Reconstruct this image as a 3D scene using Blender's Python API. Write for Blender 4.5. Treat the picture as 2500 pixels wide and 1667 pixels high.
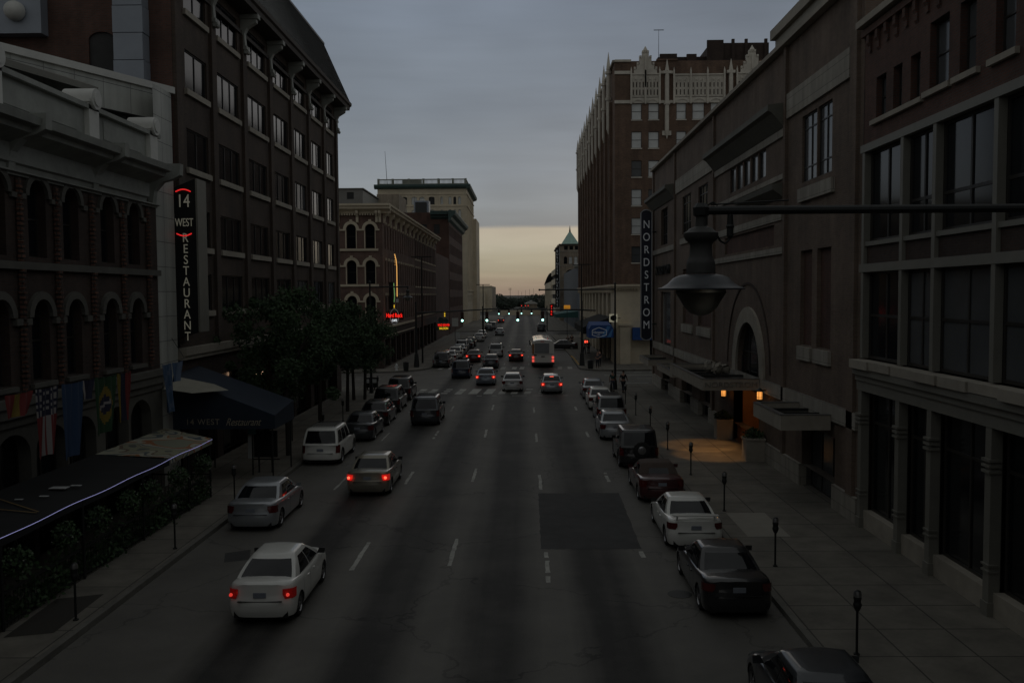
import bpy, bmesh, math, random
from mathutils import Vector, Matrix
random.seed(7)
R=math.radians
SC=bpy.context.scene
COL=SC.collection
for o in list(bpy.data.objects): bpy.data.objects.remove(o)

# ---------------- camera ----------------
cd=bpy.data.cameras.new('camera'); cam=bpy.data.objects.new('camera',cd); COL.objects.link(cam)
cd.lens=31.38; cd.sensor_width=36; cd.clip_start=.1; cd.clip_end=6000
cam.location=(0,0,8.2)
cam.rotation_mode='XYZ'
cam.matrix_world=Matrix.Translation((0,0,8.2))@Matrix.Rotation(math.atan(28/2050),4,'Z')@Matrix.Rotation(R(90)-math.atan(109/2050),4,'X')@Matrix.Rotation(-R(.4),4,'Z')
SC.camera=cam
SC.view_settings.view_transform='Standard'; SC.view_settings.look='None'
SC.view_settings.exposure=0; SC.view_settings.gamma=1

# ---------------- sky ----------------
W=bpy.data.worlds.new('World'); SC.world=W; W.use_nodes=True
def build_world():
    nt=W.node_tree; N=nt.nodes; L=nt.links; N.clear()
    out=N.new('ShaderNodeOutputWorld'); bg=N.new('ShaderNodeBackground')
    bg.inputs['Strength'].default_value=.1
    tc=N.new('ShaderNodeTexCoord')
    sep=N.new('ShaderNodeSeparateXYZ'); L.new(tc.outputs['Generated'],sep.inputs[0])
    sky=N.new('ShaderNodeTexSky'); sky.sky_type='NISHITA'; sky.sun_disc=False
    sky.sun_elevation=R(2.0); sky.sun_rotation=R(8); sky.dust_density=3.0
    # elevation ramp of the cloud deck (sin of elevation)
    def ramp(stops,inp):
        r=N.new('ShaderNodeValToRGB'); L.new(inp,r.inputs[0]); cr=r.color_ramp
        while len(cr.elements)>1: cr.elements.remove(cr.elements[-1])
        cr.elements[0].position=stops[0][0]; cr.elements[0].color=(*stops[0][1],1)
        for p,c in stops[1:]:
            e=cr.elements.new(p); e.color=(*c,1)
        return r
    def S(r,g,b):
        f=lambda c:((c/255+.055)/1.055)**2.4 if c>10 else c/255/12.92
        return (f(r),f(g),f(b))
    def mat(op,a,b=None,clamp=False):
        m=N.new('ShaderNodeMath'); m.operation=op; m.use_clamp=clamp
        for i,v in enumerate((a,b)):
            if v is None: continue
            if isinstance(v,(int,float)): m.inputs[i].default_value=v
            else: L.new(v,m.inputs[i])
        return m.outputs[0]
    z=sep.outputs['Z']; y=sep.outputs['Y']; x=sep.outputs['X']
    # cloud layer coordinates: direction projected on a flat deck
    zz=mat('MAXIMUM',z,0.0); zd=mat('ADD',zz,.06)
    cx=mat('DIVIDE',x,zd); cy=mat('DIVIDE',y,zd)
    cmb=N.new('ShaderNodeCombineXYZ'); L.new(cx,cmb.inputs[0]); L.new(cy,cmb.inputs[1])
    n1=N.new('ShaderNodeTexNoise'); n1.inputs['Scale'].default_value=.75; n1.inputs['Detail'].default_value=4; n1.inputs['Roughness'].default_value=.5
    L.new(cmb.outputs[0],n1.inputs['Vector'])
    # streaky clouds low over the horizon
    mp=N.new('ShaderNodeMapping'); mp.inputs['Scale'].default_value=(3.2,3.2,34); mp.inputs['Location'].default_value=(.8,.3,.2)
    L.new(tc.outputs['Generated'],mp.inputs[0])
    n2=N.new('ShaderNodeTexNoise'); n2.inputs['Scale'].default_value=1.1; n2.inputs['Detail'].default_value=4
    L.new(mp.outputs[0],n2.inputs['Vector'])
    wob=mat('MULTIPLY',mat('SUBTRACT',n2.outputs[0],.5),.034)
    zw=mat('ADD',z,wob)
    el=mat('MULTIPLY',zw,2.0,True)   # 0..0.5 -> 0..1
    front=ramp([(0,S(138,121,107)),(.018,S(144,129,112)),(.045,S(150,141,121)),(.075,S(156,150,131)),(.105,S(162,157,140)),(.138,S(172,164,148)),(.15,S(127,132,134)),(.185,S(131,137,140)),(.25,S(132,139,145)),(.40,S(126,135,145)),(.60,S(117,127,140)),(.75,S(110,118,128)),(1,S(117,119,119))],el)
    back=ramp([(0,S(102,102,100)),(.2,S(114,114,111)),(1,S(117,119,119))],el)
    w=mat('MULTIPLY',mat('ADD',mat('MULTIPLY',y,1.0),.55),.65,True)
    mx=N.new('ShaderNodeMix'); mx.data_type='RGBA'
    L.new(w,mx.inputs['Factor']); L.new(back.outputs[0],mx.inputs['A']); L.new(front.outputs[0],mx.inputs['B'])
    # cloud light and dark: broad soft masses
    mb=N.new('ShaderNodeMapping'); mb.inputs['Scale'].default_value=(2.6,2.6,5.5); mb.inputs['Location'].default_value=(1.9,.4,.1); L.new(tc.outputs['Generated'],mb.inputs[0])
    nb=N.new('ShaderNodeTexNoise'); nb.inputs['Scale'].default_value=1.0; nb.inputs['Detail'].default_value=3; nb.inputs['Roughness'].default_value=.5; L.new(mb.outputs[0],nb.inputs['Vector'])
    cl=mat('ADD',mat('ADD',mat('MULTIPLY',n1.outputs[0],.3),mat('MULTIPLY',nb.outputs[0],.95)),.375)
    bl=N.new('ShaderNodeTexNoise'); bl.inputs['Scale'].default_value=3.0; bl.inputs['Detail'].default_value=3
    L.new(mp.outputs[0],bl.inputs['Vector'])
    st=mat('ADD',mat('MULTIPLY',bl.outputs[0],.13),.935)
    k=mat('MULTIPLY',mat('MULTIPLY',cl,st),10.0)
    ms=N.new('ShaderNodeVectorMath'); ms.operation='SCALE'; L.new(mx.outputs['Result'],ms.inputs[0]); L.new(k,ms.inputs['Scale'])
    # thin places let a little of the clear sky through
    m2=N.new('ShaderNodeMix'); m2.data_type='RGBA'; m2.inputs['Factor'].default_value=.015
    L.new(ms.outputs[0],m2.inputs['A']); L.new(sky.outputs[0],m2.inputs['B'])
    L.new(m2.outputs['Result'],bg.inputs[0]); L.new(bg.outputs[0],out.inputs[0])
build_world()
sd=bpy.data.lights.new('sun','SUN'); sd.energy=.05; sd.angle=R(30); sd.color=(1,.86,.7)
sun=bpy.data.objects.new('sun',sd); COL.objects.link(sun)
sun.rotation_euler=(R(-78),0,R(-8))   # low in the west at the end of the street, behind cloud

# ---------------- materials ----------------
MATS={}
def mk(name,color,rough=.7,metal=0,spec=.5,coat=0,emit=None,es=0,noise=0,nscale=3,bump=0,trans=0,alpha=1,ncol=None):
    if name in MATS: return MATS[name]
    m=bpy.data.materials.new(name); m.use_nodes=True; nt=m.node_tree; N=nt.nodes; L=nt.links
    b=N['Principled BSDF']
    b.inputs['Base Color'].default_value=(*color,1); b.inputs['Roughness'].default_value=rough
    b.inputs['Metallic'].default_value=metal; b.inputs['Specular IOR Level'].default_value=spec
    b.inputs['Coat Weight'].default_value=coat; b.inputs['Coat Roughness'].default_value=.04
    if emit: b.inputs['Emission Color'].default_value=(*emit,1); b.inputs['Emission Strength'].default_value=es
    if trans: b.inputs['Transmission Weight'].default_value=trans
    if noise:
        g=N.new('ShaderNodeNewGeometry')
        n=N.new('ShaderNodeTexNoise'); n.inputs['Scale'].default_value=nscale; n.inputs['Detail'].default_value=6; n.inputs['Roughness'].default_value=.6
        L.new(g.outputs['Position'],n.inputs['Vector'])
        n2=N.new('ShaderNodeTexNoise'); n2.inputs['Scale'].default_value=nscale*.17; n2.inputs['Detail'].default_value=3
        L.new(g.outputs['Position'],n2.inputs['Vector'])
        ad=N.new('ShaderNodeMath'); ad.operation='ADD'; L.new(n.outputs[0],ad.inputs[0]); L.new(n2.outputs[0],ad.inputs[1])
        cr=N.new('ShaderNodeMapRange'); cr.inputs['From Min'].default_value=.6; cr.inputs['From Max'].default_value=1.4
        L.new(ad.outputs[0],cr.inputs[0])
        mx=N.new('ShaderNodeMix'); mx.data_type='RGBA'; L.new(cr.outputs[0],mx.inputs['Factor'])
        c2=ncol or color
        mx.inputs['A'].default_value=(*[c*(1-noise) for c in color],1); mx.inputs['B'].default_value=(*[min(1,c*(1+noise)) for c in c2],1)
        L.new(mx.outputs['Result'],b.inputs['Base Color'])
        if bump:
            bp=N.new('ShaderNodeBump'); bp.inputs['Strength'].default_value=bump; bp.inputs['Distance'].default_value=.02
            L.new(n.outputs[0],bp.inputs['Height']); L.new(bp.outputs[0],b.inputs['Normal'])
    MATS[name]=m; return m
def brick(name,c1,c2,mort,bw=.21,bh=.075,off=.5,ms=.012,var=.3,rough=.85):
    if name in MATS: return MATS[name]
    m=bpy.data.materials.new(name); m.use_nodes=True; nt=m.node_tree; N=nt.nodes; L=nt.links; b=N['Principled BSDF']
    g=N.new('ShaderNodeNewGeometry'); s=N.new('ShaderNodeSeparateXYZ'); L.new(g.outputs['Position'],s.inputs[0])
    a=N.new('ShaderNodeMath'); a.operation='ADD'; L.new(s.outputs[0],a.inputs[0]); L.new(s.outputs[1],a.inputs[1])
    c=N.new('ShaderNodeCombineXYZ'); L.new(a.outputs[0],c.inputs[0]); L.new(s.outputs[2],c.inputs[1])
    t=N.new('ShaderNodeTexBrick'); t.offset=off; t.inputs['Scale'].default_value=1
    t.inputs['Brick Width'].default_value=bw; t.inputs['Row Height'].default_value=bh; t.inputs['Mortar Size'].default_value=ms
    t.inputs['Color1'].default_value=(*c1,1); t.inputs['Color2'].default_value=(*c2,1); t.inputs['Mortar'].default_value=(*mort,1)
    L.new(c.outputs[0],t.inputs['Vector'])
    n=N.new('ShaderNodeTexNoise'); n.inputs['Scale'].default_value=.5; n.inputs['Detail'].default_value=7; n.inputs['Roughness'].default_value=.65
    L.new(g.outputs['Position'],n.inputs['Vector'])
    mr=N.new('ShaderNodeMapRange'); mr.inputs['From Min'].default_value=.3; mr.inputs['From Max'].default_value=.7
    mr.inputs['To Min'].default_value=1-var; mr.inputs['To Max'].default_value=1+var; L.new(n.outputs[0],mr.inputs[0])
    # rain streaks and soot run down the wall
    ms_=N.new('ShaderNodeMapping'); ms_.inputs['Scale'].default_value=(2.2,2.2,.14); L.new(g.outputs['Position'],ms_.inputs[0])
    n3=N.new('ShaderNodeTexNoise'); n3.inputs['Scale'].default_value=1.0; n3.inputs['Detail'].default_value=6; L.new(ms_.outputs[0],n3.inputs['Vector'])
    r3=N.new('ShaderNodeMapRange'); r3.inputs['From Min'].default_value=.35; r3.inputs['From Max'].default_value=.65; r3.inputs['To Min'].default_value=.87; r3.inputs['To Max'].default_value=1.1; L.new(n3.outputs[0],r3.inputs[0])
    mu=N.new('ShaderNodeMath'); mu.operation='MULTIPLY'; L.new(mr.outputs[0],mu.inputs[0]); L.new(r3.outputs[0],mu.inputs[1])
    v=N.new('ShaderNodeVectorMath'); v.operation='SCALE'; L.new(t.outputs[0],v.inputs[0]); L.new(mu.outputs[0],v.inputs['Scale'])
    L.new(v.outputs[0],b.inputs['Base Color']); b.inputs['Roughness'].default_value=rough
    bp=N.new('ShaderNodeBump'); bp.inputs['Strength'].default_value=.5; bp.inputs['Distance'].default_value=.01
    L.new(t.outputs['Fac'],bp.inputs['Height']); bp.invert=True; L.new(bp.outputs[0],b.inputs['Normal'])
    MATS[name]=m; return m
M={}
M['brown_brick']=brick('brown_brick',(.078,.05,.035),(.055,.035,.025),(.06,.052,.045))
M['red_brick']=brick('red_brick',(.12,.052,.036),(.085,.038,.027),(.075,.062,.054))
M['dark_brick']=brick('dark_brick',(.06,.036,.027),(.042,.024,.019),(.045,.038,.033))
M['tan_brick']=brick('tan_brick',(.34,.28,.21),(.28,.225,.17),(.3,.26,.21))
M['rose_brick']=brick('rose_brick',(.165,.115,.085),(.13,.088,.066),(.14,.118,.098))
M['tower_brick']=brick('tower_brick',(.20,.112,.07),(.135,.072,.048),(.13,.11,.09))
M['plum_brick']=brick('plum_brick',(.19,.105,.082),(.145,.078,.062),(.13,.105,.09))
M['corbel_brick']=brick('corbel_brick',(.16,.075,.05),(.10,.05,.036),(.05,.04,.035),bw=.3,bh=.14,ms=.03)
M['panel']=brick('white_panel',(.42,.43,.40),(.39,.40,.37),(.12,.12,.12),bw=1.75,bh=1.05,off=0,ms=.014,var=.12,rough=.55)
M['stone']=mk('limestone',(.34,.31,.26),.85,noise=.25,nscale=2,bump=.2)
M['stone_block']=brick('stone_block',(.33,.31,.27),(.30,.28,.24),(.16,.15,.13),bw=1.2,bh=.5,ms=.012,var=.18)
M['cream']=mk('cream_stone',(.62,.54,.41),.85,noise=.2,nscale=.8)
M['dim_letter']=mk('dim_cream_letter',(.32,.28,.21),.7)
M['lamp_iron']=mk('weathered_lamp_iron',(.05,.05,.048),.6,noise=.3,nscale=12)
M['terra']=mk('terracotta_white',(.60,.56,.49),.6,noise=.22,nscale=2)
M['white_trim']=mk('white_trim',(.56,.56,.53),.6,noise=.15,nscale=2)
M['old_white']=mk('aged_white_paint',(.28,.29,.265),.65,noise=.32,nscale=1.5)
M['dim_stone']=mk('darkened_stone',(.10,.097,.085),.85,noise=.3,nscale=2)  # white stone's base darkened to carry the dimness of the near-left facade
M['green_copper']=mk('green_copper',(.42,.62,.54),.6,noise=.15,nscale=1)
M['dark_green']=mk('dark_green_cornice',(.05,.09,.085),.6,noise=.2)
M['frame_grey']=mk('painted_grey_frame',(.19,.185,.16),.55,noise=.12)
M['dark_frame']=mk('dark_window_frame',(.03,.028,.025),.45)
M['white_frame']=mk('white_window_frame',(.5,.5,.47),.5)
M['glass']=mk('dark_window_glass',(.010,.012,.015),.10,spec=.28)
M['glass_black']=mk('black_shop_glass',(.01,.012,.014),.12,spec=.45)
M['curtain']=mk('curtain_and_sky_glass',(.62,.64,.64),.14,spec=.4,noise=.22,nscale=1.2)  # pale blinds; sky reflected in the tower panes is put into this tone
M['shade']=mk('half_shaded_glass',(.085,.09,.095),.14,spec=.3,noise=.3,nscale=.8)
M['metal_roof']=mk('standing_seam_roof',(.5,.51,.50),.6,metal=0,noise=.1)
M['roof_tar']=mk('roof_tar',(.05,.05,.05),.9,noise=.2)
M['duct']=mk('galvanised_duct',(.28,.31,.36),.45,metal=.2,noise=.15,nscale=1)
M['iron']=mk('dark_iron',(.025,.027,.027),.5,metal=.4)
M['steel']=mk('brushed_steel',(.3,.3,.3),.35,metal=.8)
M['wood']=mk('warm_wood',(.30,.16,.075),.6,noise=.25,nscale=2)
M['navy']=mk('navy_canvas',(.012,.022,.04),.8,noise=.2)
M['navy_sign']=mk('navy_sign_face',(.02,.025,.045),.4)
M['blue']=mk('blue_canvas',(.02,.075,.26),.6,noise=.15)
M['blue_light']=mk('light_blue_canvas',(.07,.22,.5),.6)
M['black_canvas']=mk('black_canvas',(.008,.009,.01),.9,noise=.3)
M['sign_letter']=mk('pale_sign_letter',(.6,.62,.62),.5,emit=(.55,.6,.65),es=.045)
M['sign_letter2']=mk('cream_sign_letter',(.6,.58,.5),.5,emit=(.7,.66,.5),es=.06)
M['sign_edge']=mk('sign_edging',(.4,.42,.45),.4)
M['neon_red']=mk('red_neon',(.8,.02,.02),.4,emit=(1,.02,.012),es=1.2)
M['neon_dim']=mk('dim_red_neon',(.6,.02,.02),.4,emit=(1,.03,.03),es=.55)
M['neon_yellow']=mk('yellow_neon',(.8,.6,.05),.4,emit=(1,.62,.03),es=.9)
M['neon_gold']=mk('gold_neon',(.8,.5,.2),.4,emit=(1,.5,.13),es=.8)
M['neon_green']=mk('green_neon',(.2,.6,.2),.4,emit=(.35,.8,.25),es=.35)
M['neon_white']=mk('white_neon',(.8,.8,.8),.4,emit=(.9,.95,1),es=1.0)
M['lantern']=mk('lit_lantern_glass',(.8,.5,.2),.4,emit=(1,.38,.08),es=1.0)
M['sig_green']=mk('lit_green_lens',(.3,.9,.8),.3,emit=(.45,1,.85),es=3)
M['sig_red']=mk('lit_red_lens',(.9,.1,.1),.3,emit=(1,.05,.04),es=1.6)
M['sig_off']=mk('unlit_lens',(.06,.02,.015),.3)
M['hand_red']=mk('lit_hand_symbol',(.9,.1,.1),.3,emit=(1,.08,.04),es=2.0)
M['rope']=mk('lit_rope',(.6,.6,.9),.4,emit=(.42,.42,.85),es=.5)
M['tyre']=mk('tyre_rubber',(.018,.018,.018),.85)
M['rim']=mk('alloy_rim',(.35,.35,.36),.3,metal=.8)
M['under']=mk('black_underbody',(.008,.008,.008),.9)
M['blackplastic']=mk('black_plastic',(.015,.015,.015),.45)
M['car_glass']=mk('tinted_car_glass',(.007,.008,.010),.04,spec=.48)
M['tail_on']=mk('lit_tail_lamp',(.6,.02,.02),.2,emit=(1,.03,.02),es=.25)
M['tail_dim']=mk('dimly_lit_tail_lamp',(.25,.012,.012),.2,emit=(1,.03,.02),es=.025)
M['tail_bulb']=mk('tail_lamp_bulb',(.9,.2,.1),.2,emit=(1,.10,.05),es=2.2)
M['tail_bulb_dim']=mk('dim_tail_lamp_bulb',(.9,.1,.1),.2,emit=(1,.06,.04),es=.55)
M['tail_off']=mk('unlit_tail_lamp',(.09,.008,.008),.15,coat=.6)
M['head']=mk('headlamp_glass',(.4,.42,.42),.1,coat=1)
M['plate']=mk('number_plate',(.22,.24,.28),.5)
M['skin']=mk('skin',(.35,.2,.14),.6)
M['leaf']=mk('dark_leaves',(.026,.056,.018),.7,noise=.6,nscale=2.5)
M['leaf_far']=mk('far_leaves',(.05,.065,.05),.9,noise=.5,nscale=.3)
M['bark']=mk('bark',(.035,.03,.025),.9,noise=.3,nscale=8)
M['paint_white']=mk('worn_road_paint',(.36,.36,.33),.8,noise=.5,nscale=7)
M['yellow_kerb']=mk('yellow_kerb_paint',(.42,.24,.04),.8,noise=.3,nscale=5)
M['kerb']=mk('kerb_concrete',(.13,.125,.11),.9,noise=.3,nscale=4)
M['patch']=mk('new_asphalt',(.036,.036,.036),.8,noise=.45,nscale=2.2,bump=.3)
def paint(name,c,metal=0,rough=.35):
    return mk('paint_'+name,c,rough,metal=metal,coat=.8,spec=.5)
M['white']=paint('white',(.70,.70,.66)); M['silver']=paint('silver',(.36,.38,.40),.55); M['gold']=paint('gold',(.27,.25,.20),.5)
M['black']=paint('black',(.012,.012,.014)); M['charcoal']=paint('charcoal',(.05,.055,.062),.4); M['bluegrey']=paint('bluegrey',(.22,.25,.29),.5)
M['maroon']=paint('maroon',(.06,.012,.014)); M['darkblue']=paint('darkblue',(.015,.022,.04)); M['grey']=paint('grey',(.20,.205,.21),.5)
M['lightsilver']=paint('lightsilver',(.5,.5,.5),.3)

def road_mat():
    m=bpy.data.materials.new('asphalt'); m.use_nodes=True; nt=m.node_tree; N=nt.nodes; L=nt.links; b=N['Principled BSDF']
    g=N.new('ShaderNodeNewGeometry'); s=N.new('ShaderNodeSeparateXYZ'); L.new(g.outputs['Position'],s.inputs[0])
    def mt(op,a,bb=None,cl=False):
        q=N.new('ShaderNodeMath'); q.operation=op; q.use_clamp=cl
        for i,v in enumerate((a,bb)):
            if v is None: continue
            if isinstance(v,(int,float)): q.inputs[i].default_value=v
            else: L.new(v,q.inputs[i])
        return q.outputs[0]
    mp=N.new('ShaderNodeMapping'); mp.inputs['Scale'].default_value=(1,.05,1); L.new(g.outputs['Position'],mp.inputs[0])
    nw=N.new('ShaderNodeTexNoise'); nw.inputs['Scale'].default_value=1.2; nw.inputs['Detail'].default_value=4; L.new(mp.outputs[0],nw.inputs['Vector'])
    xs=mt('ADD',s.outputs[0],mt('MULTIPLY',mt('SUBTRACT',nw.outputs[0],.5),.7))
    fr=mt('FRACT',mt('ADD',mt('DIVIDE',mt('SUBTRACT',xs,.66),2.93),20))
    d=mt('ABSOLUTE',mt('SUBTRACT',fr,.52))     # distance from lane centre: oil and rubber darken it
    oil=mt('MULTIPLY',mt('SUBTRACT',1.0,mt('DIVIDE',d,.40),True),1.5,True)
    inl=mt('MULTIPLY',mt('GREATER_THAN',s.outputs[0],-8.0),mt('LESS_THAN',s.outputs[0],3.7))
    n0=N.new('ShaderNodeTexNoise'); n0.inputs['Scale'].default_value=.13; n0.inputs['Detail'].default_value=5; L.new(mp.outputs[0],n0.inputs['Vector'])
    oil=mt('MULTIPLY',mt('MULTIPLY',oil,inl),mt('ADD',mt('MULTIPLY',nw.outputs[0],.7),.45))
    n1=N.new('ShaderNodeTexNoise'); n1.inputs['Scale'].default_value=.35; n1.inputs['Detail'].default_value=9; n1.inputs['Roughness'].default_value=.68; L.new(g.outputs['Position'],n1.inputs['Vector'])
    n2=N.new('ShaderNodeTexNoise'); n2.inputs['Scale'].default_value=30; n2.inputs['Detail'].default_value=3; L.new(g.outputs['Position'],n2.inputs['Vector'])
    v=N.new('ShaderNodeTexVoronoi'); v.feature='DISTANCE_TO_EDGE'; v.inputs['Scale'].default_value=.16
    vw=N.new('ShaderNodeVectorMath'); vw.operation='ADD'; L.new(g.outputs['Position'],vw.inputs[0])
    nn=N.new('ShaderNodeTexNoise'); nn.inputs['Scale'].default_value=1.3; nn.inputs['Detail'].default_value=5; L.new(g.outputs['Position'],nn.inputs['Vector'])
    sc=N.new('ShaderNodeVectorMath'); sc.operation='SCALE'; sc.inputs['Scale'].default_value=1.3; L.new(nn.outputs['Color'],sc.inputs[0]); L.new(sc.outputs[0],vw.inputs[1])
    L.new(vw.outputs[0],v.inputs['Vector'])
    crack=mt('MULTIPLY',mt('LESS_THAN',v.outputs['Distance'],.006),.3)
    k=mt('SUBTRACT',mt('ADD',mt('MULTIPLY',n1.outputs[0],1.1),mt('ADD',mt('MULTIPLY',n2.outputs[0],.35),.32)),mt('ADD',mt('MULTIPLY',oil,1.05),crack))
    k=mt('MAXIMUM',k,.12)
    vm=N.new('ShaderNodeVectorMath'); vm.operation='SCALE'; vm.inputs[0].default_value=(.106,.101,.090); L.new(k,vm.inputs['Scale'])
    L.new(vm.outputs[0],b.inputs['Base Color']); b.inputs['Roughness'].default_value=.72
    bp=N.new('ShaderNodeBump'); bp.inputs['Strength'].default_value=.25; bp.inputs['Distance'].default_value=.01; L.new(n2.outputs[0],bp.inputs['Height']); L.new(bp.outputs[0],b.inputs['Normal'])
    return m
M['road']=road_mat()
def walk_mat():
    m=bpy.data.materials.new('pavement_concrete'); m.use_nodes=True; nt=m.node_tree; N=nt.nodes; L=nt.links; b=N['Principled BSDF']
    g=N.new('ShaderNodeNewGeometry')
    t=N.new('ShaderNodeTexBrick'); t.offset=0; t.inputs['Scale'].default_value=1; t.inputs['Brick Width'].default_value=1.62; t.inputs['Row Height'].default_value=1.62; t.inputs['Mortar Size'].default_value=.022
    t.inputs['Color1'].default_value=(.175,.162,.135,1); t.inputs['Color2'].default_value=(.135,.125,.105,1); t.inputs['Mortar'].default_value=(.05,.047,.04,1); t.inputs['Bias'].default_value=-.1
    mp=N.new('ShaderNodeMapping'); mp.inputs['Location'].default_value=(-.28,0,0); L.new(g.outputs['Position'],mp.inputs[0]); L.new(mp.outputs[0],t.inputs['Vector'])
    n=N.new('ShaderNodeTexNoise'); n.inputs['Scale'].default_value=.9; n.inputs['Detail'].default_value=9; n.inputs['Roughness'].default_value=.7; L.new(g.outputs['Position'],n.inputs['Vector'])
    mr=N.new('ShaderNodeMapRange'); mr.inputs['From Min'].default_value=.3; mr.inputs['From Max'].default_value=.7; mr.inputs['To Min'].default_value=.62; mr.inputs['To Max'].default_value=1.2; L.new(n.outputs[0],mr.inputs[0])
    v=N.new('ShaderNodeVectorMath'); v.operation='SCALE'; L.new(t.outputs[0],v.inputs[0]); L.new(mr.outputs[0],v.inputs['Scale'])
    L.new(v.outputs[0],b.inputs['Base Color']); b.inputs['Roughness'].default_value=.85
    return m
M['walk']=walk_mat()

# ---------------- helpers ----------------
WL={}   # world location of every root Empty
class Fr:
    """a facade frame: local x runs right as seen from outside, y goes inward, z up"""
    def __init__(s,x,y,rz): s.x,s.y,s.rz=x,y,rz; s.c,s.s=math.cos(rz),math.sin(rz)
    def p(s,a,b,z): return Vector((s.x+a*s.c-b*s.s, s.y+a*s.s+b*s.c, z))
ID=Fr(0,0,0)
LEFT=lambda x,y0: Fr(x,y0,R(90))     # wall facing +X, local x = +Y
RIGHT=lambda x,y0: Fr(x,y0,R(-90))   # wall facing -X, local x = -Y
class MB:
    marks=None
    def __init__(s,fr=ID): s.v=[];s.f=[];s.fr=fr
    def a(s,x,y,z): s.v.append(s.fr.p(x,y,z)); return len(s.v)-1
    def poly(s,pts): s.f.append([s.a(*p) for p in pts]); return s
    def box(s,x0,x1,y0,y1,z0,z1):
        i=[s.a(x,y,z) for z in (z0,z1) for (x,y) in ((x0,y0),(x1,y0),(x1,y1),(x0,y1))]
        for f in ((0,3,2,1),(4,5,6,7),(0,1,5,4),(1,2,6,5),(2,3,7,6),(3,0,4,7)): s.f.append([i[k] for k in f])
        return s
    def prism(s,pts,z0,z1,cap=True):
        n=len(pts); lo=[s.a(x,y,z0) for x,y in pts]; hi=[s.a(x,y,z1) for x,y in pts]
        for k in range(n): s.f.append([lo[k],lo[(k+1)%n],hi[(k+1)%n],hi[k]])
        if cap: s.f.append(hi); s.f.append(lo[::-1])
        return s
    def ext(s,pts,a0,a1):
        """profile of (y,z) points extruded along local x"""
        n=len(pts); lo=[s.a(a0,y,z) for y,z in pts]; hi=[s.a(a1,y,z) for y,z in pts]
        for k in range(n): s.f.append([lo[k],lo[(k+1)%n],hi[(k+1)%n],hi[k]])
        s.f.append(hi); s.f.append(lo[::-1]); return s
    def cyl(s,p0,p1,r0,r1=None,n=10,cap=True):
        r1=r0 if r1 is None else r1
        p0,p1=Vector(p0),Vector(p1); d=(p1-p0).normalized()
        u=d.orthogonal().normalized(); w=d.cross(u)
        A=[];B=[]
        for k in range(n):
            t=2*math.pi*k/n; o=u*math.cos(t)+w*math.sin(t)
            A.append(s.a(*(p0+o*r0))); B.append(s.a(*(p1+o*r1)))
        for k in range(n): s.f.append([A[k],A[(k+1)%n],B[(k+1)%n],B[k]])
        if cap: s.f.append(A[::-1]); s.f.append(B)
        return s
    def tube(s,pts,r,n=8):
        for a,b in zip(pts,pts[1:]): s.cyl(a,b,r,r,n)
        return s
    def lathe(s,prof,n=16,c=(0,0),ax='z',close=True):
        """profile of (radius, height)"""
        rings=[]
        for r,h in prof:
            ring=[]
            for k in range(n):
                t=2*math.pi*k/n; x,y=r*math.cos(t),r*math.sin(t)
                if ax=='z': ring.append(s.a(c[0]+x,c[1]+y,h))
                elif ax=='x': ring.append(s.a(h,c[0]+x,c[1]+y))
                else: ring.append(s.a(c[0]+x,h,c[1]+y))
            rings.append(ring)
        for a,b in zip(rings,rings[1:]):
            for k in range(n): s.f.append([a[k],a[(k+1)%n],b[(k+1)%n],b[k]])
        if close: s.f.append(rings[0][::-1]); s.f.append(rings[-1])
        return s
    def wall(s,x0,x1,z0,z1,ops=(),depth=.3,y=0,arch_n=8):
        """wall sheet with real openings and reveals; ops: (a,b,c,d[,arch])"""
        xs=sorted(set([x0,x1]+[v for o in ops for v in o[:2]])); zs=sorted(set([z0,z1]+[v for o in ops for v in o[2:4]]))
        xs=[v for v in xs if x0<=v<=x1]; zs=[v for v in zs if z0<=v<=z1]
        idx={}
        def g(i,j):
            if (i,j) not in idx: idx[(i,j)]=s.a(xs[i],y,zs[j])
            return idx[(i,j)]
        for j in range(len(zs)-1):
            zm=(zs[j]+zs[j+1])/2; run=None
            for i in range(len(xs)-1):
                xm=(xs[i]+xs[i+1])/2
                hole=any(o[0]<xm<o[1] and o[2]<zm<o[3] for o in ops)
                if not hole: s.f.append([g(i,j),g(i+1,j),g(i+1,j+1),g(i,j+1)])
        for o in ops:
            a,b,c,d=o[:4]; arch=len(o)>4 and o[4]
            if not arch:
                for q in (((a,y,c),(a,y,d),(a,y+depth,d),(a,y+depth,c)),((b,y,c),(b,y+depth,c),(b,y+depth,d),(b,y,d)),((a,y,d),(b,y,d),(b,y+depth,d),(a,y+depth,d)),((a,y,c),(a,y+depth,c),(b,y+depth,c),(b,y,c))): s.poly(q)
            else:
                r=(b-a)/2; rz=min(r,arch if arch is not True else r); m=(a+b)/2; sp=d-rz
                pts=[(m-r*math.cos(math.pi*k/arch_n/2*1.0),sp+rz*math.sin(math.pi*k/arch_n/2)) for k in range(arch_n+1)]
                full=pts+[(2*m-px,pz) for px,pz in pts[::-1][1:]]
                for (p,q) in zip(pts,pts[1:]): s.poly(((a,y,d),(q[0],y,q[1]),(p[0],y,p[1])))
                for (p,q) in zip(pts,pts[1:]): s.poly(((b,y,d),(2*m-p[0],y,p[1]),(2*m-q[0],y,q[1])))
                for (p,q) in zip(full,full[1:]): s.poly(((p[0],y,p[1]),(q[0],y,q[1]),(q[0],y+depth,q[1]),(p[0],y+depth,p[1])))
                for q in (((a,y,c),(a,y,sp),(a,y+depth,sp),(a,y+depth,c)),((b,y,c),(b,y+depth,c),(b,y+depth,sp),(b,y,sp)),((a,y,c),(a,y+depth,c),(b,y+depth,c),(b,y,c))): s.poly(q)
        return s
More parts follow.
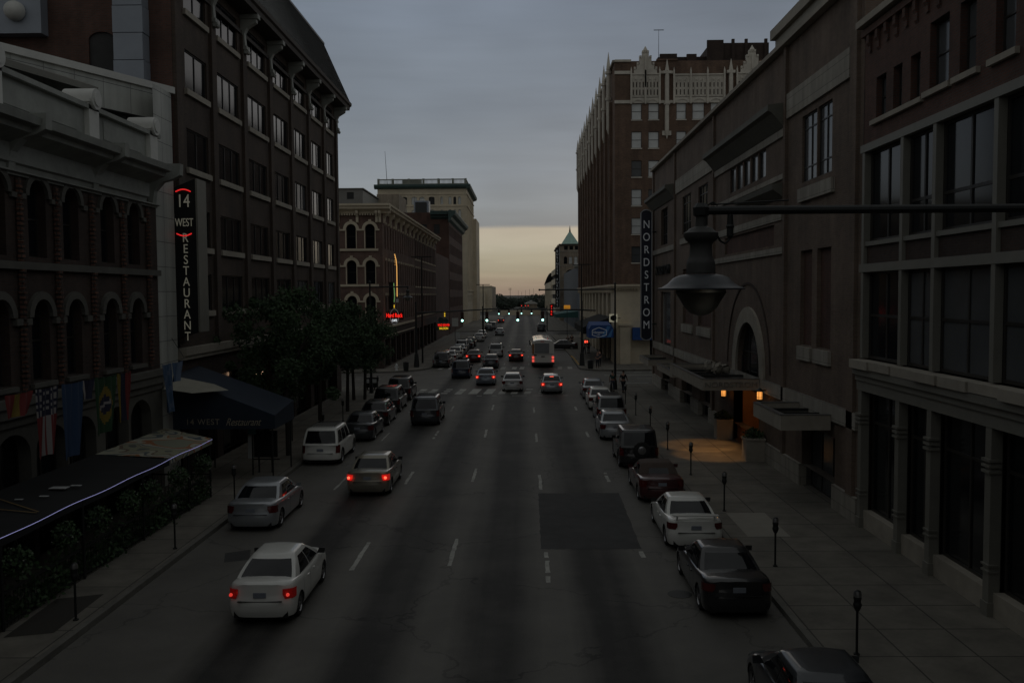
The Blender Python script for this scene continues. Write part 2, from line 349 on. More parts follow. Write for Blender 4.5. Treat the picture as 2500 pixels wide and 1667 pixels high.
    def archband(s,m,sp,ri,ro,y0,y1,n=14,k=1.0):
        """arched surround, proud of the wall"""
        for i in range(n):
            t0,t1=math.pi*i/n,math.pi*(i+1)/n
            P=lambda r,t:(m-r*math.cos(t),sp+r*math.sin(t)*k)
            a,b,c,d=P(ri,t0),P(ri,t1),P(ro,t1),P(ro,t0)
            s.poly([(a[0],y0,a[1]),(b[0],y0,b[1]),(c[0],y0,c[1]),(d[0],y0,d[1])])
            s.poly([(d[0],y0,d[1]),(c[0],y0,c[1]),(c[0],y1,c[1]),(d[0],y1,d[1])])
            s.poly([(a[0],y0,a[1]),(a[0],y1,a[1]),(b[0],y1,b[1]),(b[0],y0,b[1])])
        return s
    def mark(s):
        if s.marks is None: s.marks=[]
        s.marks.append((len(s.v),len(s.f))); return s
    def parts(s,name,mat,parent,**k):
        """build every marked piece as a part of its own"""
        mk_=s.marks+[(len(s.v),len(s.f))]; out=[]
        for (v0,f0),(v1,f1) in zip(mk_,mk_[1:]):
            q=MB(s.fr); q.v=s.v[v0:v1]; q.f=[[i-v0 for i in f] for f in s.f[f0:f1]]
            if q.f: out.append(q.build(name,mat,parent,**k))
        return out
    def mesh(s,name,off=Vector((0,0,0))):
        me=bpy.data.meshes.new(name); me.from_pydata([tuple(v-off) for v in s.v],[],s.f); me.update(); return me
    def build(s,name,mat,parent=None,smooth=False,local=False,fixn=True):
        off=Vector((0,0,0)) if (parent is None or local) else WL.get(parent.name,Vector((0,0,0)))
        me=s.mesh(name,off); me.materials.append(M[mat] if isinstance(mat,str) else mat)
        if fixn:
            b=bmesh.new(); b.from_mesh(me); bmesh.ops.recalc_face_normals(b,faces=b.faces); b.to_mesh(me); b.free()
        if smooth:
            me.polygons.foreach_set('use_smooth',[True]*len(me.polygons))
            try: me.set_sharp_from_angle(angle=R(smooth if smooth is not True else 40))
            except Exception: pass
        o=bpy.data.objects.new(name,me); COL.objects.link(o)
        if parent:
            o.parent=parent
            WL[o.name]=off if not local else Vector((0,0,0))
        else: WL[o.name]=Vector((0,0,0))
        return o
def tag(o,label=None,cat=None,group=None,kind=None):
    if label: o['label']=label
    if cat: o['category']=cat
    if group: o['group']=group
    if kind: o['kind']=kind
    return o
def thing(name,label,cat,loc=(0,0,0),rz=0,group=None):
    o=bpy.data.objects.new(name,None); COL.objects.link(o); o.location=loc; o.rotation_euler=(0,0,rz); o.empty_display_size=.2
    WL[o.name]=Vector(loc) if rz==0 else Vector((0,0,0))
    return tag(o,label,cat,group)
def copy_tree(o,parent=None):
    c=o.copy(); COL.objects.link(c); c.parent=parent
    for ch in o.children: copy_tree(ch,c)
    return c
def struct(name,mb,mat,**k): return tag(mb.build(name,mat,**k),kind='structure')
WCACHE={}
def window(parent,fr,a,b,c,d,nx=1,nz=1,depth=.22,fm='dark_frame',gm='glass',t=.05,name='window',bars=None):
    w,h=round(b-a,2),round(d-c,2); key=(w,h,nx,nz,fm,gm,t,bars)
    if key not in WCACHE:
        m=MB(); y0,y1=-.03,.03
        m.box(0,t,y0,y1,0,h); m.box(w-t,w,y0,y1,0,h); m.box(t,w-t,y0,y1,0,t); m.box(t,w-t,y0,y1,h-t,h)
        for k in range(1,nx): x=w*k/nx; m.box(x-t/2,x+t/2,y0+.004,y1,t,h-t)
        zs=bars if bars else [k/nz for k in range(1,nz)]
        for q in zs: m.box(t,w-t,y0+.008,y1,h*q-t/2,h*q+t/2)
        me=m.mesh(name); me.materials.append(M[fm])
        g=MB(); g.poly([(t*.5,.012,t*.5),(w-t*.5,.012,t*.5),(w-t*.5,.012,h-t*.5),(t*.5,.012,h-t*.5)])
        mg=g.mesh('pane'); mg.materials.append(M[gm]); WCACHE[key]=(me,mg)
    me,mg=WCACHE[key]
    o=bpy.data.objects.new(name,me); COL.objects.link(o); o.parent=parent
    o.location=fr.p(a,depth,c)-WL.get(parent.name,Vector((0,0,0))); o.rotation_euler=(0,0,fr.rz)
    p=bpy.data.objects.new('pane',mg); COL.objects.link(p); p.parent=o
    return o
def text(s,size,fr,x,z,y,mat,parent,name='lettering',sx=1,ext=.01,align='CENTER',shear=0,spacing=1,track=1):
    cu=bpy.data.curves.new('t','FONT'); cu.body=s; cu.size=size; cu.extrude=ext; cu.align_x=align; cu.align_y='CENTER'; cu.shear=shear; cu.space_line=spacing; cu.space_character=track
    o=bpy.data.objects.new('t',cu); COL.objects.link(o)
    dg=bpy.context.evaluated_depsgraph_get(); me=bpy.data.meshes.new_from_object(o.evaluated_get(dg))
    bpy.data.objects.remove(o)
    off=WL.get(parent.name,Vector((0,0,0))) if parent else Vector((0,0,0))
    mt=Matrix.Translation(fr.p(x,y,z)-off)@Matrix.Rotation(fr.rz,4,'Z')@Matrix.Rotation(R(90),4,'X')@Matrix.Diagonal((sx,1,1,1))
    me.transform(mt); me.materials.clear(); me.materials.append(M[mat])
    q=bpy.data.objects.new(name,me); COL.objects.link(q)
    if parent: q.parent=parent
    return q

# ================= setting =================
g=MB(); g.poly([(-3000,-200,-.05),(3000,-200,-.05),(3000,5000,-.05),(-3000,5000,-.05)]); struct('ground',g,mk('ground_soil',(.05,.05,.04),.95,noise=.3,nscale=.05))
g=MB(); g.poly([(-220,-30,0),(220,-30,0),(220,345,0),(-220,345,0)]); struct('road',g,'road')
def arc(cx,cy,r,a0,a1,n=8): return [(cx+r*math.cos(R(a0+(a1-a0)*k/n)),cy+r*math.sin(R(a0+(a1-a0)*k/n))) for k in range(n+1)]
LW=[(-220,-30),(-10.95,-30)]+arc(-14.95,75,4,0,90)+[(-220,79)]
RW=[(220,-30),(220,79)]+arc(10.9,75,4.2,90,180)+[(6.7,-30)]
LF=[(-220,93.2)]+arc(-16.5,99.2,6,-90,-2)+[(-10.1,110),(-8.5,150),(-7.9,174)]+[(-220,176)]
RF=[(220,94)]+[(220,176)]+[(6,176),(5.3,172),(6.1,112)]+arc(9.2,97.2,3.1,180,270)
LX=[(-220,195)]+[(-9,195),(-7.8,197),(-7,340),(-220,340)]
RX=[(220,195),(220,340),(5.6,340),(5.2,197),(6.5,195)]
for nm,pts in (('pavement_left',LW),('pavement_right',RW),('pavement_left_beyond',LF),('pavement_right_beyond',RF),('pavement_left_far',LX),('pavement_right_far',RX)):
    m=MB(); m.prism(pts,-.02,.15); struct('pavement',m,'walk')
def kerb(pts,mat='kerb',nm='kerb',w=.16,side=1):
    m=MB()
    for a,b in zip(pts,pts[1:]):
        a,b=Vector(a),Vector(b); d=(b-a).normalized(); n=Vector((-d.y,d.x))*side
        q=[a,b,b+n*w,a+n*w]
        i=[m.a(p.x,p.y,z) for z in (0.001,.158) for p in q]
        for f in ((4,5,6,7),(0,1,5,4),(1,2,6,5),(2,3,7,6),(3,0,4,7)): m.f.append([i[k] for k in f])
    return struct(nm,m,mat)
kerb(LW[1:-1],side=-1); kerb(RW[2:],side=-1)
kerb(LF[1:-1],side=-1); kerb(RF[4:],side=-1)
kerb([(6.02,116),(6.09,112),(6.1,108),(6.085,101)],'yellow_kerb','kerb_paint',w=.2,side=1)
# lane markings: each painted dash is its own strip of worn paint
def dash(x,y0,y1,w=.12,skew=0,wear=0,z=.004):
    m=MB(); n=max(2,int((y1-y0)/.3)); L_=[];Rr=[]
    for k in range(n+1):
        y=y0+(y1-y0)*k/n; j=random.uniform(-.02,.02); L_.append((x-w/2+j+skew*k/n,y,z)); Rr.append((x+w/2+random.uniform(-.02,.02)+skew*k/n,y,z))
    for k in range(n):
        if random.random()<wear: continue
        m.poly([L_[k],Rr[k],Rr[k+1],L_[k+1]])
    if m.f: struct('lane_marking',m,'paint_white')
for x,ph,wr in ((-2.3,26.6,0),(.66,25.0,.1),(-5.2,26.2,.12)):
    for k in range(5):
        y=ph+12.1*k
        if y<70: dash(x,y,y+3.0,.13,wear=wr)
for y in (26.4,38.6,50.8,62.5): dash(3.66,y,y+2.0,.14,wear=.2)
for y in (37.2,49.5,61.8): dash(-8.06,y,y+3.2,.09,wear=.15)
for x in (-2.3,.66,-5.2,3.5):
    for k in range(6): dash(x*.97-.1,103+k*12.1,105.6+k*12.1,.13,wear=.25)
for x in [-8.9,-7.9,-6.7,-5.5,-4.3,-3.05,-1.9,-.9,.2,1.4,2.9]:
    dash(x,73.1,77.0,.55 if abs(x+4.3)>.1 and abs(x+3.05)>.2 else .75,skew=.25,wear=.32 if x<-5 or x>-.5 else .03)
for x in [-9.3,-8.2,-6.2,-2.4,-1.15,-.3,3.9,5.0]: dash(x,97.2,100.2,.5,skew=.1,wear=.12)
def xline(y,x0,x1,w=.22,wear=.15):
    m=MB(); n=int((x1-x0)/.4)
    for k in range(n):
        if random.random()<wear: continue
        a=x0+(x1-x0)*k/n; b=x0+(x1-x0)*(k+1)/n; m.poly([(a,y,.004),(b,y,.004),(b,y+w,.004),(a,y+w,.004)])
    struct('lane_marking',m,'paint_white')
for y,a,b,wr in ((81.3,8.9,60,.08),(85.6,8.4,60,.2),(89.0,8.0,60,.08),(89.6,8.0,60,.1),(92.6,8.6,40,.3),(81.3,-60,-16,.3),(86.5,-60,-14,.3),(176.0,-7.8,5,.3),(178.2,-7.0,2.7,.35),(193.4,-7.6,4.5,.35),(71.7,-5.1,3.5,.5),(88.6,-60,-14,.3)): xline(y,a,b,wear=wr)
for a,b in (((2.7,178.0),(3.4,160.0)),):
    m=MB(); m.poly([(a[0],a[1],.004),(a[0]+.15,a[1],.004),(b[0]+.15,b[1],.004),(b[0],b[1],.004)]); struct('lane_marking',m,'paint_white')
m=MB(); jg=[]
for (ax,ay),(bx,by) in (((.5,28.35),(3.72,28.33)),((3.72,28.33),(3.86,36.4)),((3.86,36.4),(.54,36.43)),((.54,36.43),(.5,28.35))):
    for q in range(26): jg.append((ax+(bx-ax)*q/26+random.uniform(-.022,.022),ay+(by-ay)*q/26+random.uniform(-.03,.03),.003))
m.poly(jg); struct('asphalt_patch',m,'patch')
m=MB(); m.poly([(-9.3,27.0,.003),(-8.6,27.3,.003),(-8.9,28.4,.003),(-9.6,28.0,.003)]); struct('asphalt_patch',m,'patch')
m=MB(); m.poly([(7.35,29.2,.154),(8.75,29.2,.154),(8.75,32.4,.154),(7.35,32.4,.154)]); struct('pavement_slab',m,mk('fresh_concrete',(.25,.235,.20),.85,noise=.12))
m=MB(); m.poly([(-12.4,20.6,.154),(-11.35,20.9,.154),(-11.45,23.7,.154),(-12.55,23.3,.154)]); struct('tree_pit',m,mk('pit_soil',(.03,.027,.022),.95))
m=MB(); m.lathe([(.33,.004),(.33,.008)],20,(4.2,24.0)); struct('manhole_cover',m,'iron')

# ================= buildings on the left =================
# --- old arcaded brick building with the white cornice ---
X0=-15.3
Y0,Y1=19.0,37.2
B=thing('italianate_building','old brick building with arched windows under a heavy aged white cornice, above the terrace canopy','building',(X0,Y0,0))
F=LEFT(X0,Y0)
y=lambda v: v-Y0
c3=[21.5,23.6,25.8,28.05,30.15,32.8,35.0]
ops=[(y(c)-.52,y(c)+.52,9.45,11.85,True) for c in c3]+[(y(c)-.52,y(c)+.52,5.55,8.1,True) for c in c3]
m=MB(F); m.wall(0,Y1-Y0,5.2,12.4,ops,depth=.35); m.build('wall','dark_brick',B)
gops=[(y(c)-.95,y(c)+.95,.15,4.1,.75) for c in (21.6,23.9,26.2,28.4,30.4,33.0,35.1)]
m=MB(F); m.wall(0,Y1-Y0,0.1,4.35,gops,depth=.4,y=-.05)
for z0,z1,d in ((4.35,4.62,.12),(4.62,4.95,.22),(4.95,5.2,.3)): m.box(0,Y1-Y0,-d,.1,z0,z1)
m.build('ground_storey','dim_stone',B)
m=MB(F); m.box(0,Y1-Y0-.01,.6,11,0,12.35); m.build('core','roof_tar',B)
for c in c3:
    window(B,F,y(c)-.52,y(c)+.52,9.45,11.85,1,2,.3); window(B,F,y(c)-.52,y(c)+.52,5.55,8.1,1,2,.3)
for c in (21.6,23.9,26.2,28.4,30.4,33.0,35.1): window(B,F,y(c)-.95,y(c)+.95,.15,4.1,2,1,.38,gm='glass_black')
m=MB(F)
for c in c3:
    m.mark(); m.archband(y(c),7.58,.56,.80,-.12,0); m.mark(); m.archband(y(c),11.33,.56,.76,-.1,0)
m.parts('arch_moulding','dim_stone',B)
m=MB(F)
m.mark(); m.box(0,Y1-Y0,-.16,0,9.05,9.28)
for c in c3:
    m.mark(); m.box(y(c)-.7,y(c)+.7,-.14,0,5.38,5.52)
    for s in (-1,1): m.mark(); m.box(y(c)+s*.88-.18,y(c)+s*.88+.18,-.14,0,7.35,7.55); m.mark(); m.box(y(c)+s*.88-.14,y(c)+s*.88+.14,-.1,0,11.2,11.36)
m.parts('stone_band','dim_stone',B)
for c in [20.6,22.5,24.7,26.95,29.1,31.5,33.9,36.2]:
    m=MB(F)
    for z in [5.6+.16*k for k in range(22)]: m.cyl((y(c),-.06,z),(y(c),-.06,z+.09),.13+.02*(int(z*10)%2),n=8)
    m.cyl((y(c),-.04,5.3),(y(c),-.04,9.0),.10,n=8)
    for z in [9.4+.16*k for k in range(14)]: m.cyl((y(c),-.06,z),(y(c),-.06,z+.09),.13,n=8)
    m.cyl((y(c),-.04,9.3),(y(c),-.04,11.8),.10,n=8)
    m.build('colonnette','corbel_brick',B)
# cornice
m=MB(F)
prof=[(0,12.0),(-.12,12.0),(-.15,12.15),(-.25,12.2),(-.25,12.75),(-.9,13.0),(-.95,13.15),(-1.2,13.2),(-1.25,13.42),(-.3,13.5),(0,13.5)]
m.ext(prof,0,Y1-Y0-1.2)
m.ext([(0,11.86),(-.08,11.86),(-.08,11.93),(-.2,11.95),(-.2,12.0),(0,12.0)],0,Y1-Y0)
m.build('cornice','old_white',B)
m=MB(F); m.box(0,Y1-Y0-.5,-.32,-.12,13.5,14.62); m.box(0,Y1-Y0-.5,-.5,0,14.62,14.78); m.box(0,Y1-Y0-.5,-.42,-.1,13.52,13.66)
for a,b in ((13.0,16.2),(6.2,11.1),(0.6,5.2)): m.box(a,b,-.345,-.32,13.8,14.45)
m.build('parapet','old_white',B)
for c in (31.0,36.0,25.2):
    m=MB(F); m.box(y(c)-.35,y(c)+.35,-.5,-.05,13.5,14.85); m.box(y(c)-.4,y(c)+.4,-.55,0,14.85,14.95)
    m.lathe([(.36,-.62),(.36,.45)],18,(y(c),15.0),'y'); m.lathe([(.24,-.66),(.24,-.62)],14,(y(c),15.0),'y')
    q=m.build('parapet_post','white_trim',B,smooth=30)
for c in (31.6,36.6,26.4):
    m=MB(F)
    m.ext([(0,11.9),(-.2,12.0),(-.28,12.5),(-.6,12.85),(-1.0,12.95),(-1.34,13.12),(-1.36,13.58),(0,13.6)],y(c)-.17,y(c)+.17)
    m.build('scroll_bracket','old_white',B)

# --- white panelled building ---
WB=thing('panelled_building','pale panelled building with slanted upper face and window strip behind the white cornice','building',(-15.3,38.9,0))
A=(-15.3,39.15); Bp=(-20.3,28.8)
dx,dy=A[0]-Bp[0],A[1]-Bp[1]; Ls=math.hypot(dx,dy); rz=math.atan2(dy,dx)
FS=Fr(Bp[0],Bp[1],rz)
m=MB(FS); wo=[(Ls-5.6,Ls-1.15,14.15,15.75)]
m.wall(0,Ls,12.0,17.0,wo,depth=.4); m.build('slanted_wall','panel',WB)
m=MB(FS); m.box(-.1,Ls+.12,-.12,.3,17.0,17.28); m.build('coping','white_trim',WB)
window(WB,FS,Ls-5.6,Ls-1.15,14.15,15.75,5,1,.35,gm='shade')
m=MB(LEFT(X0,37.2)); m.wall(0,1.95,0.1,17.0); m.build('fin_wall','panel',WB)
m=MB(); m.prism([(-15.75,39.1),(-20.9,28.6),(-32,28.6),(-32,39.1)],12.0,16.95); m.build('roof_block','roof_tar',WB)
m=MB(FS); m.poly([(1.0,-1.9,16.1),(Ls-4.9,-1.5,15.9),(Ls-4.3,0,16.35),(1.0,0,16.6)]); m.poly([(1.0,-1.9,16.1),(Ls-4.9,-1.5,15.9),(Ls-4.9,-1.5,16.12),(1.0,-1.9,16.35)]); m.poly([(1.0,-1.9,16.35),(Ls-4.9,-1.5,16.12),(Ls-4.3,0,16.6),(1.0,0,16.85)])
m.poly([(Ls-4.9,-1.5,15.9),(Ls-4.9,-1.5,16.12),(Ls-4.3,0,16.6),(Ls-4.3,0,16.35)]); m.build('canopy_roof','frame_grey',WB)
m=MB(FS); m.box(2.0,6.6,-.06,-.01,13.3,16.0); m.build('black_glazing','glass_black',WB)

# --- tall brown brick building with mansard ---
TY0,TY1=39.4,74.2
T=thing('mansard_building','tall dark brown brick building with rows of three-pane windows and a ribbed mansard roof','building',(X0,TY0,0))
F=LEFT(X0,TY0); t=lambda v:v-TY0
bays=[(40.85,43.65),(45.1,48.45),(50.1,53.6),(55.1,58.55),(59.8,63.2),(64.75,68.0),(69.45,72.15)]
rows=[(7.5,9.25),(10.5,12.25),(14.05,15.85),(17.6,19.4),(21.15,22.95)]
ops=[(t(a),t(b),z0,z1) for a,b in bays for z0,z1 in rows]
m=MB(F); m.wall(0,TY1-TY0,5.9,23.5,ops,depth=.4); m.build('wall','brown_brick',T)
for ri,(z0,z1) in enumerate(rows):
    for bi,(a,b) in enumerate(bays):
        gm='glass'
        if ri<=2 and bi in(4,5,6) and (ri+bi)%2==0: gm='shade'
        window(T,F,t(a)+.02,t(b)-.02,z0+.01,z1-.01,2 if bi==0 else 3,1,.10,gm=gm)
m=MB(F)
for z0,z1 in rows:
    for a,b in bays: m.mark(); m.box(t(a)-.12,t(b)+.12,-.14,.06,z0-.26,z0)
m.parts('window_sill','stone',T)
piers=[39.75,44.35,49.25,54.35,59.2,64.0,68.75,73.3]
for p in piers:
    m=MB(F); m.box(t(p)-.32,t(p)+.32,-.16,.05,6.2,22.3); m.build('pier','brown_brick',T)
    m=MB(F); m.ext([(0,21.3),(-.2,21.35),(-.25,21.7),(-.2,22.4),(-.35,22.7),(-.85,23.0),(-.9,23.42),(0,23.42)],t(p)-.17,t(p)+.17)
    m.box(t(p)-.24,t(p)+.24,-.34,0,21.55,21.75); m.box(t(p)-.24,t(p)+.24,-.98,0,23.2,23.44); m.cyl((t(p)-.2,-.3,21.45),(t(p)+.2,-.3,21.45),.13,n=8)
    m.build('bracket','old_white',T)
m=MB(F); m.ext([(0,23.4),(-.95,23.45),(-1.0,23.7),(-1.12,23.78),(-1.15,24.0),(0,24.0)],-.3,TY1-TY0+.5); m.box(-.1,TY1-TY0+.1,-.1,0,22.35,22.55); m.build('cornice',mk('brown_cornice',(.05,.04,.033),.7,noise=.2),T)
m=MB(F); yy=TY1-TY0
rf=MB(F); rf.poly([(-.2,-1.05,24.0),(yy+.4,-1.05,24.0),(yy-.2,1.0,28.7),(-.2,1.0,28.7)]); rf.poly([(yy+.4,-1.05,24.0),(yy+.4,9,24.0),(yy-.2,9,28.7),(yy-.2,1.0,28.7)]); rf.poly([(-.2,1.0,28.7),(yy-.2,1.0,28.7),(yy-.2,12,28.8),(-.2,12,28.8)])
rf=rf.build('mansard_roof','metal_roof',T)
m=MB(F)
n=int((yy+.4)/.42)
for k in range(n+1):
    a=-.1+k*.42
    p0=Vector((a,-1.08,24.03)); p1=Vector((a-.0*(k),.97,28.73)); p1.x=min(a,yy-.22)
    m.cyl(p0,p1,.03,n=4,cap=False)
m.box(-.3,yy-.1,.9,1.1,28.66,28.82)
q=m.build('roof_seams','iron',rf)
m=MB(F); m.box(.1,yy-.05,.7,11,0,23.6); m.build('core','roof_tar',T)
# lower storeys
lo=[(t(a)-.3,t(b)+.3,.15,4.3) for a,b in bays]
m=MB(F); m.wall(0,TY1-TY0,.1,5.55,lo,depth=.5); m.build('ground_storey','dark_brick',T)
for a,b in bays: window(T,F,t(a)-.3,t(b)+.3,.15,4.3,3,1,.45,gm='glass_black',bars=(.75,))
m=MB(F); m.box(0,TY1-TY0,-.3,.1,5.55,5.9); m.box(0,TY1-TY0,-.2,.1,5.35,5.55); m.build('belt_course','stone',T)
# side wall facing the camera
FW=Fr(-28,TY0,0)
m=MB(FW); m.wall(0,12.7,12,24.0,[(9.05,10.2,17.75,19.75,.35)],depth=.3); m.build('side_wall','red_brick',T)
window(T,FW,9.05,10.2,17.75,19.75,1,2,.25,gm='shade')
m=MB(FW); m.box(8.9,10.35,-.1,0,17.6,17.75); m.build('window_sill','stone',T)
# corner building end walls
m=MB(Fr(-15.3,TY1,0)); m.wall(-12,0,0.1,24.0); m.build('end_wall','brown_brick',T)
D=thing('vent_duct','tall galvanised duct running up the red brick side wall','duct',(-16.9,TY0-.5,17.2))
m=MB(Fr(-17.55,TY0-.75,0))
for k in range(8): m.box(.02 if k%2 else 0,1.28 if k%2 else 1.3,.0,.7,17.2+k*1.15,17.2+(k+1)*1.15-.03)
m.build('duct_casing','duct',D)
V=thing('vent_box','grey louvre box with a round white exhaust dome on the brick side wall','vent',(-22,TY0-.4,19.6))
m=MB(Fr(-24.6,TY0-.6,0)); m.box(0,3.9,0,.58,19.55,21.25); m.box(-.05,3.95,-.04,0,21.2,21.3); m.build('box','duct',V)
m=MB(Fr(-21.75,TY0-.62,0)); m.lathe([(.001,-.5),(.2,-.47),(.35,-.36),(.42,-.2),(.42,-.02)],20,(0,20.45),'y'); m.build('dome','white_trim',V,smooth=50)

# --- far corner building with arched windows ---
HY=97.0
H=thing('corner_building','dark brick corner building with three rows of cream-hooded arched windows across the junction','building',(-21.6,HY,0))
FF=Fr(-28,HY,0); h=lambda v:v+28
cx=[-24.75,-22.7,-20.75,-18.68,-16.63]
wr=[(13.25,15.85),(9.4,11.95),(5.2,8.1)]
ops=[(h(c)-.52,h(c)+.52,z0,z1,True) for c in cx for z0,z1 in wr]
m=MB(FF); m.wall(0,12.7,4.6,17.0,ops,depth=.3); m.build('front_wall','plum_brick',H)
m=MB(FF); m.wall(0,12.7,.1,4.6,[(1,5,.2,3.4),(6,11.6,.2,3.4)],depth=.4); m.build('ground_storey','dark_brick',H)
window(H,FF,1,5,.2,3.4,3,1,.35,gm='glass_black'); window(H,FF,6,11.6,.2,3.4,4,1,.35,gm='glass_black')
for c in cx:
    for z0,z1 in wr: window(H,FF,h(c)-.52,h(c)+.52,z0,z1,1,2,.26)
m=MB(FF)
for z0,z1 in wr:
    sp=z1-.52
    for c in cx: m.mark(); m.archband(h(c),sp,.54,.86,-.12,0); m.mark(); m.box(h(c)-.14,h(c)+.14,-.17,0,z1+.25,z1+.5)
    for c in cx:
        m.mark(); m.box(h(c)-1.03,h(c)-.54,-.12,0,sp-.18,sp); m.mark(); m.box(h(c)+.54,h(c)+1.02,-.12,0,sp-.18,sp)
        m.mark(); m.box(h(c)-.64,h(c)-.52,-.06,0,z0,sp-.18); m.mark(); m.box(h(c)+.52,h(c)+.60,-.06,0,z0,sp-.18)
    m.mark(); m.box(1.6,12.25,-.14,0,z0-.28,z0-.04)
m.parts('window_hood','cream',H)
FL=LEFT(-15.3,HY)
sidec=[1.9+2.05*k for k in range(13)]
ops=[(c-.4,c+.4,z0,z1,True) for c in sidec for z0,z1 in wr]
m=MB(FL); m.wall(0,28,4.6,17.0,ops,depth=.25); m.build('side_wall','plum_brick',H)
for c in sidec:
    for z0,z1 in wr: window(H,FL,c-.4,c+.4,z0,z1,1,2,.2)
m=MB(FL)
for c in sidec:
    for z0,z1 in wr: m.mark(); m.box(c-.16,c+.16,-.16,0,z1+.05,z1+.3)
m.mark(); m.box(0,28,-.12,0,4.5,4.75); m.mark(); m.box(0,28,-.1,0,3.6,3.7)
m.parts('keystone','cream',H)
m=MB(FL); m.wall(0,28,.1,4.5,[(1+4.4*k,4.6+4.4*k,.2,3.3) for k in range(6)],depth=.4); m.build('shopfront_wall','dark_brick',H)
for k in range(6): window(H,FL,1+4.4*k,4.6+4.4*k,.2,3.3,3,1,.35,gm='glass_black')
m=MB(FF); m.ext([(0,17.0),(-.15,17.0),(-.2,17.25),(-.75,17.45),(-.8,17.7),(-.95,17.78),(-.95,18.0),(0,18.05)],0,13.65)
m2=MB(FL); m2.ext([(0,17.0),(-.15,17.0),(-.2,17.25),(-.75,17.45),(-.8,17.7),(-.95,17.78),(-.95,18.0),(0,18.05)],0,59)
m.build('cornice','cream',H); m2.build('cornice','cream',H)
m=MB(FF)
for k in range(44): m.box(.2+k*.28,.34+k*.28,-.3,0,16.8,17.0)
m.build('dentils','cream',H)
for c in (-20.0,-17.95,-15.85,-15.5):
    m=MB(FF); m.ext([(0,16.0),(-.2,16.05),(-.25,16.6),(-.6,17.0),(-.62,17.3),(0,17.3)],h(c)-.16,h(c)+.1); m.build('cornice_bracket','cream',H)
for k in range(13):
    m=MB(FL); m.ext([(0,16.0),(-.2,16.05),(-.25,16.6),(-.6,17.0),(-.62,17.3),(0,17.3)],.6+k*4.4,.95+k*4.4); m.build('cornice_bracket','cream',H)
m=MB(); m.box(-28,-15.8,HY+.5,HY+59,0,17.9); m.build('core','roof_tar',H)
m=MB(); m.lathe([(1.3,17.9),(1.3,18.5),(1.1,18.8),(.5,18.95),(.01,19.0)],20,(-19.2,HY+9)); 
tag(m.build('roof_vent','white_trim',smooth=40),'low white round ventilator on the roof of the arched corner building','vent')
AC=thing('cooling_unit','boxy grey cooling unit with a black louvred front on the red brick roof','air conditioner',(-21.5,186,25.2))
m=MB(); m.box(-22.7,-19.6,186,189,25.0,27.6); m.build('casing','duct',AC)
m=MB(); 
m.box(-22.4,-20.0,185.9,185.99,25.1,27.3); m.build('louvre','glass_black',AC)
m=MB(); m.lathe([(.6,27.6),(.6,27.9),(.01,28.0)],12,(-21.1,187.5)); m.build('fan_cowl','white_trim',AC)

# --- row of storefront buildings behind it ---
BR=thing('brick_row_building','red brick row building continuing under the same cornice beyond the corner building','building',(-15.3,125,0))
FR=LEFT(-15.3,125)
ops=[(1+2.3*k,2.0+2.3*k,z0,z1,.3) for k in range(13) for z0,z1 in wr]
m=MB(FR); m.wall(0,31.5,4.4,17.0,ops,depth=.25); m.build('wall','red_brick',BR)
for a,b,z0,z1,_ in ops: window(BR,FR,a,b,z0,z1,1,2,.2)
m=MB(FR)
for a,b,z0,z1,_ in ops: m.mark(); m.box(a-.1,b+.1,-.1,0,z0-.2,z0); m.mark(); m.box((a+b)/2-.15,(a+b)/2+.15,-.14,0,z1+.02,z1+.25)
m.parts('window_trim','cream',BR)
m=MB(FR); m.wall(0,31.5,.1,4.4,[(1+5*k,5+5*k,.2,3.4) for k in range(6)],depth=.4); m.build('ground_storey','dark_brick',BR)
for k in range(6): window(BR,FR,1+5*k,5+5*k,.2,3.4,3,1,.35,gm='glass_black')
# --- taller red brick block ---
RB=thing('red_brick_block','tall red brick block with a dark overhanging cornice in front of the cream tower','building',(-15.3,184,0))
FA=Fr(-30,184,0); FB=LEFT(-15.3,184)
m=MB(FA); m.wall(0,14.7,0,25.0,[(9,10.2,20.6,22.6),(11.6,12.8,20.6,22.6)],depth=.3); m.build('front_wall','red_brick',RB)
for a in (9,11.6): window(RB,FA,a,a+1.2,20.6,22.6,1,2,.2)
ops=[(1.5+3.0*k,3.0+3.0*k,z0,z0+2.1) for k in range(13) for z0 in (5.5,9.2,12.9,16.6,20.3)]
m=MB(FB); m.wall(0,40,0,24.6,ops,depth=.25); m.build('side_wall','red_brick',RB)
for a,b,z0,z1 in ops: window(RB,FB,a,b,z0,z1,1,2,.2)
m=MB(FB); m.ext([(0,23.0),(-.5,23.4),(-.7,24.0),(-1.3,24.4),(-1.5,24.9),(-1.45,25.2),(0,25.3)],-1.5,41)
m2=MB(FA); m2.ext([(0,23.6),(-.5,23.9),(-.7,24.3),(-1.3,24.5),(-1.45,25.2),(0,25.3)],11,14.6); m.build('cornice','dark_green',RB); m2.build('cornice','dark_green',RB)
m=MB(); m.box(-30,-15.9,184.5,223.5,0,24.8); m.build('core','roof_tar',RB)
m=MB(); m.box(-40,-15.4,156.6,183.8,0,15.5); tag(m.build('low_storefront_block','red_brick'),'low plain red brick block between the row buildings and the red brick block','building')
